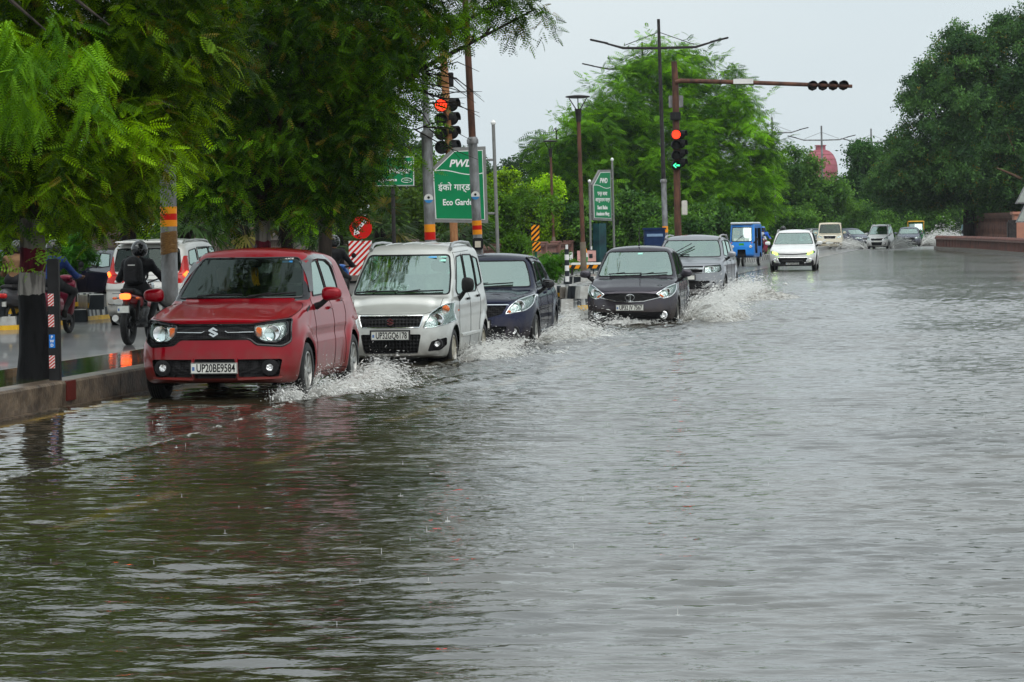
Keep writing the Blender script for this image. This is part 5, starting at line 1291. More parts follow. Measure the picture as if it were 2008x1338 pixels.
def build_water():
    xs = np.concatenate([np.arange(-9.38, 1.6, .045), np.linspace(1.7, 6, 24), np.geomspace(6.5, 120, 24)])
    ys = np.concatenate([np.linspace(-30, 9.5, 18), np.arange(9.7, 30, .04), np.arange(30, 62, .06), np.arange(62.06, 110, .10), np.geomspace(110.3, 420, 240)])
    X, Y = np.meshgrid(xs, ys, indexing='ij')
    near = np.clip((110-Y)/45, 0, 1)*np.clip((2.5-X)/1, 0, 1)*np.clip((Y-9)/1, 0, 1)
    Z = (waves(X, Y, 3, 40, .13, .40, .054, .20)*(.75+.35*np.clip(snoise(X, Y*.6, .8, 77), -1, 1))+waves(X, Y, 5, 16, .11, .2, .022, .4))*near
    # wakes: bow wave of the red car, and streaks that run from each wheel towards the camera side
    bow = [(p.x, p.y) for p in (ground(700, 735), ground(575, 792), ground(500, 818), ground(400, 850), ground(320, 872), ground(230, 893), ground(100, 925), ground(0, 950))]
    dB = seg_dist(X, Y, bow); br = 1+.5*snoise(X, Y, 7, 2)
    Z += .014*np.exp(-(dB/.07)**2)*near*np.clip(br, .3, 1.3)
    foam = .30*np.exp(-(dB/.05)**2)*np.clip(br, 0, 1.4)
    calm = np.zeros(X.shape)
    # shallow film of water between the kerb and the bow wave stays smooth
    poly = bow+[(-9.6, 20), (-9.6, 38), (bow[0][0], 36.5)]
    ins = inpoly(X, Y, poly); calm = np.where(ins, 1, 0)*np.clip(dB/.35, 0, 1)
    calm = np.maximum(calm, .5*np.clip((X+8.9)/-.4, 0, 1))
    for name, x0, L in (('red', .86, 3.7), ('silver', .75, 3.6), ('navy', .87, 4.0), ('brown', .85, 3.7), ('suv', .9, 4.0)):
        p = CP[name]; bx, by = p.x+x0, p.y+.7
        # turbulent band beside and behind the car that drifts outward
        u = Y-by; v = X-bx
        edge = .30+.45*np.clip(u+.8, 0, 30)**.75
        inside = np.clip((edge-v)/.35, 0, 1)*np.clip((v+.5)/.5, 0, 1)*np.clip((u+1.0)/.6, 0, 1)
        fade = np.exp(-np.clip(u, 0, 99)/5.5)
        foam += inside*fade*np.clip((u+.4)/1.2, 0, 1)*(.36+.14*snoise(X, Y, 5, 11+int(L*10)))
        e = np.exp(-((v-edge)/.16)**2)*np.clip((u+1.2)/.6, 0, 1)*np.exp(-np.clip(u, 0, 99)/9)
        Z += e*.05*near; foam += e*.20
        Z += inside*fade*.035*near*snoise(X, Y, 11, 5)
        # outer ring of the wave, further out
        for off, am in ((1.2, .022), (2.1, .016)):
            e2 = np.exp(-((v-edge-off*np.clip((u+3)/4, 0, 1.5))/.14)**2)*np.clip((u+1.5)/1, 0, 1)*np.exp(-np.clip(u, 0, 99)/12); Z += e2*am*near; foam += e2*.05
    foam += .12*np.clip(snoise(X, Y*.6, 1.3, 9)-.9, 0, 1)*np.clip((Y-30)/20, 0, 1)
    far_f = np.clip((Y-200)/6, 0, 1)*np.clip((206+14-Y)/8, 0, 1)*np.clip((-3-X)/2, 0, 1); foam += far_f*.40*(.6+.4*snoise(X, Y, 1.5, 4))
    # submerged yellow lane line
    dash = ((Y % 4.9) > 2.3) & (Y > 12) & (Y < 60)
    yl = np.exp(-((X+5.57+.02*snoise(X, Y, 5, 6))/.07)**4)*dash*.15*(Y < 45)
    yl = np.maximum(yl, np.exp(-((X+9.10)/.055)**4)*.85*(Y < 60)*np.clip(.8+.3*snoise(X, Y, 6, 8), 0, 1))
    yl = np.maximum(yl, np.exp(-((X+8.99)/.02)**4)*.25*(Y < 60))
    gain = np.clip(1-.86*calm, 0.05, 1)*(1+2.0*np.clip((Y-60)/70, 0, 1))*(.80+.28*np.clip(snoise(X, Y*.5, .9, 21), -1, 1))
    col = np.ones((X.size, 4), np.float32); col[:, 3] = (np.clip((Y-55)/90, 0, 1)*.09).ravel(); col[:, 0] = np.clip(foam, 0, .46).ravel(); col[:, 1] = gain.ravel(); col[:, 2] = np.clip(yl, 0, 1).ravel()
    nx, ny = X.shape; V = np.stack([X, Y, Z], 2).reshape(-1, 3)
    I = np.arange(nx*ny).reshape(nx, ny); Q = np.stack([I[:-1, :-1], I[1:, :-1], I[1:, 1:], I[:-1, 1:]], 2).reshape(-1, 4)
    me = bpy.data.meshes.new('water'); me.vertices.add(len(V)); me.vertices.foreach_set('co', V.ravel().astype(np.float32))
    me.loops.add(Q.size); me.loops.foreach_set('vertex_index', Q.ravel().astype(np.int32)); me.polygons.add(len(Q))
    me.polygons.foreach_set('loop_start', np.arange(0, Q.size, 4, dtype=np.int32)); me.polygons.foreach_set('loop_total', np.full(len(Q), 4, np.int32))
    me.polygons.foreach_set('use_smooth', np.ones(len(Q), bool))
    a = me.color_attributes.new('mask', 'FLOAT_COLOR', 'POINT'); a.data.foreach_set('color', col.ravel()); me.update(); me.validate()
    me.materials.append(water_material()); tag(link(bpy.data.objects.new('water', me)), kind='structure')
build_water()
def sheet(name, x0, x1, y0, y1, z, m, kind='structure'):
    o = mesh_obj(name, [(x0, y0, z), (x1, y0, z), (x1, y1, z), (x0, y1, z)], [(0, 1, 2, 3)], m, None, smooth=False); tag(o, kind=kind); return o
M_ASPH = mat('wet_asphalt', (.16, .16, .16), rough=.30, col2=(.08, .08, .083), nscale=.8, spec=1.0, bump=.35, bscale=5)
M_ASPH.node_tree.nodes['Principled BSDF'].inputs['Coat Weight'].default_value = .5
sheet('ground', -1500, 1500, -200, 3000, -.06, mat('wet_soil', (.05, .06, .03), rough=.6, nscale=.3))
sheet('road', -21.5, -11.0, -30, 330, .015, M_ASPH)
sheet('crossing', -11.0, -9.38, 56, 330, .011, M_ASPH)
sheet('verge', -80, -21.5, -30, 420, .12, mat('verge_grass', (.03, .06, .015), rough=.7, nscale=2, col2=(.05, .045, .03)))
M_CONC = mat('kerb_concrete', (.20, .15, .105), rough=.3, col2=(.05, .038, .03), nscale=3.2, stretch=(1, 1.0, 1.2), bump=.5, bscale=18)
M_PAVE = mat('median_wet', (.05, .065, .02), rough=.06, col2=(.018, .018, .014), nscale=1.6, spec=.9, bump=.1, bscale=2.5)
# median 1: kerb, wet fill
b = MB()
prof = [(-9.40, -.08), (-9.385, .26), (-9.41, .285), (-9.66, .285), (-9.67, .25)]
ys = np.arange(-5, 56.01, 2.0)
for i, (y0, y1) in enumerate(zip(ys[:-1], ys[1:])):
    n = len(prof); v = [(x, y0+.008, z) for x, z in prof]+[(x, y1-.008, z) for x, z in prof]
    b.add(v, [(k, k+1, k+1+n, k+n) for k in range(n-1)]+[tuple(range(n)), tuple(range(2*n-1, n-1, -1))])
    v = [(-20.7+0*x-(x+9.4)*1-.0, y, z) for x, y, z in []]
b.box((-11.13, 25.5, .10), (.15, 61, .30)); b.box((-10.4, 56.1, .12), (1.7, .3, .33))
tag(b.build('kerb', M_CONC), kind='structure')
b = MB(); b.box((-9.375, 27.2, -.02), (.05, 60, .10)); b.box((-9.388, ground(12, 800).y-.05, .18), (.02, .30, .20), mi=1)
tag(b.build('kerb_foot', [M_CONC, mat('kerb_red', (.10, .015, .012), rough=.4)]), kind='structure')
sheet('median', -11.06, -9.66, -5, 56, .262, M_PAVE)
# striped kerbs: black and white blocks with a yellow band
M_BW1 = mat('kerb_black', (.025, .03, .035), rough=.4, var=.3); M_BW2 = mat('kerb_white', (.55, .56, .54), rough=.4, col2=(.38, .37, .34), nscale=6); M_YEL = mat('kerb_yellow', (.72, .42, .03), rough=.4, var=.15)
def striped_kerb(label, pts, steps, w_=.24, yellow=(), cat='kerb', group=None, closed=False):
    """blocks along a ground polyline; steps [(z0,z1,inset)]; yellow: block indices with a yellow band"""
    root = thing('striped_kerb', label, cat, (0, 0, 0), group=group); P = []
    for a, c in zip(pts[:-1], pts[1:]):
        a, c = Vector(a), Vector(c); n = max(1, round((c-a).length/w_)); P += [a.lerp(c, i/n) for i in range(n)]
    P.append(Vector(pts[-1])); cen = sum((Vector(p) for p in pts), Vector((0, 0)))/len(pts)
    for z0, z1, ins in steps:
        b = MB()
        for i in range(len(P)-1):
            a, c = P[i], P[i+1]; t = (c-a).normalized(); nn = Vector((t.y, -t.x))
            if nn.dot(cen-a) < 0: nn = -nn
            a, c = a+nn*ins, c+nn*ins; d = nn*.30; mi = i % 2
            v = [(a.x, a.y, z0), (c.x, c.y, z0), (c.x+d.x, c.y+d.y, z0), (a.x+d.x, a.y+d.y, z0), (a.x+nn.x*.03, a.y+nn.y*.03, z1), (c.x+nn.x*.03, c.y+nn.y*.03, z1), (c.x+d.x, c.y+d.y, z1), (a.x+d.x, a.y+d.y, z1)]
            b.add(v, [(0, 1, 5, 4), (1, 2, 6, 5), (2, 3, 7, 6), (3, 0, 4, 7), (4, 5, 6, 7)], mi)
            if i in yellow:
                o_ = -nn*.012; h0, h1 = z0+(z1-z0)*.12, z0+(z1-z0)*.42
                v = [(a.x+o_.x, a.y+o_.y, h0), (c.x+o_.x, c.y+o_.y, h0), (c.x+o_.x+nn.x*.02, c.y+o_.y+nn.y*.02, h1), (a.x+o_.x+nn.x*.02, a.y+o_.y+nn.y*.02, h1)]
                b.add(v, [(0, 1, 2, 3)], 2)
        b.build('kerb_course', [M_BW1, M_BW2, M_YEL], root)
    return root
p1, p2 = ground(1062, 612), ground(1190, 604)
striped_kerb('black and white stepped kerb with yellow patches on the island behind the navy hatchback', [(p1.x-.2, p1.y+6), (p1.x, p1.y+.6), (p1.x+.4, p1.y), (p2.x, p2.y), (p2.x+.5, p2.y+1), (p2.x+1.2, p2.y+9)], [(-.02, .26, 0), (.26, .52, .45)], yellow=set(range(30, 46)) & set(i for i in range(100) if i % 12 > 3))
b = MB(); b.prism([(p1.x+.3, p1.y+.6), (p2.x, p2.y+.7), (p2.x+1.0, p2.y+9), (p2.x-.6, p2.y+34), (p1.x-1.4, p1.y+34), (p1.x-.1, p1.y+6)], 'XY', -.02, .50)
tag(b.build('island', mat('island_paving', (.22, .20, .17), rough=.25, col2=(.10, .09, .08), nscale=2.5)), kind='structure')
q1, q2 = ground(192, 628), ground(140, 634)
striped_kerb('black and white stepped kerb nose with yellow band left of the white people carrier', [(q1.x+.1, q1.y+.8), (q1.x, q1.y), (q2.x, q2.y), (q2.x-.4, q2.y+1.2)], [(-.02, .26, 0), (.26, .55, .35)], w_=.13, yellow=set(range(0, 40)))
b = MB(); b.prism([(q1.x-.1, q1.y+.7), (q1.x-.35, q1.y+.45), (q2.x+.2, q2.y+.45), (q2.x-.2, q2.y+1.1), (q2.x-.9, q2.y+12), (q1.x-.5, q1.y+12)], 'XY', -.02, .53)
tag(b.build('island', mat('island_paving', (.2, .2, .2))), kind='structure')
q3, q4 = ground(34, 648), ground(-70, 652)
striped_kerb('dark kerb block with one yellow band at the left picture edge', [(q3.x+.1, q3.y+3), (q3.x, q3.y), (q4.x, q4.y), (q4.x, q4.y+3)], [(-.02, .26, 0), (.26, .60, .2)], w_=1.1, yellow=set(range(12)))
# median with the signal masts, further off
striped_kerb('long black and white kerb of the far median under the signal mast', [(-13.9, 300), (-13.8, 92), (-12.8, 90.6), (-11.7, 92), (-11.7, 300)], [(-.02, .24, 0)], w_=.6)
tag(MB().box((-12.75, 195, .10), (1.7, 206, .24)).build('median', mat('island_paving', (.2, .2, .2))), kind='structure')
# ------------------------------------------------------------------ walls, poles, signs, signals
M_SAND = mat('sandstone', (.19, .145, .12), rough=.45, col2=(.10, .078, .066), nscale=4, bump=.4, bscale=14)
M_SANDR = mat('sandstone_pink', (.30, .16, .13), rough=.5, col2=(.17, .095, .08), nscale=3, bump=.3, bscale=12)
def balustrade(label, x, y0, y1, z1, m, pil=True, nb=None, solid=.0, group='park boundary wall sections', x1=None, z0=.10):
    root = thing('boundary_wall', label, 'wall', (0, 0, 0), group=group); x1 = x if x1 is None else x1
    a, c = Vector((x, y0, 0)), Vector((x1, y1, 0)); L = (c-a).length; rz = math.atan2(c.y-a.y, c.x-a.x); M = Matrix.Rotation(rz, 3, 'Z'); mid = (a+c)/2
    h = z1-z0
    b = MB(); b.box((mid.x, mid.y, z0+h*.12), (L, .34, h*.26), rot=M); b.build('plinth', m, root)
    b = MB(); b.box((mid.x, mid.y, z1-h*.05), (L+.02, .36, h*.10), rot=M, bev=.02); b.box((mid.x, mid.y, z1-h*.13), (L, .26, h*.07), rot=M); b.build('top_rail', m, root)
    if solid:
        b = MB(); b.box((mid.x, mid.y, z0+h*.55), (L, .16, h*.62), rot=M)
        n = int(L/1.1)
        for i in range(n):
            p = a.lerp(c, (i+.5)/n); b.box((p.x, p.y, z0+h*.55), (.12, .24, h*.6), rot=M)
            for s in (-1, 1):
                q = a.lerp(c, min(1, (i+1.0)/n)); b.box((q.x, q.y, z0+h*(.55+s*.18)), (.42, .205, .05), rot=M)
            b.box((q.x, q.y, z0+h*.55), (.10, .21, h*.36), rot=M)
        b.build('panel', m, root)
    else:
        n = int(L/.22); b = MB()
        for i in range(n):
            p = a.lerp(c, (i+.5)/n); r = .055
            b.lathe([(r*1.3, z0+h*.25), (r*1.3, z0+h*.30), (r*.7, z0+h*.36), (r*1.25, z0+h*.52), (r*.7, z0+h*.74), (r*1.3, z0+h*.80), (r*1.3, z0+h*.86)], c=(p.x, p.y, 0), n=6)
        o = b.build('balusters', m, root)
    if pil:
        n = max(1, int(L/4.2))
        for i in range(n+1):
            p = a.lerp(c, i/n); b = MB(); b.box((p.x, p.y, z0+h*.53), (.42, .42, h*1.06), rot=M, bev=.02); b.box((p.x, p.y, z1+.06), (.52, .52, .09), rot=M, bev=.02); b.build('pillar', m, root)
    return root
WX = -21.4
balustrade('carved brown stone wall with recessed panels behind the navy saloon', WX, 48, 72.2, 1.22, M_SAND, solid=1, pil=False)
balustrade('plain stone wall section between the gate pillar and first palm', WX, 73.2, 77.0, 1.47, M_SAND, solid=1, pil=False)
balustrade('tall stone balustrade behind the roof of the red hatchback', WX, 79, 88, 1.78, M_SAND)
balustrade('stone balustrade section behind the round red arrow sign', WX, 88.6, 112, 1.30, M_SAND)
balustrade('pink sandstone balustrade behind the striped post and lamp posts', WX, 112.6, 200, 1.0, M_SANDR)
balustrade('distant pale stone balustrade behind the oncoming traffic', WX+1, 201, 300, 1.6, M_SANDR, x1=-9.0)
g = stand(252, 500, 69.5); b = MB(); b.box((g.x-.5, g.y, .9), (.62, .5, 1.6), bev=.03); b.box((g.x-.5, g.y, 1.74), (.74, .6, .12), bev=.03); b.box((g.x-.5, g.y, 2.05), (.5, .44, .5), bev=.03); b.box((g.x-.5, g.y, 2.36), (.64, .56, .10), bev=.03)
b.lathe([(.20, 2.4), (.12, 2.5), (.02, 2.62)], c=(g.x-.5, g.y, 0), n=10)
tag(b.build('gate_pillar', M_SAND), 'tall stepped stone gate pillar behind the dark palm trunk', 'pillar')
g = stand(398, 480, 76); b = MB(); b.box((g.x, g.y, 1.0), (.5, .5, 1.9), bev=.03); b.box((g.x, g.y, 1.98), (.6, .6, .1), bev=.02)
tag(b.build('gate_pillar', M_SAND), 'pale stone pillar half hidden by palm fronds above the red car', 'pillar')
# ---- poles
M_GALV = mat('galvanised', (.30, .31, .32), rough=.45, metal=.3, col2=(.10, .095, .09), nscale=6, stretch=(1, 1, .35))
M_RUST = mat('rusty_steel', (.15, .07, .045), rough=.6, col2=(.05, .03, .025), nscale=5, stretch=(1, 1, .35), bump=.3)
M_RUST2 = mat('rust_orange', (.40, .20, .09), rough=.6, col2=(.22, .09, .04), nscale=8, stretch=(1, 1, .4))
M_ORA = mat('band_orange', (.85, .30, .015), rough=.35, var=.08); M_RED = mat('band_red', (.55, .012, .008), rough=.35, var=.08)
M_DARKP = mat('dark_steel', (.045, .04, .04), rough=.45, col2=(.02, .018, .018), nscale=8)
def pole_at(px, py, d, z=0.0): p = stand(px, py, d, z); return p
def street_pole(label, px, d, h, r0, r1, zt, m0, m1, bands=(), lean=0.0, arms=True, aw=2.3, tape=None, sticker=None, box=False, group='double arm street lights', armz=.88, z=0.0):
    p = pole_at(px, 450, d, z); root = thing('street_light', label, 'street light', p, YAW, group)
    def q(zz, x=0, y=0): return Vector((x+lean*zz, y, zz))
    b = MB(); b.tube([q(-.05), q(zt)], r0, n=16); b.tube([q(zt-.08), q(zt), q(zt+.06)], [r0*1.25, r0*1.25, r1*1.2], n=16); b.build('base_tube', m0, root, smooth=True)
    b = MB(); b.tube([q(zt), q(h*.8), q(h)], [r1, r1*.8, r1*.7], n=12); b.build('upper_tube', m1, root, smooth=True)
    for z0, z1, m in bands:
        b = MB(); b.tube([q(z0), q(z1)], r0*1.03, n=16, cap=False); b.build('reflective_band', m, root, smooth=True)
    if tape:
        b = MB(); n = 18; b.tube([q(tape[0]+(tape[1]-tape[0])*i/n, random.Random(i).uniform(-.003, .003)) for i in range(n+1)], [r0*(1.03+.03*(i % 2)) for i in range(n+1)], n=14, cap=False); b.build('tape_wrap', mat('brown_tape', (.22, .12, .04), rough=.3, col2=(.11, .055, .02), nscale=30, stretch=(1, 1, 4)), root, smooth=True)
    if sticker is not None:
        b = MB(); c = q(sticker); yy = -r0*1.05; R1 = .088; n = 20
        ring = [Vector((c.x+R1*math.cos(2*PI*i/n), yy, c.z+R1*math.sin(2*PI*i/n))) for i in range(n)]
        b.add(ring, [tuple(range(n))], 0); b.add([p_+Vector((0, -.004, 0)) for i, p_ in enumerate(ring) if math.sin(2*PI*i/n) < -.15], [tuple(range(9))], 1)
        b.lathe([(.001, -.002), (.026, -.002)], c=(c.x, yy-.004, c.z+.018), axis='Y', n=12, mi=2)
        b.build('sticker', [M_WHITE, mat('sticker_blue', (.05, .25, .55)), M_BLACK], root)
    if box: b = MB(); b.box(q(1.45, 0, -r0-.03), (.22, .12, .24), bev=.02); b.box(q(1.44, 0, -r0-.095), (.12, .01, .13), mi=1); b.build('junction_box', [M_BLACK, mat('label_cream', (.6, .55, .45))], root)
    if arms:
        za = h*armz
        for s in (-1, 1):
            b = MB(); e = q(za+.02*s*0+.02, s*aw*.62); b.tube([q(za), e, q(za+.22, s*aw*.92)], [.055, .05, .035], n=6); b.build('arm', m1, root)
            b = MB(); b.tube([q(za+(h-za)*.55), q(za+.12, s*aw*.6)], .016, n=5); b.build('stay_wire', m1, root)
            b = MB(); M = Matrix.Rotation(-s*R(13), 3, 'Y'); b.box(q(za+.29, s*(aw*.92+.25)), (.75, .24, .07), rot=M, bev=.02); b.build('lamp_head', M_DARKP, root)
    return root
RB = [(1.745, 1.83, M_ORA), (1.665, 1.745, M_RED), (1.585, 1.665, M_ORA)]
street_pole('thick grey pole with orange and red bands and brown tape behind the red car', 331, 37, 9.5, .102, .075, 4.8, M_GALV, M_RUST, RB, lean=0.0, tape=(1.25, 1.52), z=.26)
street_pole('grey pole with round blue sticker left of the green garden sign', 846, 58, 9.5, .105, .065, 3.62, M_GALV, M_GALV, [(1.71, 1.86, M_ORA), (1.56, 1.71, M_RED)], lean=-.018, sticker=2.36, z=.0)
street_pole('brown pole crossing in front of the green garden sign', 942, 62, 9.5, .097, .075, 3.6, M_GALV, M_RUST, [(1.83, 1.93, M_ORA), (1.74, 1.83, M_RED), (1.64, 1.74, M_ORA)], lean=-.038, sticker=2.45, box=True)
street_pole('tallest double arm street light beside the signal mast', 1306, 118, 9.9, .11, .085, 3.55, M_GALV, M_DARKP, [(1.5, 1.75, M_ORA)], lean=-.02, armz=.885)
street_pole('street light mostly hidden inside the large central tree', 1268, 180, 12.8, .12, .09, 3.5, M_GALV, M_DARKP, (), lean=-.01, armz=.875, aw=3.3)
street_pole('street light right of the central tree, its left arm lost in leaves', 1521, 225, 9.8, .13, .11, 3.4, M_GALV, M_GALV, [(1.5, 1.8, M_ORA)], lean=-.02)
street_pole('street light standing in front of the pink dome', 1615, 240, 9.6, .12, .10, 3.4, M_GALV, M_GALV, (), lean=-.01)
street_pole('farthest street light rising above the trees near the dark tree', 1712, 268, 10.2, .12, .10, 3.4, M_GALV, M_GALV, (), lean=-.01)
def park_lamp(label, px, d, top_py, disc, base_m=M_GALV):
    p = pole_at(px, 500, d); h = 1.77+(445.5-top_py)/(FPX/d); root = thing('park_lamp', label, 'lamp post', p, YAW, 'disc topped lamp posts'); le = -.022
    q = lambda z, x=0: Vector((x+le*z, 0, z))
    b = MB(); b.tube([q(0), q(1.3)], .095, n=12); b.build('base_tube', mat('lamp_base', (.20, .17, .13), rough=.5, col2=(.13, .10, .07), nscale=3), root, smooth=True)
    b = MB(); b.tube([q(1.3), q(h-.75)], [.07, .06], n=10); b.build('post', M_RUST, root, smooth=True)
    b = MB(); b.tube([q(h-.78), q(h-.42), q(h-.38)], [.075, .10, .12], n=12)
    for s in (-1, 0, 1): b.tube([q(h-.40, s*.06), q(h-.05, s*disc*.36)], .018, n=5)
    b.build('lamp_neck', M_DARKP, root, smooth=True)
    b = MB(); c = q(h); b.lathe([(.001, -.06), (disc*.3, -.05), (disc*.5, -.02), (disc*.5, .015), (disc*.2, .05), (.001, .06)], c=c, n=24); b.build('lamp_disc', M_DARKP, root, smooth=True)
park_lamp('lamp post with a flat disc head left of the central tree', 1145, 93, 191, .76)
park_lamp('smaller lamp post with disc head, farther left with orange painted foot', 1087, 148, 277, .76)
# ---- traffic signals
M_LR = mat('signal_red', (.9, .04, .02), emit=(1, .03, .01), estr=2.2, rough=.4, nscale=60, var=.2); M_LG = mat('signal_green', (.1, .9, .4), emit=(.05, 1, .35), estr=1.6, rough=.4)
M_OFF = mat('signal_dark', (.02, .02, .02), rough=.25, nscale=60, var=.4)
def signal_head(root, c, n, r, lit, axis=0.0, vertical=True, name='signal_head'):
    """row of round lamps with visors facing -Y, turned by axis"""
    M = Matrix.Translation(c) @ Matrix.Rotation(axis, 4, 'Z'); b = MB()
    for i in range(n):
        o = Vector((0, 0, -i*r*2.02)) if vertical else Vector((i*r*2.02, 0, 0))
        b.lathe([(r*1.0, .0), (r*1.0, .16), (r*.75, .20), (.001, .2)], c=M @ o, axis='Y', n=8 if not vertical else 18, rot=None)
        nn = 14; v = []
        for k in range(nn+1):
            a = -.25+(PI+.5)*k/nn
            for dy, rr in ((0, r*.93), (-.20, r*.93), (-.20, r*.86), (0, r*.86)): v.append(M @ (o+Vector((rr*math.cos(a), dy+(.0), rr*math.sin(a)))))
        b.add(v, [(4*k+j, 4*k+(j+1) % 4, 4*k+4+(j+1) % 4, 4*k+4+j) for k in range(nn) for j in range(4)])
    h = b.build(name, M_BLACK, root, smooth=False)
    for i in range(n):
        o = Vector((0, 0, -i*r*2.02)) if vertical else Vector((i*r*2.02, 0, 0)); kind = lit.get(i)
        b = MB(); ctr = M @ o
        b.lathe([(.001, -.012), (r*.6, -.010), (r*.84, .004)], c=ctr, axis='Y', n=22); b.build('lens', M_LR if kind == 'red' else M_OFF, h, smooth=True)
        if kind == 'green':
            s = r*.7; a = MB(); arrow = [(-s, 0), (-.1*s, .75*s), (-.1*s, .42*s), (-.5*s, .0), (-.1*s, -.42*s), (-.1*s, -.75*s)]
            v = [ctr+Vector((x, -.03, z)) for x, z in arrow]; a.add(v, [(0, 1, 2, 3), (0, 3, 4, 5)]); a.add([ctr+Vector((x*s, -.03, z*s)) for x, z in ((-.05, .2), (.9, .2), (.9, -.2), (-.05, -.2))], [(0, 1, 2, 3)]); a.build('arrow', M_LG, h)
    return h
p = pole_at(893, 460, 82); root = thing('traffic_signal', 'traffic signal with glowing red top lamp on a rusty pole beside the garden sign', 'traffic light', p, YAW); s_ = FPX/82
zz = lambda py: 1.77+(448.5-py)/s_
b = MB(); b.tube([(0, 0, -.05), (-.05, 0, 2.0), (-.23, 0, zz(150)), (-.26, 0, zz(105))], [.11, .11, .105, .10], n=14); b.build('mast', M_RUST2, root, smooth=True)
signal_head(root, Vector((-.34, -.22, zz(208))), 4, .188, {0: 'red'}); signal_head(root, Vector((-.06, -.02, zz(206))), 4, .188, {}, axis=R(62), name='side_signal_head')
b = MB(); b.box((-.22, .13, zz(157)), (.46, .10, .40), bev=.02); b.build('countdown_box', M_BLACK, root); b = MB(); b.box((-.32, .0, zz(114)), (.40, .30, .05)); b.build('bracket', M_BLACK, root)
p = pole_at(1329, 460, 103); root = thing('traffic_signal', 'rusty signal mast with long overhead arm, red lamp and green arrow', 'traffic light', p, YAW); s_ = FPX/103
zz = lambda py: 1.77+(442.5-py)/s_
b = MB(); b.tube([(.04, 0, -.05), (0, 0, 2.2), (-.02, 0, zz(160)), (-.06, 0, zz(122))], [.125, .12, .11, .10], n=14); b.build('mast', M_RUST, root, smooth=True)
b = MB(); b.tube([(-.02, -.1, zz(163)), (.15, -.1, zz(160)), (2.4, -.1, zz(165)), (4.5, -.1, zz(171)), (6.05, -.1, zz(175.5))], [.085, .08, .075, .07, .06], n=12); b.build('overhead_arm', M_RUST, root, smooth=True)
signal_head(root, Vector((4.70, -.03, zz(173))), 4, .175, {}, axis=PI*0, vertical=False, name='overhead_signal_head')
signal_head(root, Vector((-.03, -.25, zz(265))), 4, .175, {0: 'red', 3: 'green'}); signal_head(root, Vector((.14, -.05, zz(265))), 4, .16, {}, axis=R(62), name='side_signal_head')
b = MB(); b.box((2.3, -.2, zz(163)), (.68, .04, .17)); b.build('arm_plate', M_WHITE, root)
b = MB(); b.box((0, .12, zz(200)), (.50, .06, .42), bev=.02); b.build('sign_back', M_GALV, root)
b = MB(); b.box((-.04, -.14, zz(229)), (.36, .14, .28), bev=.02); b.box((-.12, -.215, zz(229)), (.12, .01, .2), mi=1); b.box((.04, -.215, zz(229)), (.12, .01, .2), mi=1); b.build('countdown_box', [M_BLACK, M_OFF], root)
b = MB(); b.box((.24, -.02, zz(408)), (.20, .16, .50), bev=.02); b.build('control_box', mat('box_cream', (.55, .53, .48)), root)
# ---- green road signs
M_GREEN = mat('sign_green', (.008, .20, .075), rough=.3, var=.06, nscale=3); M_SW = mat('sign_white', (.75, .76, .74), rough=.35, var=.04); M_FRM = mat('sign_frame', (.22, .22, .21), rough=.4, metal=.4)
def garden_sign(label, p, rz, s, lines, post_h=(3.55, 4.45), base=False):
    """cut-corner board, s scales it; local x right, z up, faces -Y"""
    root = thing('direction_sign', label, 'road sign', p, rz, 'cut corner green signs')
    out = [(-.78, 1.94), (.66, 1.90), (.62, 3.90), (-.22, 3.88), (-.84, 3.30)]
    inn = [(-.72, 2.01), (.59, 1.975), (.55, 3.82), (-.20, 3.80), (-.77, 3.27)]
    sc2 = lambda P, k=1: [(x*s*k, z*s) for x, z in P]
    b = MB(); b.prism(sc2(out), 'XZ', -.04, .05); b.build('board_frame', M_FRM, root)
    b = MB(); b.prism(sc2([(x*.985, 2.9+(z-2.9)*.985) for x, z in inn]), 'XZ', -.052, -.039); b.build('white_border', M_SW, root)
    b = MB(); b.prism(sc2([(x*.955, 2.9+(z-2.9)*.965) for x, z in inn]), 'XZ', -.060, -.051); b.build('board', M_GREEN, root)
    b = MB()
    wv = [(-.735+.0*i, 0) for i in range(0)]; n = 16
    for i in range(n):
        x0, x1 = -.735+1.27*i/n, -.735+1.27*(i+1)/n; f = lambda x: 3.22+.055*math.sin((x+.9)*4.2)-.02*x
        b.add([(x0*s, -.0615, f(x0)*s), (x1*s, -.0615, f(x1)*s), (x1*s, -.0615, (f(x1)+.022)*s), (x0*s, -.0615, (f(x0)+.022)*s)], [(0, 1, 2, 3)])
    b.build('wave_line', M_SW, root)
    for txt, x, z, size, kw in lines:
        b = MB(); text_to(b, txt, size*s, frontM(Vector((x*s, -.064, z*s))), **kw); b.build('lettering', M_SW, root)
    for x, h in ((-.93, post_h[0]), (.83, post_h[1])):
        b = MB(); b.tube([(x*s+.10 if x > 0 else x*s+.04, .02, -.1), (x*s, .02, h)], .045, n=10); b.lathe([(.001, -.07), (.06, -.03), (.07, .02), (.03, .08), (.001, .09)], c=(x*s, .02, h+.05), n=12, mi=1)
        b.tube([(x*s*.78, .02, 3.55*s if h > 3.6 else 3.1*s), (x*s, .02, 3.55*s if h > 3.6 else 3.1*s)], .03, n=6); b.tube([(x*s*.78, .02, 2.15*s), (x*s, .02, 2.15*s)], .03, n=6)
        b.build('post', [M_FRM, M_SW], root, smooth=True)
    if base: b = MB(); b.box((-.05, .12, .95), (.50*s*1.1, .3, 1.9)); b.build('base_cabinet', mat('teal_cabinet', (.02, .09, .09), rough=.35, col2=(.008, .02, .03), nscale=1.2), root)
    return root
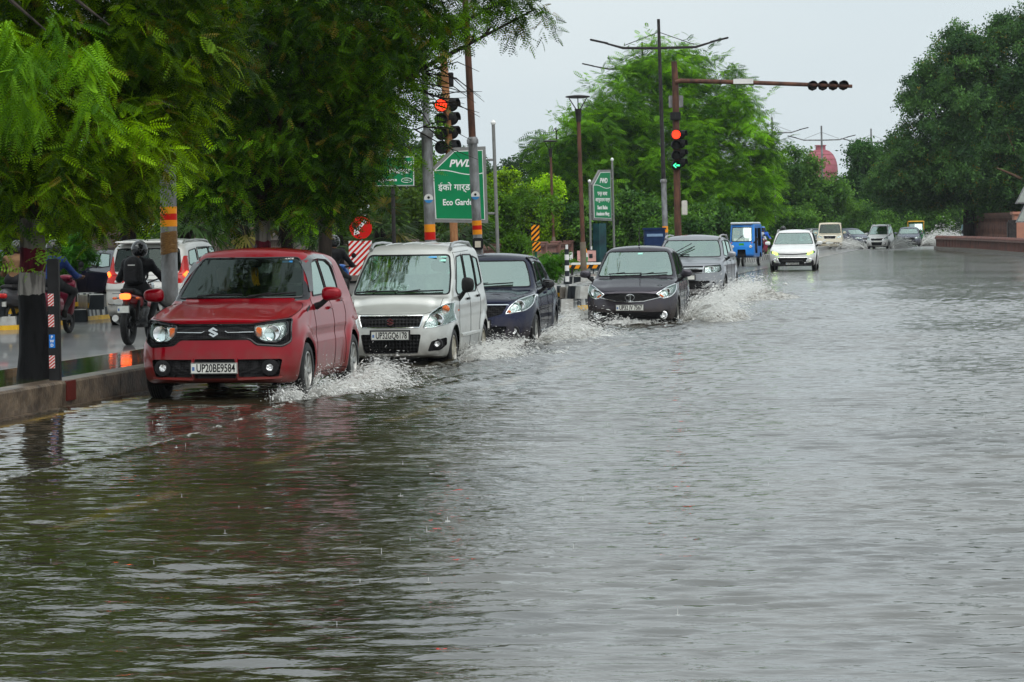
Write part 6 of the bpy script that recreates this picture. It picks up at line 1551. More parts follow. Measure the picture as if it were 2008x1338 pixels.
garden_sign('large green garden direction sign behind the two street poles', stand(908, 460, 78), YAW, 1.0,
    [('PWD', -.02, 3.46, .26, dict(shear=.25, bold=.008, fit=.62)), ('ईको गार्डन', -.17+.02, 2.84, .23, dict(bold=.003)), ('Eco Garden', -.08, 2.45, .22, dict(bold=.005, fit=.86))])
garden_sign('smaller green street sign on a teal cabinet before the central tree', stand(1182, 460, 122), YAW+R(58), 1.05,
    [('PWD', .02, 3.46, .26, dict(shear=.2, bold=.010, fit=.62)), ('सन्त बाबा', -.1, 2.96, .20, dict(bold=.005)), ('आसूदाराम मार्ग', -.08, 2.72, .19, dict(bold=.005)), ('Sant Baba', -.1, 2.42, .20, dict(bold=.008)), ('Asudaram Marg', -.08, 2.18, .19, dict(bold=.008, fit=1.05))], base=True)
p = stand(773, 460, 85); root = thing('direction_sign', 'green arrow sign on a dark post partly covered by the tree', 'road sign', p, YAW)
b = MB(); b.tube([(0, .04, -.1), (-.02, .04, 3.0)], .055, n=8); b.build('post', M_DARKP, root)
b = MB(); b.box((-.02, 0, 3.42), (1.25, .04, .86)); b.box((-.02, -.024, 3.42), (1.21, .01, .82), mi=1); b.box((-.02, -.032, 3.42), (1.17, .01, .78), mi=2); b.build('board', [M_FRM, M_SW, M_GREEN], root)
b = MB(); text_to(b, 'Alambagh', .24, frontM(Vector((.15, -.040, 3.68))), bold=.004) if False else None; text_to(b, 'nu', .24, frontM(Vector((.42, -.040, 3.66))), bold=.004); text_to(b, 'Nagar', .26, frontM(Vector((.20, -.040, 3.44))), bold=.005); b.build('lettering', M_SW, root)
b = MB(); b.add([(x-.02, -.040, z) for x, z in ((-.42, 3.17), (-.25, 3.27), (-.25, 3.20), (.12, 3.20), (.12, 3.14), (-.25, 3.14), (-.25, 3.07))], [(0, 1, 2, 5, 6), (2, 3, 4, 5)]); b.build('arrow', M_SW, root)
b = MB(); b.tube([(.38+.15*math.cos(a), -.042, 3.16+.065*math.sin(a)) for a in [2*PI*k/24 for k in range(24)]], .008, n=4, closed=True); text_to(b, 'PWD', .07, frontM(Vector((.38, -.042, 3.16)))); b.build('oval_mark', M_SW, root)
# ---- red arrow sign and hazard boards
def stripes(root, c, w_, h, cols, n, slope, name='hazard_board', y=-.012, post=True, thick=.03):
    """diagonally striped board facing -Y"""
    b = MB(); b.box(c, (w_, thick, h), mi=0)
    x0, x1, z0, z1 = c[0]-w_/2, c[0]+w_/2, c[2]-h/2, c[2]+h/2; per = h/n
    import itertools
    for i in range(-n-3, 2*n+3):
        za = z0+i*per; q = [(x0, za), (x1, za+slope*w_), (x1, za+slope*w_+per*.5), (x0, za+per*.5)]
        # clip to the board
        for lim, sg in ((z0, 1), (z1, -1)):
            o = []
            for a, e in zip(q, q[1:]+q[:1]):
                ia, ie = sg*(a[1]-lim) >= 0, sg*(e[1]-lim) >= 0
                if ia: o.append(a)
                if ia != ie: t = (lim-a[1])/(e[1]-a[1]); o.append((a[0]+(e[0]-a[0])*t, lim))
            q = o
            if len(q) < 3: break
        if len(q) >= 3: b.add([(x, c[1]-thick/2-.004, z) for x, z in q], [tuple(range(len(q)))], 1)
    return b.build(name, cols, root)
p = stand(708, 470, 80); root = thing('arrow_sign', 'round red sign with a white arrow above a red striped board', 'road sign', p, YAW)
sd = FPX/80; Z = lambda py: 1.77+(451-py)/sd
b = MB(); b.lathe([(.001, -.02), (.30, -.02), (.30, .01), (.001, .01)], c=(0, -.03, Z(447)), axis='Y', n=30); b.build('disc', M_RED, root)
b = MB(); ar = [(-.19, -.20), (-.02, -.14), (-.07, -.09), (.16, .17), (.09, .22), (-.13, -.04), (-.17, .0)]; b.add([(x, -.055, Z(447)+z) for x, z in ar], [(0, 1, 2, 5, 6), (2, 3, 4, 5)]); b.build('arrow', M_SW, root)
b = MB(); b.tube([(0, .02, -.1), (0, .02, Z(440))], .035, n=8); b.build('post', M_GALV, root)
stripes(root, (-.02, -.06, Z(506)), .62, .92, [M_SW, M_RED], 6, 1.0)
p = stand(1050, 480, 86); root = thing('hazard_marker', 'tall board with orange and black diagonal stripes on a green post', 'road sign', p, YAW); sd = FPX/86
b = MB(); b.tube([(0.02, .04, 0), (0, .04, 1.77)], .035, n=8); b.build('post', mat('post_green', (.02, .10, .06)), root)
stripes(root, (0, -.03, 1.77-(455-444.5)/sd), .235, .46, [M_BLACK, M_ORA], 3, 1.0); stripes(root, (.03, -.03, 1.77-(482-444.5)/sd), .235, .27, [M_BLACK, M_ORA], 2, 1.0)
def striped_post(label, p, h, r, n, cols, top=True):
    root = thing('striped_post', label, 'bollard', p, YAW, 'black and white posts')
    for i in range(n):
        b = MB(); b.tube([(0, 0, h*i/n), (0, 0, h*(i+1)/n)], r, n=12); b.build('painted_band', cols[i % 2], root, smooth=True)
    if top: b = MB(); b.tube([(0.0, 0, h), (0, 0, h+.13)], r*.6, n=8); b.build('cap', M_SW, root)
    return root
striped_post('black and white banded post on the island left of the grey hatchback', stand(1112, 540, 88, .50 if False else .0), 1.12, .065, 7, [M_BW1, M_SW])
striped_post('thinner black and white post beside the right signal pole foot', stand(1160, 500, 120), .85, .05, 5, [M_BW1, M_SW])
p = stand(107, 650, 30.4, .26); root = thing('reflector_post', 'square black post with striped plates and a small blue plate beside the painted trunk', 'bollard', p, YAW)
b = MB(); b.box((0, 0, .63), (.115, .115, 1.26), bev=.008); b.build('post', M_BLACK, root)
sd = FPX/30.4; Z = lambda py: 1.77-(py-459.5)/sd-.26
for y0, y1 in ((576, 600), (617, 641), (697, 722)):
    stripes(root, (-.022, -.062, (Z(y0)+Z(y1))/2), .058, (y1-y0)/sd, [M_SW, M_RED], 4, .8, name='reflector_plate', thick=.008)
b = MB(); b.box((-.018, -.062, (Z(656)+Z(682))/2), (.06, .006, 26/sd)); b.build('blue_plate', mat('plate_bright_blue', (.02, .18, .60)), root)
for i, ch in enumerate('PWD'):
    b = MB(); text_to(b, ch, .040, frontM(Vector((-.018, -.068, Z(661+8*i)))), bold=.001); b.build('lettering', M_SW, root)
# ---- island furniture
p = stand(1122, 540, 95, .0); root = thing('striped_barrier', 'low orange and black striped rail across the island', 'barrier', p, YAW); stripes(root, (0, 0, .24+.0), 1.6, .13, [M_BLACK, M_ORA], 1, .55, name='rail') if False else None
b = MB(); b.box((0, 0, .60), (2.2, .08, .07), mi=0); b.build('white_cap', M_SW, root)
b = MB(); b.box((0, .0, .50), (2.2, .06, .12), mi=0)
for i in range(8): x = -1.05+i*.28; b.add([(x, -.034, .445), (x+.14, -.034, .445), (x+.20, -.034, .555), (x+.06, -.034, .555)], [(0, 1, 2, 3)], 1)
b.build('rail', [M_BLACK, M_ORA], root)
for s in (-1, 0, 1): b = MB(); b.box((s*.9, .05, .25), (.08, .06, .5)); b.build('leg', M_DARKP, root)
p = stand(1134, 525, 99, .0); b = MB(); b.box((-.35, 0, .78), (.34, .04, .32)); b.box((.28, 0, .80), (.62, .04, .36), mi=1); b.box((-.75, 0, .78), (.22, .05, .30), mi=2)
b.box((.18, -.025, .86), (.16, .008, .10), mi=3); b.box((.18, -.025, .72), (.16, .008, .08), mi=3); b.box((.42, -.025, .80), (.12, .008, .14), mi=2)
for x in (-.5, .5): b.box((x, .05, .35), (.04, .04, .7), mi=2)
o = b.build('poster_board', [M_SW, mat('poster_pink', (.60, .33, .30)), M_BW1, mat('poster_magenta', (.6, .08, .25))]); o.location = p; o.rotation_euler = (0, 0, YAW); tag(o, 'white and pink poster boards standing behind the striped rail', 'poster')
p = stand(1148, 525, 97, .3); b = MB(); b.tube([(0, 0, 0), (-.05, 0, 1.1)], .012, n=5); b.add([(-.01, -.01, .35), (.07, -.01, .33), (.09, -.01, .48), (0, -.01, .5)], [(0, 1, 2, 3)], 1); b.add([(0, -.01, .5), (.09, -.01, .48), (.07, -.01, .62), (-.01, -.01, .64)], [(0, 1, 2, 3)], 2); b.add([(-.01, -.01, .64), (.07, -.01, .62), (.05, -.01, .76), (-.02, -.01, .78)], [(0, 1, 2, 3)], 3)
o = b.build('small_flag', [M_SW, mat('flag_green', (.02, .3, .08)), M_SW, M_ORA]); o.location = p; tag(o, 'small orange white and green flag on a thin stick', 'flag')
p = stand(1283, 460, 112); b = MB(); b.box((0, 0, .9), (.78, .8, 1.5), bev=.03); b.box((0, 0, 1.66), (.86, .9, .07)); b.box((0, -.41, 1.42), (.6, .01, .10), mi=1)
o = b.build('police_booth', [mat('booth_blue', (.012, .03, .09), rough=.4), mat('booth_text', (.2, .3, .45))]); o.location = p; o.rotation_euler = (0, 0, YAW); tag(o, 'small dark blue kiosk behind the two grey cars', 'kiosk')
# ---- right side railing of curved sandstone posts
path = [ground(x, y) for x, y in ((1837, 490), (1850, 491), (1880, 492.5), (1920, 495.5), (1960, 499), (2008, 503.5), (2070, 510), (2150, 519), (2260, 531))]
root = thing('stone_railing', 'low red stone railing curving out of the water at the right edge', 'railing', (0, 0, 0))
c = MB(); d = MB(); posts = []
for a, e in zip(path[:-1], path[1:]):
    L = (e-a).length; n = max(1, int(L/.58)); rz = math.atan2(e.y-a.y, e.x-a.x); M = Matrix.Rotation(rz, 3, 'Z')
    m_ = (a+e)/2; d.box((m_.x, m_.y, .10), (L+.1, .36, .24), rot=M); c.box((m_.x, m_.y, .72), (L+.1, .26, .10), rot=M)
    for i in range(n): posts.append((a.lerp(e, (i+.5)/n), M))
posts.sort(key=lambda t_: t_[0].length+(200 if t_[0].x > .6*t_[0].y*.03+8 else 0)*0)
vis = [t_ for t_ in posts if (t_[0].x*VR.x+t_[0].y*VR.y)/max(1, t_[0].x*VF.x+t_[0].y*VF.y) < 1050/FPX]; rest = [t_ for t_ in posts if t_ not in vis]
vis = vis[:100]; rest = [t_ for t_ in posts if t_ not in vis]; b = MB()
def one_post(mb, q, M): mb.box((q.x, q.y, .45), (.15, .16, .5), rot=M); mb.lathe([(.14, .66), (.15, .80), (.09, .88), (.001, .92)], c=(q.x, q.y, 0), n=8)
for q, M in rest: one_post(b, q, M)
M_RAIL = mat('red_stone', (.17, .07, .055), rough=.4, col2=(.08, .045, .04), nscale=1.5)
for q, M in vis: k = MB(); one_post(k, q, M); k.build('baluster', M_RAIL, root)
if b.v: b.build('baluster_row', M_RAIL, root)['kind'] = 'stuff'
c.build('top_rail', mat('red_stone_top', (.24, .12, .10), rough=.4, col2=(.12, .06, .05), nscale=2), root); d.build('plinth', mat('plinth_wet', (.10, .075, .06), rough=.25, nscale=2), root)
pv = [(q.x+.2, q.y+.3) for q in path]; b = MB(); b.prism(pv+[(60, pv[-1][1]), (60, 260), (pv[0][0]+2, 240)], 'XY', -.02, .22); tag(b.build('pavement', mat('far_paving', (.08, .075, .07), rough=.3, nscale=.5)), kind='structure')
a_, e_ = stand(1898, 450, 205), stand(2120, 450, 170)
balustrade('dark red stone fence behind the curved railing at right', a_.x, a_.y, e_.y, 2.3, mat('red_stone_dark', (.15, .075, .055), rough=.5, col2=(.07, .04, .035), nscale=1.5), pil=False, x1=e_.x, group=None)
p = stand(1984, 460, 168); b = MB(); b.box((0, 0, .9), (.50, .4, 1.7), bev=.05); b.box((.1, 0, 1.75), (.55, .4, .14)); o = b.build('signal_cabinet', M_DARKP); o.location = p; o.rotation_euler = (0, 0, YAW); tag(o, 'dark upright cabinet behind the railing near the right edge', 'cabinet')
p = stand(2002, 460, 172); b = MB(); b.box((0, 0, 1.15), (.9, .8, 2.0), bev=.03); b.box((0, 0, 2.2), (1.1, 1.0, .18), bev=.03); o = b.build('gate_pillar', mat('salmon_stone', (.42, .20, .14), rough=.5, nscale=2)); o.location = p; o.rotation_euler = (0, 0, YAW); tag(o, 'salmon coloured stone pillar at the right picture edge', 'pillar')
for i, (py0, lab) in enumerate(((400, 'upper grey triangular sign at the right picture edge'), (437, 'lower grey triangular sign at the right picture edge'))):
    p = stand(2012, 460, 160); sd = FPX/160; zb = 1.77-(py0-433.5)/sd; T_ = [(-.62, zb), (.62, zb), (0, zb+1.08)]; b = MB(); b.prism(T_, 'XZ', -.02, .02); k = .82; cz = zb+.36
    b.prism([(x*k, cz+(z-cz)*k) for x, z in T_], 'XZ', -.032, -.019, mi=1)
    if i: b.box((0.05, .05, zb/2+.4), (.07, .06, zb+.8), mi=2)
    o = b.build('triangle_sign', [M_GALV, mat('sign_grey', (.33, .36, .33), rough=.3), M_DARKP]); o.location = p; o.rotation_euler = (0, 0, YAW+R(15)); tag(o, lab, 'road sign')
# ---- pink dome far off
p = stand(1609, 300, 620); sd = FPX/620; root = thing('domed_building', 'pink sandstone dome rising above the far trees', 'building', p, YAW); z1 = 1.77+(438-330)/sd; zt = 1.77+(438-293)/sd
M_DOME = mat('pink_stone', (.38, .115, .145), rough=.6, col2=(.28, .08, .10), nscale=.5)
n = 10; Rr = 3.55; b = MB(); b.lathe([(Rr*.96, 0), (Rr*.96, z1-1.0), (Rr, z1-.8)], n=32); b.build('wall', M_DOME, root, smooth=True)
b = MB(); b.lathe([(Rr*math.cos(a)**.75, z1-.9+(zt-z1+.9)*math.sin(a)**.9) for a in [PI/2*k/n*.93 for k in range(n+1)]]+[(.001, zt)], n=40); b.build('dome', M_DOME, root, smooth=True)
b = MB()
for k in range(5):
    a = PI/2*k/5*.9; b.tube([(Rr*1.004*math.cos(a)**.75*math.cos(t), Rr*1.004*math.cos(a)**.75*math.sin(t), z1-.9+(zt-z1+.9)*max(0, math.sin(a))**.9) for t in [2*PI*i/40 for i in range(40)]], .06, n=4, closed=True)
b.build('rib_band', mat('pink_stone_dark', (.28, .08, .08)), root)
b = MB(); b.box((0, 0, zt+.25), (1.9, 1.9, .9), bev=.08); b.box((0, 0, zt+.78), (2.2, 2.2, .2)); b.build('finial_block', M_DOME, root)
p = stand(1558, 380, 235); root = thing('direction_sign', 'faded green sign board half hidden among the trees right of the mast', 'road sign', p, YAW)
b = MB(); b.box((0, 0, 3.8), (1.2, .06, 1.9)); b.build('board', M_GREEN, root)
b = MB(); b.box((.62, 0, 3.1), (.07, .08, 3.3)); b.tube([(.2, .08, -.1), (.2, .08, 3)], .05, n=6); b.build('post', M_FRM, root)
b = MB(); b.box((.1, -.035, 4.1), (.6, .01, .12)); b.box((.15, -.035, 3.7), (.5, .01, .1)); b.build('lettering', M_SW, root)
# ------------------------------------------------------------------ trees
def PL(base, px, py, d, rx, rz, ry, w_=None):
    """lobe given where it is seen: returns (centre local to base, radii, weight)"""
    s = FPX/d; c = at(px, py, d)-Vector(base); r = (rx/s, ry, rz/s); return (tuple(c), r, w_ if w_ else rx*rz/s/s)
def painted_trunk(base_off):
    m = mat('painted_trunk', (.05, .04, .03), rough=.6, bump=1.0, bscale=14, stretch=(1, 1, .3)); n = m.node_tree.nodes; l = m.node_tree.links; b = n['Principled BSDF']
    tcn = n.new('ShaderNodeTexCoord'); sp = n.new('ShaderNodeSeparateXYZ'); l.new(tcn.outputs['Object'], sp.inputs[0])
    nz = n.new('ShaderNodeTexNoise'); nz.inputs['Scale'].default_value = 9; l.new(tcn.outputs['Object'], nz.inputs[0])
    a = n.new('ShaderNodeMath'); a.operation = 'MULTIPLY_ADD'; a.inputs[1].default_value = .10; l.new(nz.outputs[0], a.inputs[0]); l.new(sp.outputs[2], a.inputs[2])
    k = n.new('ShaderNodeMath'); k.operation = 'MULTIPLY'; k.inputs[1].default_value = .5; l.new(a.outputs[0], k.inputs[0])
    r = n.new('ShaderNodeValToRGB'); r.color_ramp.interpolation = 'CONSTANT'; e = r.color_ramp.elements
    e[0].position = 0; e[0].color = (.008, .008, .009, 1); e[1].position = .465; e[1].color = (.30, .28, .26, 1)
    for p, c in ((.585, (.10, .006, .018, 1)), (.705, (.20, .18, .16, 1)), (.86, (.03, .022, .018, 1))): q = e.new(p); q.color = c
    n2 = n.new('ShaderNodeTexNoise'); n2.inputs['Scale'].default_value = 16; n2.inputs['Detail'].default_value = 6
    mp = n.new('ShaderNodeMapping'); mp.inputs['Scale'].default_value = (1, 1, .2); l.new(tcn.outputs['Object'], mp.inputs[0]); l.new(mp.outputs[0], n2.inputs[0])
    cr_ = n.new('ShaderNodeValToRGB'); cr_.color_ramp.elements[0].position = .40; cr_.color_ramp.elements[1].position = .52; cr_.color_ramp.elements[0].color = (.4, .4, .4, 1); l.new(n2.outputs[0], cr_.inputs[0])
    mx = n.new('ShaderNodeMix'); mx.data_type = 'RGBA'; mx.blend_type = 'MULTIPLY'; mx.inputs[0].default_value = 1
    l.new(k.outputs[0], r.inputs[0]); l.new(r.outputs[0], mx.inputs[6]); l.new(cr_.outputs[0], mx.inputs[7]); l.new(mx.outputs[2], b.inputs['Base Color']); return m
PT = painted_trunk(0)
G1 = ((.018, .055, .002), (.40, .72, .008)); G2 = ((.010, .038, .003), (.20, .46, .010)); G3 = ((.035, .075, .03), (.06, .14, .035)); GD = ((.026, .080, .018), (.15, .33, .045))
base = stand(66, 700, 31.2, .26)
L1 = [PL(base, *a) for a in ((60, 110, 31, 180, 170, 1.2), (250, 230, 31.6, 120, 150, 1.0), (110, 300, 30.8, 120, 100, .8), (0, 330, 31, 110, 110, .9), (265, 315, 31.9, 75, 55, .6), (340, 110, 32, 100, 150, 1.0),
      (230, 40, 31.5, 190, 120, 1.2), (-160, 200, 31, 180, 230, 1.4), (100, -220, 31.5, 420, 240, 2.0), (120, -560, 32, 480, 220, 2.2), (-300, -100, 31, 300, 300, 2), (-50, 400, 31.4, 60, 50, .5), (165, 390, 31.8, 55, 32, .4), (15, 410, 31.7, 60, 46, .5), (235, 365, 32.2, 55, 30, .4))]
tree('median_tree', 'tree with black white and maroon painted trunk on the near median kerb', base, 2.6, .155, L1, 8200, 5, trunk_m=PT, wob=.03, size=.215, per=6, spl=.42, cols=G1, yellow=.06, tpow=2.3, T=frond_template(8, 1.0, .24, .085), shell=.75)
# brighter, nearer shoots that hang at the top left
sh = thing('hanging_branch', 'bright long leaved branch hanging in the top left corner', 'branch', (0, 0, 0))
crown('leaves', [(tuple(at(50, 60, 26)), (.33, .3, .28), 1), (tuple(at(205, 60, 26)), (.25, .3, .2), 1), (tuple(at(60, 190, 26.5)), (.15, .2, .2), .6), (tuple(at(160, 200, 27)), (.2, .2, .2), .6)], 90, sh, 31, size=.27, per=6, spl=.42, droop=1.2, cols=((.05, .15, .006), (.30, .60, .02)), T=frond_template(11, 1.0, .17, .06), shell=.9)
b = MB(); b.tube([at(-60, -80, 27), at(20, 0, 26.3), at(90, 60, 26)], [.03, .02, .008], n=6); b.tube([at(60, -90, 27), at(150, 0, 26.3), at(215, 50, 26)], [.03, .018, .008], n=6); b.build('twig', BARK, sh)
lb = thing('leafy_shoot', 'pale green sucker shoots sprouting from the painted trunk', 'branch', (0, 0, 0))
crown('leaves', [(tuple(at(75, 470, 30.6)), (.16, .12, .06), 1), (tuple(at(105, 440, 30.6)), (.2, .12, .08), 1), (tuple(at(60, 530, 30.6)), (.06, .08, .03), .3), (tuple(at(95, 520, 30.5)), (.08, .08, .05), .35), (tuple(at(30, 450, 30.6)), (.10, .12, .08), .6)], 20, lb, 32, size=.14, per=5, spl=.20, droop=.3, cols=((.10, .22, .015), (.18, .34, .03)), T=frond_template(4, 1.0, .42, .15), shell=.9)
base = stand(518, 600, 45, .26)
L2 = [PL(base, *a) for a in ((518, 190, 45, 190, 190, 1.5), (420, 310, 44.6, 115, 110, 1.0), (640, 290, 45, 125, 120, 1.1), (703, 160, 45.3, 85, 100, 1.0), (600, 50, 45, 260, 120, 1.6), (790, 90, 45.6, 95, 95, .8),
      (880, 20, 46, 90, 45, .7), (980, 2, 46.4, 80, 32, .5), (1050, 18, 46.6, 45, 20, .3), (480, 372, 44.8, 110, 36, .8), (610, 372, 45, 85, 40, .7), (650, 305, 45, 40, 70, .5), (400, 160, 45, 90, 190, 1.1), (560, -250, 45, 420, 230, 2.4), (560, -640, 45, 300, 200, 2.2), (820, -120, 46, 200, 110, 1.4), (330, 60, 46, 150, 180, 1.6))]
tree('median_tree', 'dark spreading tree whose trunk stands behind the red hatchback', base, 2.4, .14, L2, 8600, 8, trunk_m=PT, wob=.03, size=.215, per=7, spl=.50, cols=G2, yellow=.06, tpow=2.3, T=frond_template(6, 1.0, .26, .11), shell=.8)
# bare twigs at the right rim
b = MB(); rnd = random.Random(9)
for k in range(22):
    s = at(rnd.uniform(800, 860), rnd.uniform(120, 260), 46); e = s+Vector((rnd.uniform(.3, 1.0), rnd.uniform(-.3, .3), rnd.uniform(-.5, .25))); m_ = s.lerp(e, .5)+Vector((0, 0, rnd.uniform(-.05, .15))); b.tube([s, m_, e], [.012, .008, .003], n=4)
tag(b.build('bare_twigs', BARK), 'thin bare twigs reaching from the dark tree towards the signal', 'twigs')
base = stand(640, 600, 58, .05)
L3 = [PL(base, *a) for a in ((640, 180, 58, 170, 150, 1.6), (480, 120, 58, 170, 180, 1.6), (360, 300, 58, 120, 100, 1.2), (700, 40, 58, 180, 110, 1.5), (560, -200, 58, 330, 180, 2.5))]
tree('median_tree', 'second dark tree crown filling the gap behind the spreading tree', base, 3.5, .15, L3, 2600, 12, wob=.05, size=.34, per=7, spl=.7, cols=G2, T=frond_template(6, 1.0, .24, .11), shell=.9)
# palms along the stone wall
for px, h, sd_, d in ((252, 2.5, 1, 66.5), (366, 2.0, 2, 71), (475, 1.95, 3, 76), (562, 2.0, 4, 80), (662, 1.5, 5, 84), (746, 1.7, 6, 88), (905, 1.5, 7, 104), (20, 2.6, 8, 62)):
    w_ = {252: 'dark shaggy fan palm in front of the stepped gate pillar', 366: 'fan palm just right of the taped grey pole', 475: 'fan palm above the left part of the red car roof', 562: 'fan palm trunk left of the painted second trunk', 662: 'fan palm left of the round red arrow sign', 746: 'fan palm behind the post of the green arrow sign', 905: 'low fan palm below the garden sign', 20: 'fan palm behind the painted trunk at the left edge'}[px]
    fan_palm(w_, stand(px, 500, d, .12), h, sd_, nf=22, fr=.85, group='fan palms along the stone wall')
# park greenery behind the wall
for i, (px, d, h, wd, col, lab) in enumerate((
    (60, 80, 6, 3.0, G1, 'bright green tree behind the wall at the far left'), (330, 90, 5.5, 3.4, ((.06, .13, .012), (.13, .25, .02)), 'yellowish green tree behind the gate pillar'), (470, 100, 5.5, 3.2, G1, 'light green park tree above the red car'),
    (620, 105, 5, 3.0, ((.05, .11, .012), (.10, .22, .02)), 'pale leaved park tree behind the round sign'), (770, 118, 5.0, 3.4, ((.05, .10, .015), (.11, .19, .025)), 'olive green park tree behind the green arrow sign'), (930, 128, 4.3, 3.2, ((.06, .15, .012), (.12, .28, .02)), 'lime green tree right of the garden sign'),
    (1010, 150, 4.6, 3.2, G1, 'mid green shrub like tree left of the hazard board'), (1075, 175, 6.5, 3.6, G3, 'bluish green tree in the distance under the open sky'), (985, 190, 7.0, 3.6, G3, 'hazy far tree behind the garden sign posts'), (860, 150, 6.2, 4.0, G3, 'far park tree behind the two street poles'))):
    base = stand(px, 480, d, .1); rnd = random.Random(i)
    lob = [((rnd.uniform(-.4, .4)*wd, rnd.uniform(-1, 1), h*f), (wd*rnd.uniform(.55, .8), 1.3, h*rnd.uniform(.2, .3))) for f in (.3, .45, .6, .72, .8)]+[((-wd*.5, 0, h*.35), (wd*.5, 1.2, h*.28)), ((wd*.5, 0, h*.38), (wd*.5, 1.2, h*.28))]
    tree('park_tree', lab, base, h*.45, .12, lob, 520, 40+i, size=.42, per=7, spl=.6, cols=col, T=TUFTS, shell=.8, wob=.1)
def leafy(name, label, px, d, lobpx, n, seed, cols, size=.55, group=None, trunk=.25, yellow=.0, T=None, h=3.0, spl=1.0, droop=.35):
    base = stand(px, 460, d, .05); lob = [PL(base, *a) for a in lobpx]
    return tree(name, label, base, h, trunk, lob, n, seed, size=size, per=8, spl=spl, cols=cols, T=T or FROND_S, shell=.7, yellow=yellow, wob=.15, droop=droop)
leafy('roadside_tree', 'large rounded feathery tree in the middle of the picture', 1330, 172, [(1330, 150, 172, 95, 62, 2.5), (1250, 200, 171, 110, 70, 3), (1400, 220, 172, 90, 70, 3), (1300, 280, 170, 150, 90, 3.5), (1430, 310, 171, 85, 85, 3), (1210, 320, 171, 100, 95, 3), (1350, 380, 170, 140, 70, 3), (1470, 350, 172, 55, 70, 2.5), (1240, 400, 171, 120, 60, 3), (1440, 410, 171, 80, 50, 2.5), (1300, 110, 172, 55, 35, 2)], 5200, 61, ((.022, .085, .005), (.26, .60, .018)), size=.55)
leafy('roadside_tree', 'shorter tree joined to the left of the large feathery tree', 1110, 168, [(1110, 270, 168, 60, 50, 2), (1150, 330, 168, 70, 70, 2.5), (1090, 340, 168, 45, 60, 2), (1120, 400, 168, 75, 55, 2.5), (1190, 250, 168, 60, 60, 2), (1090, 250, 168, 30, 25, 1)], 1100, 62, ((.022, .085, .005), (.24, .55, .018)), size=.6)
leafy('roadside_tree', 'lower bluish green tree between the large tree and the dome', 1540, 235, [(1520, 360, 235, 45, 50, 2.5), (1565, 340, 235, 30, 45, 2), (1560, 330, 236, 20, 30, 2), (1590, 405, 235, 50, 40, 2.5), (1540, 420, 235, 60, 40, 3), (1630, 400, 236, 40, 50, 2.5)], 1000, 63, GD, size=.62, T=TUFTS)
leafy('roadside_tree', 'dense green tree behind the white cars right of the dome', 1705, 262, [(1700, 330, 262, 55, 48, 3), (1678, 392, 262, 55, 45, 3), (1740, 370, 262, 60, 60, 3), (1700, 410, 261, 90, 40, 3.5), (1790, 400, 262, 50, 50, 3), (1700, 305, 262, 22, 18, 2)], 1500, 64, ((.02, .07, .018), (.09, .23, .035)), size=.7, T=TUFTS)
leafy('roadside_tree', 'huge dark tree filling the upper right corner', 1900, 202, [(1870, 120, 202, 62, 55, 3), (1960, 120, 202, 60, 60, 3), (1850, 200, 202, 65, 65, 3), (1940, 210, 201, 95, 80, 4), (1830, 280, 202, 70, 60, 3.5), (1930, 310, 201, 110, 75, 4), (1800, 330, 202, 50, 50, 3), (1860, 350, 202, 95, 42, 4), (1960, 365, 201, 85, 45, 4), (1990, 60, 203, 50, 30, 2.5), (2060, 200, 202, 90, 140, 4), (1870, 75, 202, 30, 22, 2), (2100, 60, 203, 90, 80, 4), (1790, 370, 203, 45, 38, 3), (1770, 300, 203, 35, 35, 2.5), (1755, 350, 203, 40, 45, 2.5), (2040, 330, 200, 60, 80, 4)], 6400, 65, ((.026, .070, .026), (.12, .26, .06)), size=.5, T=TUFTS, yellow=.025, trunk=.4, h=5)  # distance haze is put into the bluer leaf colours of this tree
# a background belt so that no bare horizon is left
for i, (px, d, hp, lab) in enumerate(((1500, 300, 380, 'far tree behind the blue three wheeler'), (1600, 320, 375, 'far tree behind the white hatchback'), (1740, 330, 360, 'far tree behind the boxy cream jeep'), (1850, 330, 350, 'far tree behind the distant splash'), (1960, 330, 350, 'far tree behind the red stone fence'), (1400, 260, 360, 'far tree behind the signal mast'), (1230, 240, 380, 'far tree behind the teal cabinet sign'), (2080, 320, 340, 'far tree past the right picture edge'))):
    leafy('background_tree', lab, px, d, [(px, (hp+450)/2, d, 75, 50, 4), (px-40, 420, d, 50, 35, 4), (px+40, 415, d, 50, 40, 4)], 420, 80+i, GD, size=.9, T=TUFTS)
b = thing('bare_branch', 'brown bare branch crossing the dark tree at right', 'branch', (0, 0, 0)); k = MB(); k.tube([at(1955, 330, 196), at(1980, 340, 196), at(2025, 362, 196)], [.05, .08, .12], n=6); k.tube([at(2030, 330, 197), at(1990, 300, 197), at(1975, 260, 197)], [.09, .05, .02], n=5); k.build('limb', mat('bark_brown', (.10, .06, .04), rough=.7), b)
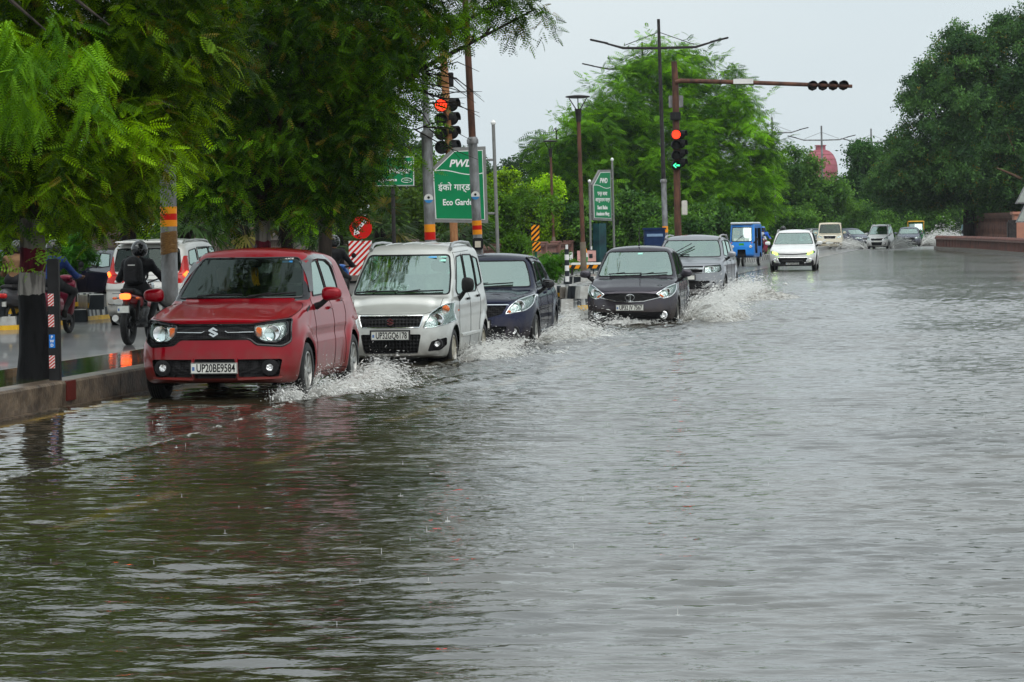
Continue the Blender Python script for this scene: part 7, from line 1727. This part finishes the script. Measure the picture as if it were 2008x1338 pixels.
# bushes
bush('bush', 'leafy green bush growing beside the second painted stripe post at left', stand(150, 600, 50, .1), (.32, .3, .45), 110, 71, size=.16, per=6, spl=.2, cols=((.04, .14, .015), (.08, .24, .02)), T=frond_template(4, 1.0, .5, .2), shell=.9) if False else None
hb = thing('bush', 'bright green bush between the scooter rider and the navy saloon', 'bush', stand(150, 600, 58, .45)); crown('foliage', [((0, 0, .95), (.30, .3, .42), 1), ((-.15, 0, 1.15), (.2, .2, .3), .5), ((-.35, 0, .6), (.25, .2, .4), .6)], 130, hb, 72, size=.17, per=6, spl=.2, cols=((.035, .14, .012), (.08, .26, .02)), T=frond_template(4, 1.0, .5, .2), shell=.9); b = MB(); b.tube([(0, 0, 0), (0, 0, .9)], .02, n=5); b.build('stem', BARK, hb)
bush('bush', 'green shrub on the island below the orange striped board', stand(1080, 520, 90, .45), (.45, .5, .42), 120, 73, size=.2, per=6, spl=.25, cols=((.05, .17, .012), (.11, .30, .02)), T=frond_template(4, 1.0, .5, .2), shell=.9)
bush('bush', 'low grass like clump on the island behind the striped rail', stand(1118, 532, 97, .45), (.7, .5, .10), 90, 74, size=.14, per=5, spl=.15, cols=((.06, .18, .012), (.12, .30, .02)), T=TUFTS, shell=.9)
bush('bush', 'leafy undergrowth at the left edge behind the striped kerb', stand(14, 560, 58, .3), (.4, .4, .7), 160, 75, size=.18, per=6, spl=.25, cols=((.03, .11, .012), (.07, .20, .02)), T=frond_template(4, 1.0, .5, .2), shell=.9)
for i, (px, d, w_, lab) in enumerate(((1250, 150, 3.2, 'dark hedge below the large feathery tree'), (1400, 160, 2.6, 'dark hedge left of the blue three wheeler'), (1530, 215, 3.2, 'dark hedge behind the white hatchback'), (1700, 250, 4.5, 'dark hedge behind the far white tall car'), (1150, 150, 1.8, 'dark hedge behind the teal cabinet'), (1830, 245, 4.5, 'dark hedge behind the distant splash'))):
    bush('hedge', lab, stand(px, 470, d, .1), (w_, 1.2, 1.7), 420, 90+i, cat='hedge', size=.5, per=6, spl=.5, cols=GD, T=TUFTS, shell=.8)
# ------------------------------------------------------------------ vehicles in place
def put(o, p, rz=0.0, z=0.0): o.location = (p.x, p.y, z); o.rotation_euler = (0, 0, rz); return o
t = hatch_red()[0]; put(t, CP['red'], R(1.0), -.01)
put(wagon_silver(), CP['silver'], R(.5), -.11)
put(baleno_navy(), CP['navy'], R(2.0), -.13)
put(tiago_grey(), CP['brown'], R(1.5), -.13)
put(brezza_grey(), CP['suv'], R(-1), -.10)
pw = paint('paint_white', (.70, .71, .70), metal=.0, rough=.3); pc = paint('paint_cream', (.66, .60, .46), metal=.0, rough=.35); pd = paint('paint_dark_grey', (.05, .055, .07), metal=.5); pb = paint('paint_bluegrey', (.13, .14, .18), metal=.6)
M_DRL = mat('drl_on', (.5, .9, .1), emit=(.55, 1, .08), estr=3.0)
t, sp, B = far_car('crossover_car', 'white crossover hatchback with glowing green running lamps and a low black bull bar', pw, 3.995, 1.76, 1.555, cowl=.95, wt=1.75, nose=.80, hood=.98, gr=(.58, .50, .30), lg=(.66, .27, .19), hl=(.50, .72, .60, .84), drl=M_DRL, rails=True, tyre=.32, plate='UP32HP5103', res=.04)
put(t, stand(1554, 520, 112.6), R(1.5), 0)
b = MB(); b.tube([(-.50, .02, .20), (-.36, -.07, .36), (.36, -.07, .36), (.50, .02, .20)], .035, n=8); b.tube([(-.5, -.02, .22), (.5, -.02, .22)], .03, n=8); b.build('bull_bar', M_BLACK, t, smooth=True)
k = MB(); k.box((0, .04, .24), (1.5, .10, .12), bev=.03)
for s in (-1, 1): k.box((s*.74, .30, .30), (.10, .4, .22), bev=.03)
k.build('lower_bumper', M_BLACK, t)
trim(t, B.on_front([(-.80, .70), (-.5, .64), (0, .62), (.5, .64), (.80, .70)], .006), .018, M_BLACK, 'grille_line')
t, sp, B = far_car('hatchback_car', 'dark car right behind the white crossover', pd, 3.9, 1.7, 1.5, res=.05, full=True); put(t, stand(1590, 480, 205), R(0), -.05)
t, sp, B = far_car('utility_jeep', 'cream boxy utility jeep with flat roof among the far traffic', pc, 4.0, 1.745, 1.88, cowl=1.15, wt=1.5, nose=1.02, hood=1.12, gr=(.42, .98, .78), lg=(.7, .52, .44), hl=(.46, .97, .80, .80), boxy=True, tyre=.35, res=.05, tum=.08, full=True, wsm=M_WS); put(t, stand(1627, 480, 203), R(2), -.05)
t, sp, B = far_car('saloon_car', 'blue grey saloon turning across behind the white tall car with one lamp lit', pb, 4.3, 1.7, 1.48, res=.05, drl=None); put(t, stand(1702, 480, 224), R(40), -.08)
k = MB(); k.lathe([(.001, -.02), (.10, -.01), (.11, .03)], c=B.on_front([(.55, .66)], .03, dense=False)[0], axis='Y', n=12); k.build('lit_lamp', M_DRL, t)
t, sp, B = far_car('tall_hatchback_car', 'white tall hatchback with roof rails in the far spray', pw, 3.6, 1.475, 1.70, cowl=.62, wt=1.42, nose=.79, hood=1.0, gr=(.42, .75, .60), lg=(.38, .5, .27), hl=(.46, .84, .62, .73), tum=.165, rails=True, res=.045, tyre=.285, axles=(.68, 3.08)); put(t, stand(1719, 480, 203), R(-6), -.05)
t, sp, B = far_car('hatchback_car', 'slate grey hatchback throwing spray beside the right railing', pb, 3.95, 1.73, 1.51, res=.045); put(t, stand(1781, 480, 222), R(0), -.08)
BLUE = paint('rickshaw_blue', (.02, .22, .68), metal=.0, rough=.35)
t, B = three_wheeler('electric_rickshaw', 'bright blue electric three wheeler with a white roof cover', 'rickshaw', BLUE, mat('canopy_white', (.55, .60, .62), rough=.4)); put(t, stand(1454, 500, 126), R(-3), 0)
k = MB(); k.box((0, .02, .93), (.20, .02, .10)); k.build('number_plate', mat('plate_green', (.05, .35, .02), rough=.4), t)
k = MB(); p = B.on_front([(0, 1.13)], .006, dense=False)[0]; k.box(p, (.64, .01, .11)); k.build('windscreen_banner', mat('banner_pale', (.6, .75, .65), var=.35, nscale=14), t)
k = MB(); V, Q = rbox((-.26, .45, 1.42), (.26, .1, .24), .1, .03); k.add(V.tolist(), Q.tolist()); k.build('dash_garland', mat('garland_orange', (.8, .30, .04), var=.5, nscale=14), t, smooth=True, sharp=180)
t, B = three_wheeler('auto_rickshaw', 'yellow roofed auto rickshaw behind the slate grey hatchback', 'rickshaw', mat('rickshaw_green', (.02, .14, .05), rough=.4), mat('rickshaw_yellow', (.80, .42, .04), rough=.4), W=1.3); put(t, stand(1796, 480, 236), R(0), 0)
for (x, z) in ((-.62, .9), (.62, .9)): k = MB(); k.tube([(x, .25, .8), (x*1.0, .25, 1.8)], .03, n=6); k.build('corner_post', MATS['rickshaw_yellow'], t)
# white people carrier seen from behind
def people_carrier():
    t = thing('people_carrier', 'white people carrier seen from behind with red vertical tail lights', 'car')
    pm = paint('paint_pearl', (.60, .60, .57), metal=.1, rough=.3)
    sp = base_shape(4.395, 1.735, 1.69, (.86, 3.60), .31, .84, 1.02, 1.0, 1.75, 1.55, green=dict(tum=.20, rw=(4.36, 1.05, 4.18, 1.60), rwc=.10, roof=[(1.2, 1.58), (1.9, 1.65), (2.5, 1.69), (3.4, 1.68), (4.2, 1.62)]))
    sp['regions'] = [region('wheel_arch', 'side', arch_poly(y, .31, .365), None) for y in sp['axles']]+[
        region('windscreen', 'front', rpoly([(-.72, 1.04), (.72, 1.04), (.58, 1.53), (-.58, 1.53)], .05), M_WS, sym=False, lo=.6, hi=2.2),
        region('side_window', 'side', rpoly([(1.5, 1.07), (1.9, 1.50), (2.3, 1.52), (2.3, 1.04)], .04), M_SG, nmin=.3, rim=(.011, M_BLACK)), region('side_window', 'side', rpoly([(2.36, 1.04), (2.36, 1.52), (3.2, 1.51), (3.25, 1.06)], .04), M_SG, nmin=.3, rim=(.011, M_BLACK)), region('side_window', 'side', rpoly([(3.32, 1.08), (3.30, 1.49), (3.85, 1.45), (4.0, 1.2)], .04), M_SG, nmin=.3, rim=(.011, M_BLACK)),
        region('rear_window', 'rear', rpoly([(-.66, 1.08), (.66, 1.08), (.60, 1.50), (-.60, 1.50)], .06), M_WS, sym=False, nmin=.05, rim=(.012, M_GLOSSBLACK)),
        region('tail_light', 'rear', rpoly([(.40, .92), (.62, 1.05), (.68, 1.36), (.74, 1.36), (.84, 1.02), (.84, .86), (.62, .84), (.42, .86)], .02), M_REDL, nmin=.02)]
    B, o = build_shell(t, sp, pm, .036)
    for s in (-1, 1):
        k = MB(); a = B.on_front([(s*.72, .98), (s*.76, 1.04)], .01, rear=True); k.tube(a, .035, n=8); k.build('brake_lamp', M_REDON, t, smooth=True)
        k = MB(); a = B.on_front([(s*.60, .88), (s*.46, .885)], .006, rear=True); k.tube(a, .022, n=6); k.build('reverse_lamp', M_SW, t, smooth=True)
    trim(t, B.on_front([(-.74, .46), (.74, .46)], .012, rear=True), .016, M_CHROME, 'chrome_strip'); trim(t, B.on_front([(-.34, .90), (.34, .90)], .008, rear=True), .022, M_CHROME, 'chrome_strip')
    trim(t, B.on_front([(-.62, .56), (-.45, .56)], .004, rear=True), .018, M_REDL, 'reflector')
    k = MB(); V, Q = rbox((0, 4.20, 1.62), (1.20, .34, .06), .05, .03); k.add(V.tolist(), Q.tolist()); k.build('spoiler', pm, t, smooth=True, sharp=180)
    seams(t, B, fronts=(), sides=[[(3.28, 1.0), (3.2, .7), (3.1, .35)], [(2.33, 1.0), (2.33, .3)]])
    b = MB(); pts = B.on_front([(-.70, 1.0), (.70, 1.0)], .0005, rear=True); b.tube(pts, .004, n=4); pts = B.on_front([(-.66, .66), (.66, .66)], .0005, rear=True); b.tube(pts, .004, n=4); b.build('tailgate_gap', M_WELL, t)
    car_common(t, sp, B, pm, None, handles=((2.15, .92), (3.1, .95)), interior=M_SEAT); roof_rails(t, sp, .60, 1.9, 3.9, 1.62, M_SILVER)
    number_plate(t, (0, 4.42, .74), None, .5, .11, rear=True)
    w_ = MB(); w_.tube(B.on_front([(.02, 1.10), (.34, 1.20)], .02, rear=True), .010, n=5); w_.build('wiper', M_BLACK, t)
    return t
t = people_carrier(); p = stand(278, 600, 56.5); put(t, Vector((p.x, p.y+4.39)), PI+R(1), -.03)
# dark saloon beyond, heading away to the left
t, sp, B = far_car('saloon_car', 'dark navy saloon half hidden left of the white people carrier', paint('paint_navy', (.03, .03, .05)), 4.3, 1.7, 1.47, res=.05); p = stand(150, 590, 66); put(t, Vector((p.x-.6, p.y+3.6)), PI+R(34), 0)
t, sp, B = far_car('saloon_car', 'dark blue car roof showing behind the painted tree trunk', paint('paint_midnight', (.03, .045, .09)), 4.2, 1.7, 1.48, res=.05); p = stand(20, 570, 66); put(t, Vector((p.x-1.0, p.y+2.5)), PI+R(20), .05)
# ---- riders
M_JBLK = mat('jacket_black', (.012, .012, .014), rough=.5, var=.6, nscale=9, bump=1.0, bscale=11); M_TBLK = mat('trousers_black', (.012, .012, .013), rough=.6, var=.4, nscale=9, bump=.4, bscale=14); M_SHOE = mat('shoe', (.012, .011, .01), rough=.4)
M_HELM = mat('helmet_black', (.012, .012, .014), rough=.12, coat=1.0); M_JBLUE = mat('jacket_blue', (.012, .03, .12), rough=.5, var=.4, nscale=9, bump=1.0, bscale=11); M_BROWN = mat('shirt_brown', (.16, .09, .045), rough=.6, var=.2, nscale=9)
M_PACK = mat('backpack_black', (.018, .018, .02), rough=.5, var=.4, nscale=20, bump=.5, bscale=40)
p = ground(252, 676, .02)
m = motorcycle('red and black motorcycle with glowing tail lamp ridden away past the taped pole', paint('bike_red', (.25, .008, .012), metal=.2), plate=True, name='motorcycle'); put(m, Vector((p.x+.0, p.y+.66)), PI+R(0), .02)
r, bp = seated_rider('person', 'motorcyclist in black jacket and black helmet seen from behind', [M_SKIN, M_JBLK, M_TBLK, M_SHOE], seat=(0, .18, .80), grip=(.33, -.38, 1.03), peg=(.20, .02, .33), helmet=M_HELM, pack=M_PACK)
put(r, Vector((p.x+.0, p.y+.66)), PI+R(0), .02); put(bp, Vector((p.x+.0, p.y+.66)), PI+R(0), .02)
for o in (bp,): pass
def rider_pair(px, py, d, vehicle, label_r, mats, rz, helmet, z=.02, seat=(0, .22, .82), grip=(.32, -.40, 1.0), peg=(.14, -.1, .32), py_=None):
    p = stand(px, 600, d); put(vehicle, p, rz, z)
    r = seated_rider('person', label_r, mats, seat=seat, grip=grip, peg=peg, helmet=helmet, lean=.08); put(r, p, rz, z); return r
M_MAROON = paint('scooter_maroon', (.16, .01, .03), metal=.3)
rider_pair(110, 600, 52.5, scooter('maroon scooter ridden away beside the black reflector post', M_MAROON), 'scooter rider in blue jacket and black helmet', [M_SKIN, M_JBLUE, M_TBLK, M_SHOE], PI-R(3), M_HELM)
rider_pair(40, 600, 56, scooter('dark scooter at the left edge behind the painted trunk', paint('scooter_grey', (.05, .05, .055), metal=.3), lit=False), 'rider in brown shirt mostly hidden by the painted trunk', [M_SKIN, M_BROWN, M_TBLK, M_SHOE], PI-R(4), M_HELM)
rider_pair(658, 500, 63, scooter('blue scooter seen in the gap between red and silver cars', paint('scooter_blue', (.03, .12, .4), metal=.2), lit=False), 'rider in dark rain jacket and helmet between red and silver cars', [M_SKIN, M_JBLK, M_TBLK, M_SHOE], PI, M_HELM)
rider_pair(1489, 500, 148, scooter('cream scooter coming on beside the blue three wheeler', paint('scooter_cream', (.55, .52, .42), metal=.0), lit=False), 'scooter rider in pale grey shirt and dark helmet beside the blue three wheeler', [M_SKIN, mat('shirt_grey', (.35, .38, .42), rough=.6), M_TBLK, M_SHOE], 0, M_HELM)
rider_pair(1498, 500, 153, scooter('red and blue scooter half behind the cream scooter', paint('scooter_mix', (.25, .03, .06), metal=.0), lit=False), 'scooter rider in bright blue rain jacket behind the cream scooter', [M_SKIN, mat('jacket_bright_blue', (.02, .10, .45), rough=.5), MATS['jacket_blue'], M_SHOE], R(8), mat('helmet_blue', (.03, .12, .35), rough=.2, coat=.6))
rider_pair(1537, 500, 150, motorcycle('black motorcycle hidden behind the white crossover', paint('bike_black', (.015, .015, .018)), lit=False, plate=False), 'helmeted rider whose head shows above the white crossover', [M_SKIN, M_JBLK, M_TBLK, M_SHOE], 0, M_HELM)
t = scooter('pale scooter with a green lit headlamp behind the curved red railing', paint('scooter_white', (.5, .55, .55)), lit=False); put(t, stand(1894, 460, 207), R(20), .2)
k = MB(); k.lathe([(.001, -.12), (.09, -.10), (.10, -.05)], c=(0, -.56, .93), axis='Y', n=14); k.build('lit_headlamp', M_DRL, t, smooth=True)
r = seated_rider('person', 'rider in pale cyan rain coat behind the curved red railing', [M_SKIN, mat('coat_cyan', (.30, .50, .52), rough=.4), M_TBLK, M_SHOE], seat=(0, .22, .82), grip=(.32, -.4, 1.0), peg=(.14, -.1, .32), helmet=M_HELM); put(r, stand(1894, 460, 207), R(20), .2)
# drivers behind the wheel
def driver(x, y, z, car, label, top):
    hd = Vector((x, y, z)); c = [(hd+Vector((0, .05, -.52)), hd+Vector((0, .0, -.30)), .15, .15, 1), (hd+Vector((-.12, 0, -.24)), hd+Vector((.12, 0, -.24)), .085, .085, 1), (hd+Vector((0, 0, -.25)), hd+Vector((0, -.01, -.10)), .06, .055, 0), (hd, hd+Vector((0, -.01, .05)), .082, .088, 0), (hd+Vector((0, -.045, -.04)), hd+Vector((0, -.06, -.06)), .05, .035, 0), (hd+Vector((0, -.08, 0)), hd+Vector((0, -.105, -.02)), .012, .014, 0)]
    for s in (-1, 1):
        sh = hd+Vector((s*.19, .0, -.27)); el = hd+Vector((s*.25, -.22, -.50)); wr = hd+Vector((s*.17, -.40, -.36)); c += [(sh, el, .06, .048, 1), (el, wr, .045, .032, 1)]+hand_caps(wr, Vector((-s*.3, -.6, .3)), Vector((0, -.4, .9)), -s)
    root = thing('person', label, 'person', car.location, car.rotation_euler.z); figure('body', c, [M_SKIN, top], parent=root, res=.02)
    figure('hair', [(hd+Vector((0, .015, .05)), hd+Vector((0, .005, .085)), .092, .085, 0)], [M_HAIR], parent=root, res=.02)
ob = {o['label'][:14]: o for o in C.objects if o.get('category') == 'car'}
for key, y, z, lab, top in (('small glossy r', 2.0, 1.28, 'driver of the red hatchback in a dark shirt', M_JBLK), ('tall beige sil', 1.65, 1.32, 'driver of the beige silver tall car in a pale shirt', mat('shirt_pale', (.45, .47, .42), rough=.7)), ('wet brownish g', 1.9, 1.18, 'driver of the brownish grey hatchback in a pale shirt', mat('shirt_pale', (.45, .47, .42), rough=.7)), ('dark navy hatc', 2.0, 1.17, 'driver of the navy hatchback in a dark shirt', M_JBLK)):
    c_ = [o for o in C.objects if o.get('category') == 'car' and o['label'].startswith(key)][0]
    driver(-.37, y, z, c_, lab, top)
# ------------------------------------------------------------------ spray thrown up by the wheels
def spray_mat(name, col, tr=.35):
    if name in MATS: return MATS[name]
    m = bpy.data.materials.new(name); m.use_nodes = True; n = m.node_tree.nodes; l = m.node_tree.links; b = n['Principled BSDF']; o = n['Material Output']
    b.inputs['Base Color'].default_value = (*col, 1); b.inputs['Roughness'].default_value = .12; b.inputs['Specular IOR Level'].default_value = .8
    t = n.new('ShaderNodeBsdfTransparent'); mx = n.new('ShaderNodeMixShader'); mx.inputs[0].default_value = tr; l.new(b.outputs[0], mx.inputs[1]); l.new(t.outputs[0], mx.inputs[2]); l.new(mx.outputs[0], o.inputs[0]); MATS[name] = m; return m
SPR = spray_mat('spray_drops', (.86, .87, .85), .35); SHEET = spray_mat('spray_sheet', (.62, .62, .58), .55); MIST = spray_mat('spray_mist', (.75, .77, .78), .93)
def drops(P, D, S, stretch):
    """little elongated octahedra: returns (n*8,3,3) tris"""
    n = len(P); d = D/np.maximum(np.linalg.norm(D, axis=1)[:, None], 1e-6); u = np.cross(d, np.tile([.3, .2, 1], (n, 1))); u /= np.maximum(np.linalg.norm(u, axis=1)[:, None], 1e-6); w_ = np.cross(d, u)
    a = P+d*(S*stretch)[:, None]; b = P-d*(S*stretch)[:, None]; r = [P+u*S[:, None], P+w_*S[:, None], P-u*S[:, None], P-w_*S[:, None]]
    T = []
    for i in range(4): T.append(np.stack([a, r[i], r[(i+1) % 4]], 1)); T.append(np.stack([b, r[(i+1) % 4], r[i]], 1))
    return np.concatenate(T)
def splash(label, jets, seed, group='wheel splashes'):
    """jets: (origin xy, n drops, dir mean (x,y,z) m/s, spread, time span, drop size, source length along y)"""
    rng = np.random.default_rng(seed); TT = []; root = thing('splash', label, 'splash', (0, 0, 0), group=group); root['kind'] = 'stuff'
    FS = []
    for (ox, oy), n, vel, spr, tm, ds, sl_ in jets:
        n = int(n*(4.5 if ds < .012 else 2.6)); ds = ds*(.40 if ds < .012 else .5)
        vel = np.array(vel); k = int(n/110); cv = vel+rng.normal(size=(k, 3))*np.array(spr); cy = rng.random(k)*sl_
        ci = rng.integers(k, size=n); v = cv[ci]*(1+rng.normal(size=(n, 1))*.13)+rng.normal(size=(n, 3))*.14; v[:, 2] = np.abs(v[:, 2])
        t = rng.random(n)**.8*tm; P = np.stack([ox+v[:, 0]*t, oy+cy[ci]+v[:, 1]*t, .02+v[:, 2]*t-4.9*t*t], 1); ok = P[:, 2] > -.005; P, v, t = P[ok], v[ok], t[ok]
        V = v.copy(); V[:, 2] -= 9.8*t; S = ds*np.exp(rng.normal(size=len(P))*.55); TT.append(drops(P, V, S, rng.uniform(1.3, 6.0, len(P))))
        # torn sheets near the root of the jet
        for j in range(int(k*2.2)):
            j = j % k; c = cv[j]*(1+rng.normal(size=3)*.1); ts = np.linspace(.0, tm*rng.uniform(.25, .55), 6); wd = rng.uniform(.006, .022); sd = np.cross(c, rng.normal(size=3)); sd /= np.linalg.norm(sd)
            ctr = np.stack([ox+c[0]*ts, oy+cy[j]+c[1]*ts, .0+abs(c[2])*ts-4.9*ts*ts], 1); wob = rng.normal(size=(6, 3))*.012; L = ctr+sd*wd*np.linspace(1, .35, 6)[:, None]+wob; Rr = ctr-sd*wd*np.linspace(1, .35, 6)[:, None]-wob
            for q in range(5): FS.append([L[q], L[q+1], Rr[q+1], Rr[q]])
    T = np.concatenate(TT); fast_quads('droplets', T, SPR, root, tri=True)['kind'] = 'stuff'
    fast_quads('water_sheets', np.array(FS), SHEET, root)['kind'] = 'stuff'
    return root
def mound(root, x0, y0, lx, ly, h, seed, res=.035):
    """churned white water heap"""
    xs = np.arange(-lx, lx, res); ys = np.arange(-ly, ly, res); X, Y = np.meshgrid(xs, ys, indexing='ij'); r = np.sqrt((X/lx)**2+(Y/ly)**2)
    Z = h*np.clip(1-r**2, 0, 1)**1.2*(.65+.35*snoise(X, Y, 9, seed))+.022*snoise(X, Y, 38, seed+1)*np.clip(1-r, 0, 1)+.012*snoise(X, Y, 80, seed+2)*np.clip(1-r, 0, 1)-.012
    nx, ny = X.shape; I = np.arange(nx*ny).reshape(nx, ny); Q = np.stack([I[:-1, :-1], I[1:, :-1], I[1:, 1:], I[:-1, 1:]], 2).reshape(-1, 4)
    V = np.stack([X+x0, Y+y0, Z], 2).reshape(-1, 3); k = (Z.ravel()[Q] > -.01).any(1)
    return mesh_obj('churned_water', V, Q[k], FOAMM, root)
FOAMM = mat('churned_foam', (.52, .52, .48), rough=.25, col2=(.10, .09, .07), nscale=13, bump=1.0, bscale=45, spec=.8)
c = CP['red']; r = splash('white splash beside the front wheel of the red hatchback', [((c.x+.86, c.y+.45), 5200, (1.5, -.2, 1.25), (.75, .8, .45), .36, .0052, 2.4), ((c.x+.9, c.y+2.9), 1800, (1.0, .2, 1.4), (.5, .4, .4), .3, .005, .8), ((c.x+.6, c.y+.2), 1500, (.9, -1.0, .9), (.5, .3, .3), .25, .005, .3)], 1)
mound(r, c.x+1.15, c.y+1.9, .5, 1.2, .09, 3)
c = CP['silver']; r = splash('splash along the near side of the beige silver car', [((c.x+.76, c.y+.45), 4200, (1.4, .1, 1.15), (.7, .8, .4), .32, .0062, 2.6), ((c.x-.2, c.y+.1), 900, (.0, -1.0, .5), (1.0, .3, .3), .16, .004, .2)], 2); mound(r, c.x+1.05, c.y+2.1, .45, 1.2, .08, 5)
c = CP['navy']; r = splash('splash beside and behind the navy hatchback', [((c.x+.87, c.y+.5), 4200, (1.5, .3, 1.3), (.7, .9, .5), .36, .0072, 3.2), ((c.x+.5, c.y+.1), 1600, (.7, -1.1, .8), (.9, .3, .3), .24, .006, .2)], 3); mound(r, c.x+1.2, c.y+1.9, .70, 2.0, .16, 7)
c = CP['brown']; r = splash('tall splash rising between the brownish grey hatchback and the suv', [((c.x+.88, c.y+.5), 7500, (1.5, .2, 1.9), (.65, .9, .6), .40, .0082, 3.0), ((c.x-.88, c.y+.4), 2400, (-1.2, -.3, 1.2), (.6, .6, .4), .32, .0075, 1.5), ((c.x, c.y+.0), 1800, (0, -1.0, .6), (1.4, .3, .3), .22, .007, .2)], 4); mound(r, c.x+1.3, c.y+1.8, .9, 2.0, .24, 9); mound(r, c.x-1.2, c.y+1.2, .6, 1.3, .14, 10)
c = CP['suv']; r = splash('broad low splash trailing right of the grey suv', [((c.x+.95, c.y-2.0), 5000, (1.7, .1, 1.7), (.8, 1.0, .6), .38, .0085, 4.0), ((c.x+.92, c.y+1.5), 2500, (1.6, .4, 1.5), (.7, .8, .5), .36, .009, 2.0)], 5); mound(r, c.x+1.7, c.y+.2, 1.2, 2.6, .20, 12)
def big_plume(label, o, n, vel, spr, tm, ds, sl_, seed):
    r = splash(label, [(o, n, vel, spr, tm, ds, sl_)], seed)
    return r
c = stand(1781, 480, 222); big_plume('high plume of spray left of the curved red railing', (c.x+.9, c.y+.4), 9000, (4.2, 0, 2.6), (1.4, 1.3, .8), .58, .017, 3, 6)
big_plume('spray between the slate grey hatchback and the white tall car', (c.x-.9, c.y+.4), 3000, (-2.4, 0, 2.4), (.9, 1, .7), .5, .02, 3, 7)
c = stand(1719, 480, 203); big_plume('spray right of the far white tall hatchback', (c.x+.8, c.y+.4), 2600, (2.0, 0, 2.3), (.8, 1, .7), .48, .019, 3, 8); big_plume('spray left of the far white tall hatchback', (c.x-.8, c.y-.8), 4200, (-2.8, 0, 1.9), (1.4, 1, .7), .46, .019, 3, 9)
c = CP['brown']
# rain drops hitting the water: little crowns with a jet
rng = np.random.default_rng(17); b = MB()
for k in range(130):
    y = 10.5+26*rng.random()**1.2; x = rng.uniform(-8.2*min(1, y/30)-.9, .4)
    if rng.random() < .45: b.tube([(x, y, -.01), (x, y, rng.uniform(.015, .04))], [.0022, .0010], n=4)
    r_ = rng.uniform(.008, .022); b.lathe([(r_*1.06, -.002), (r_, .0012), (r_*.94, -.002)], c=(x, y, .006), n=14)
o = b.build('rain_rings', SPR); tag(o, kind='stuff', label='small rings and spikes where raindrops hit the flood water')
lf = []
for k in range(70):
    y = 13+20*rng.random(); x = -9.2+abs(rng.normal())*1.6; a = rng.uniform(0, 6.28); s_ = rng.uniform(.012, .035); d = np.array([math.cos(a), math.sin(a), .1])*s_; u = np.array([-math.sin(a), math.cos(a), .15])*s_*.35; c = np.array([x, y, .012])
    lf.append([c-d, c-u, c+d, c+u])
o = fast_quads('floating_leaves', np.array(lf), LEAF, None, np.tile([.10, .09, .03], (len(lf), 1))*rng.uniform(.4, 1.6, (len(lf), 1))); tag(o, kind='stuff', label='small fallen leaves floating near the kerb')
# ------------------------------------------------------------------ damp air
hm = bpy.data.materials.new('haze'); hm.use_nodes = True; n = hm.node_tree.nodes; n.clear(); ho = n.new('ShaderNodeOutputMaterial'); hv = n.new('ShaderNodeVolumePrincipled')
hv.inputs['Color'].default_value = (.86, .93, 1, 1); hv.inputs['Density'].default_value = .0001; hv.inputs['Anisotropy'].default_value = .2; hm.node_tree.links.new(hv.outputs[0], ho.inputs['Volume'])
o = MB().box((0, 330, 20), (420, 760, 44)).build('haze', hm); tag(o, kind='stuff')
sc.cycles.volume_bounces = 1; sc.cycles.volume_step_rate = 10; sc.cycles.volume_max_steps = 16
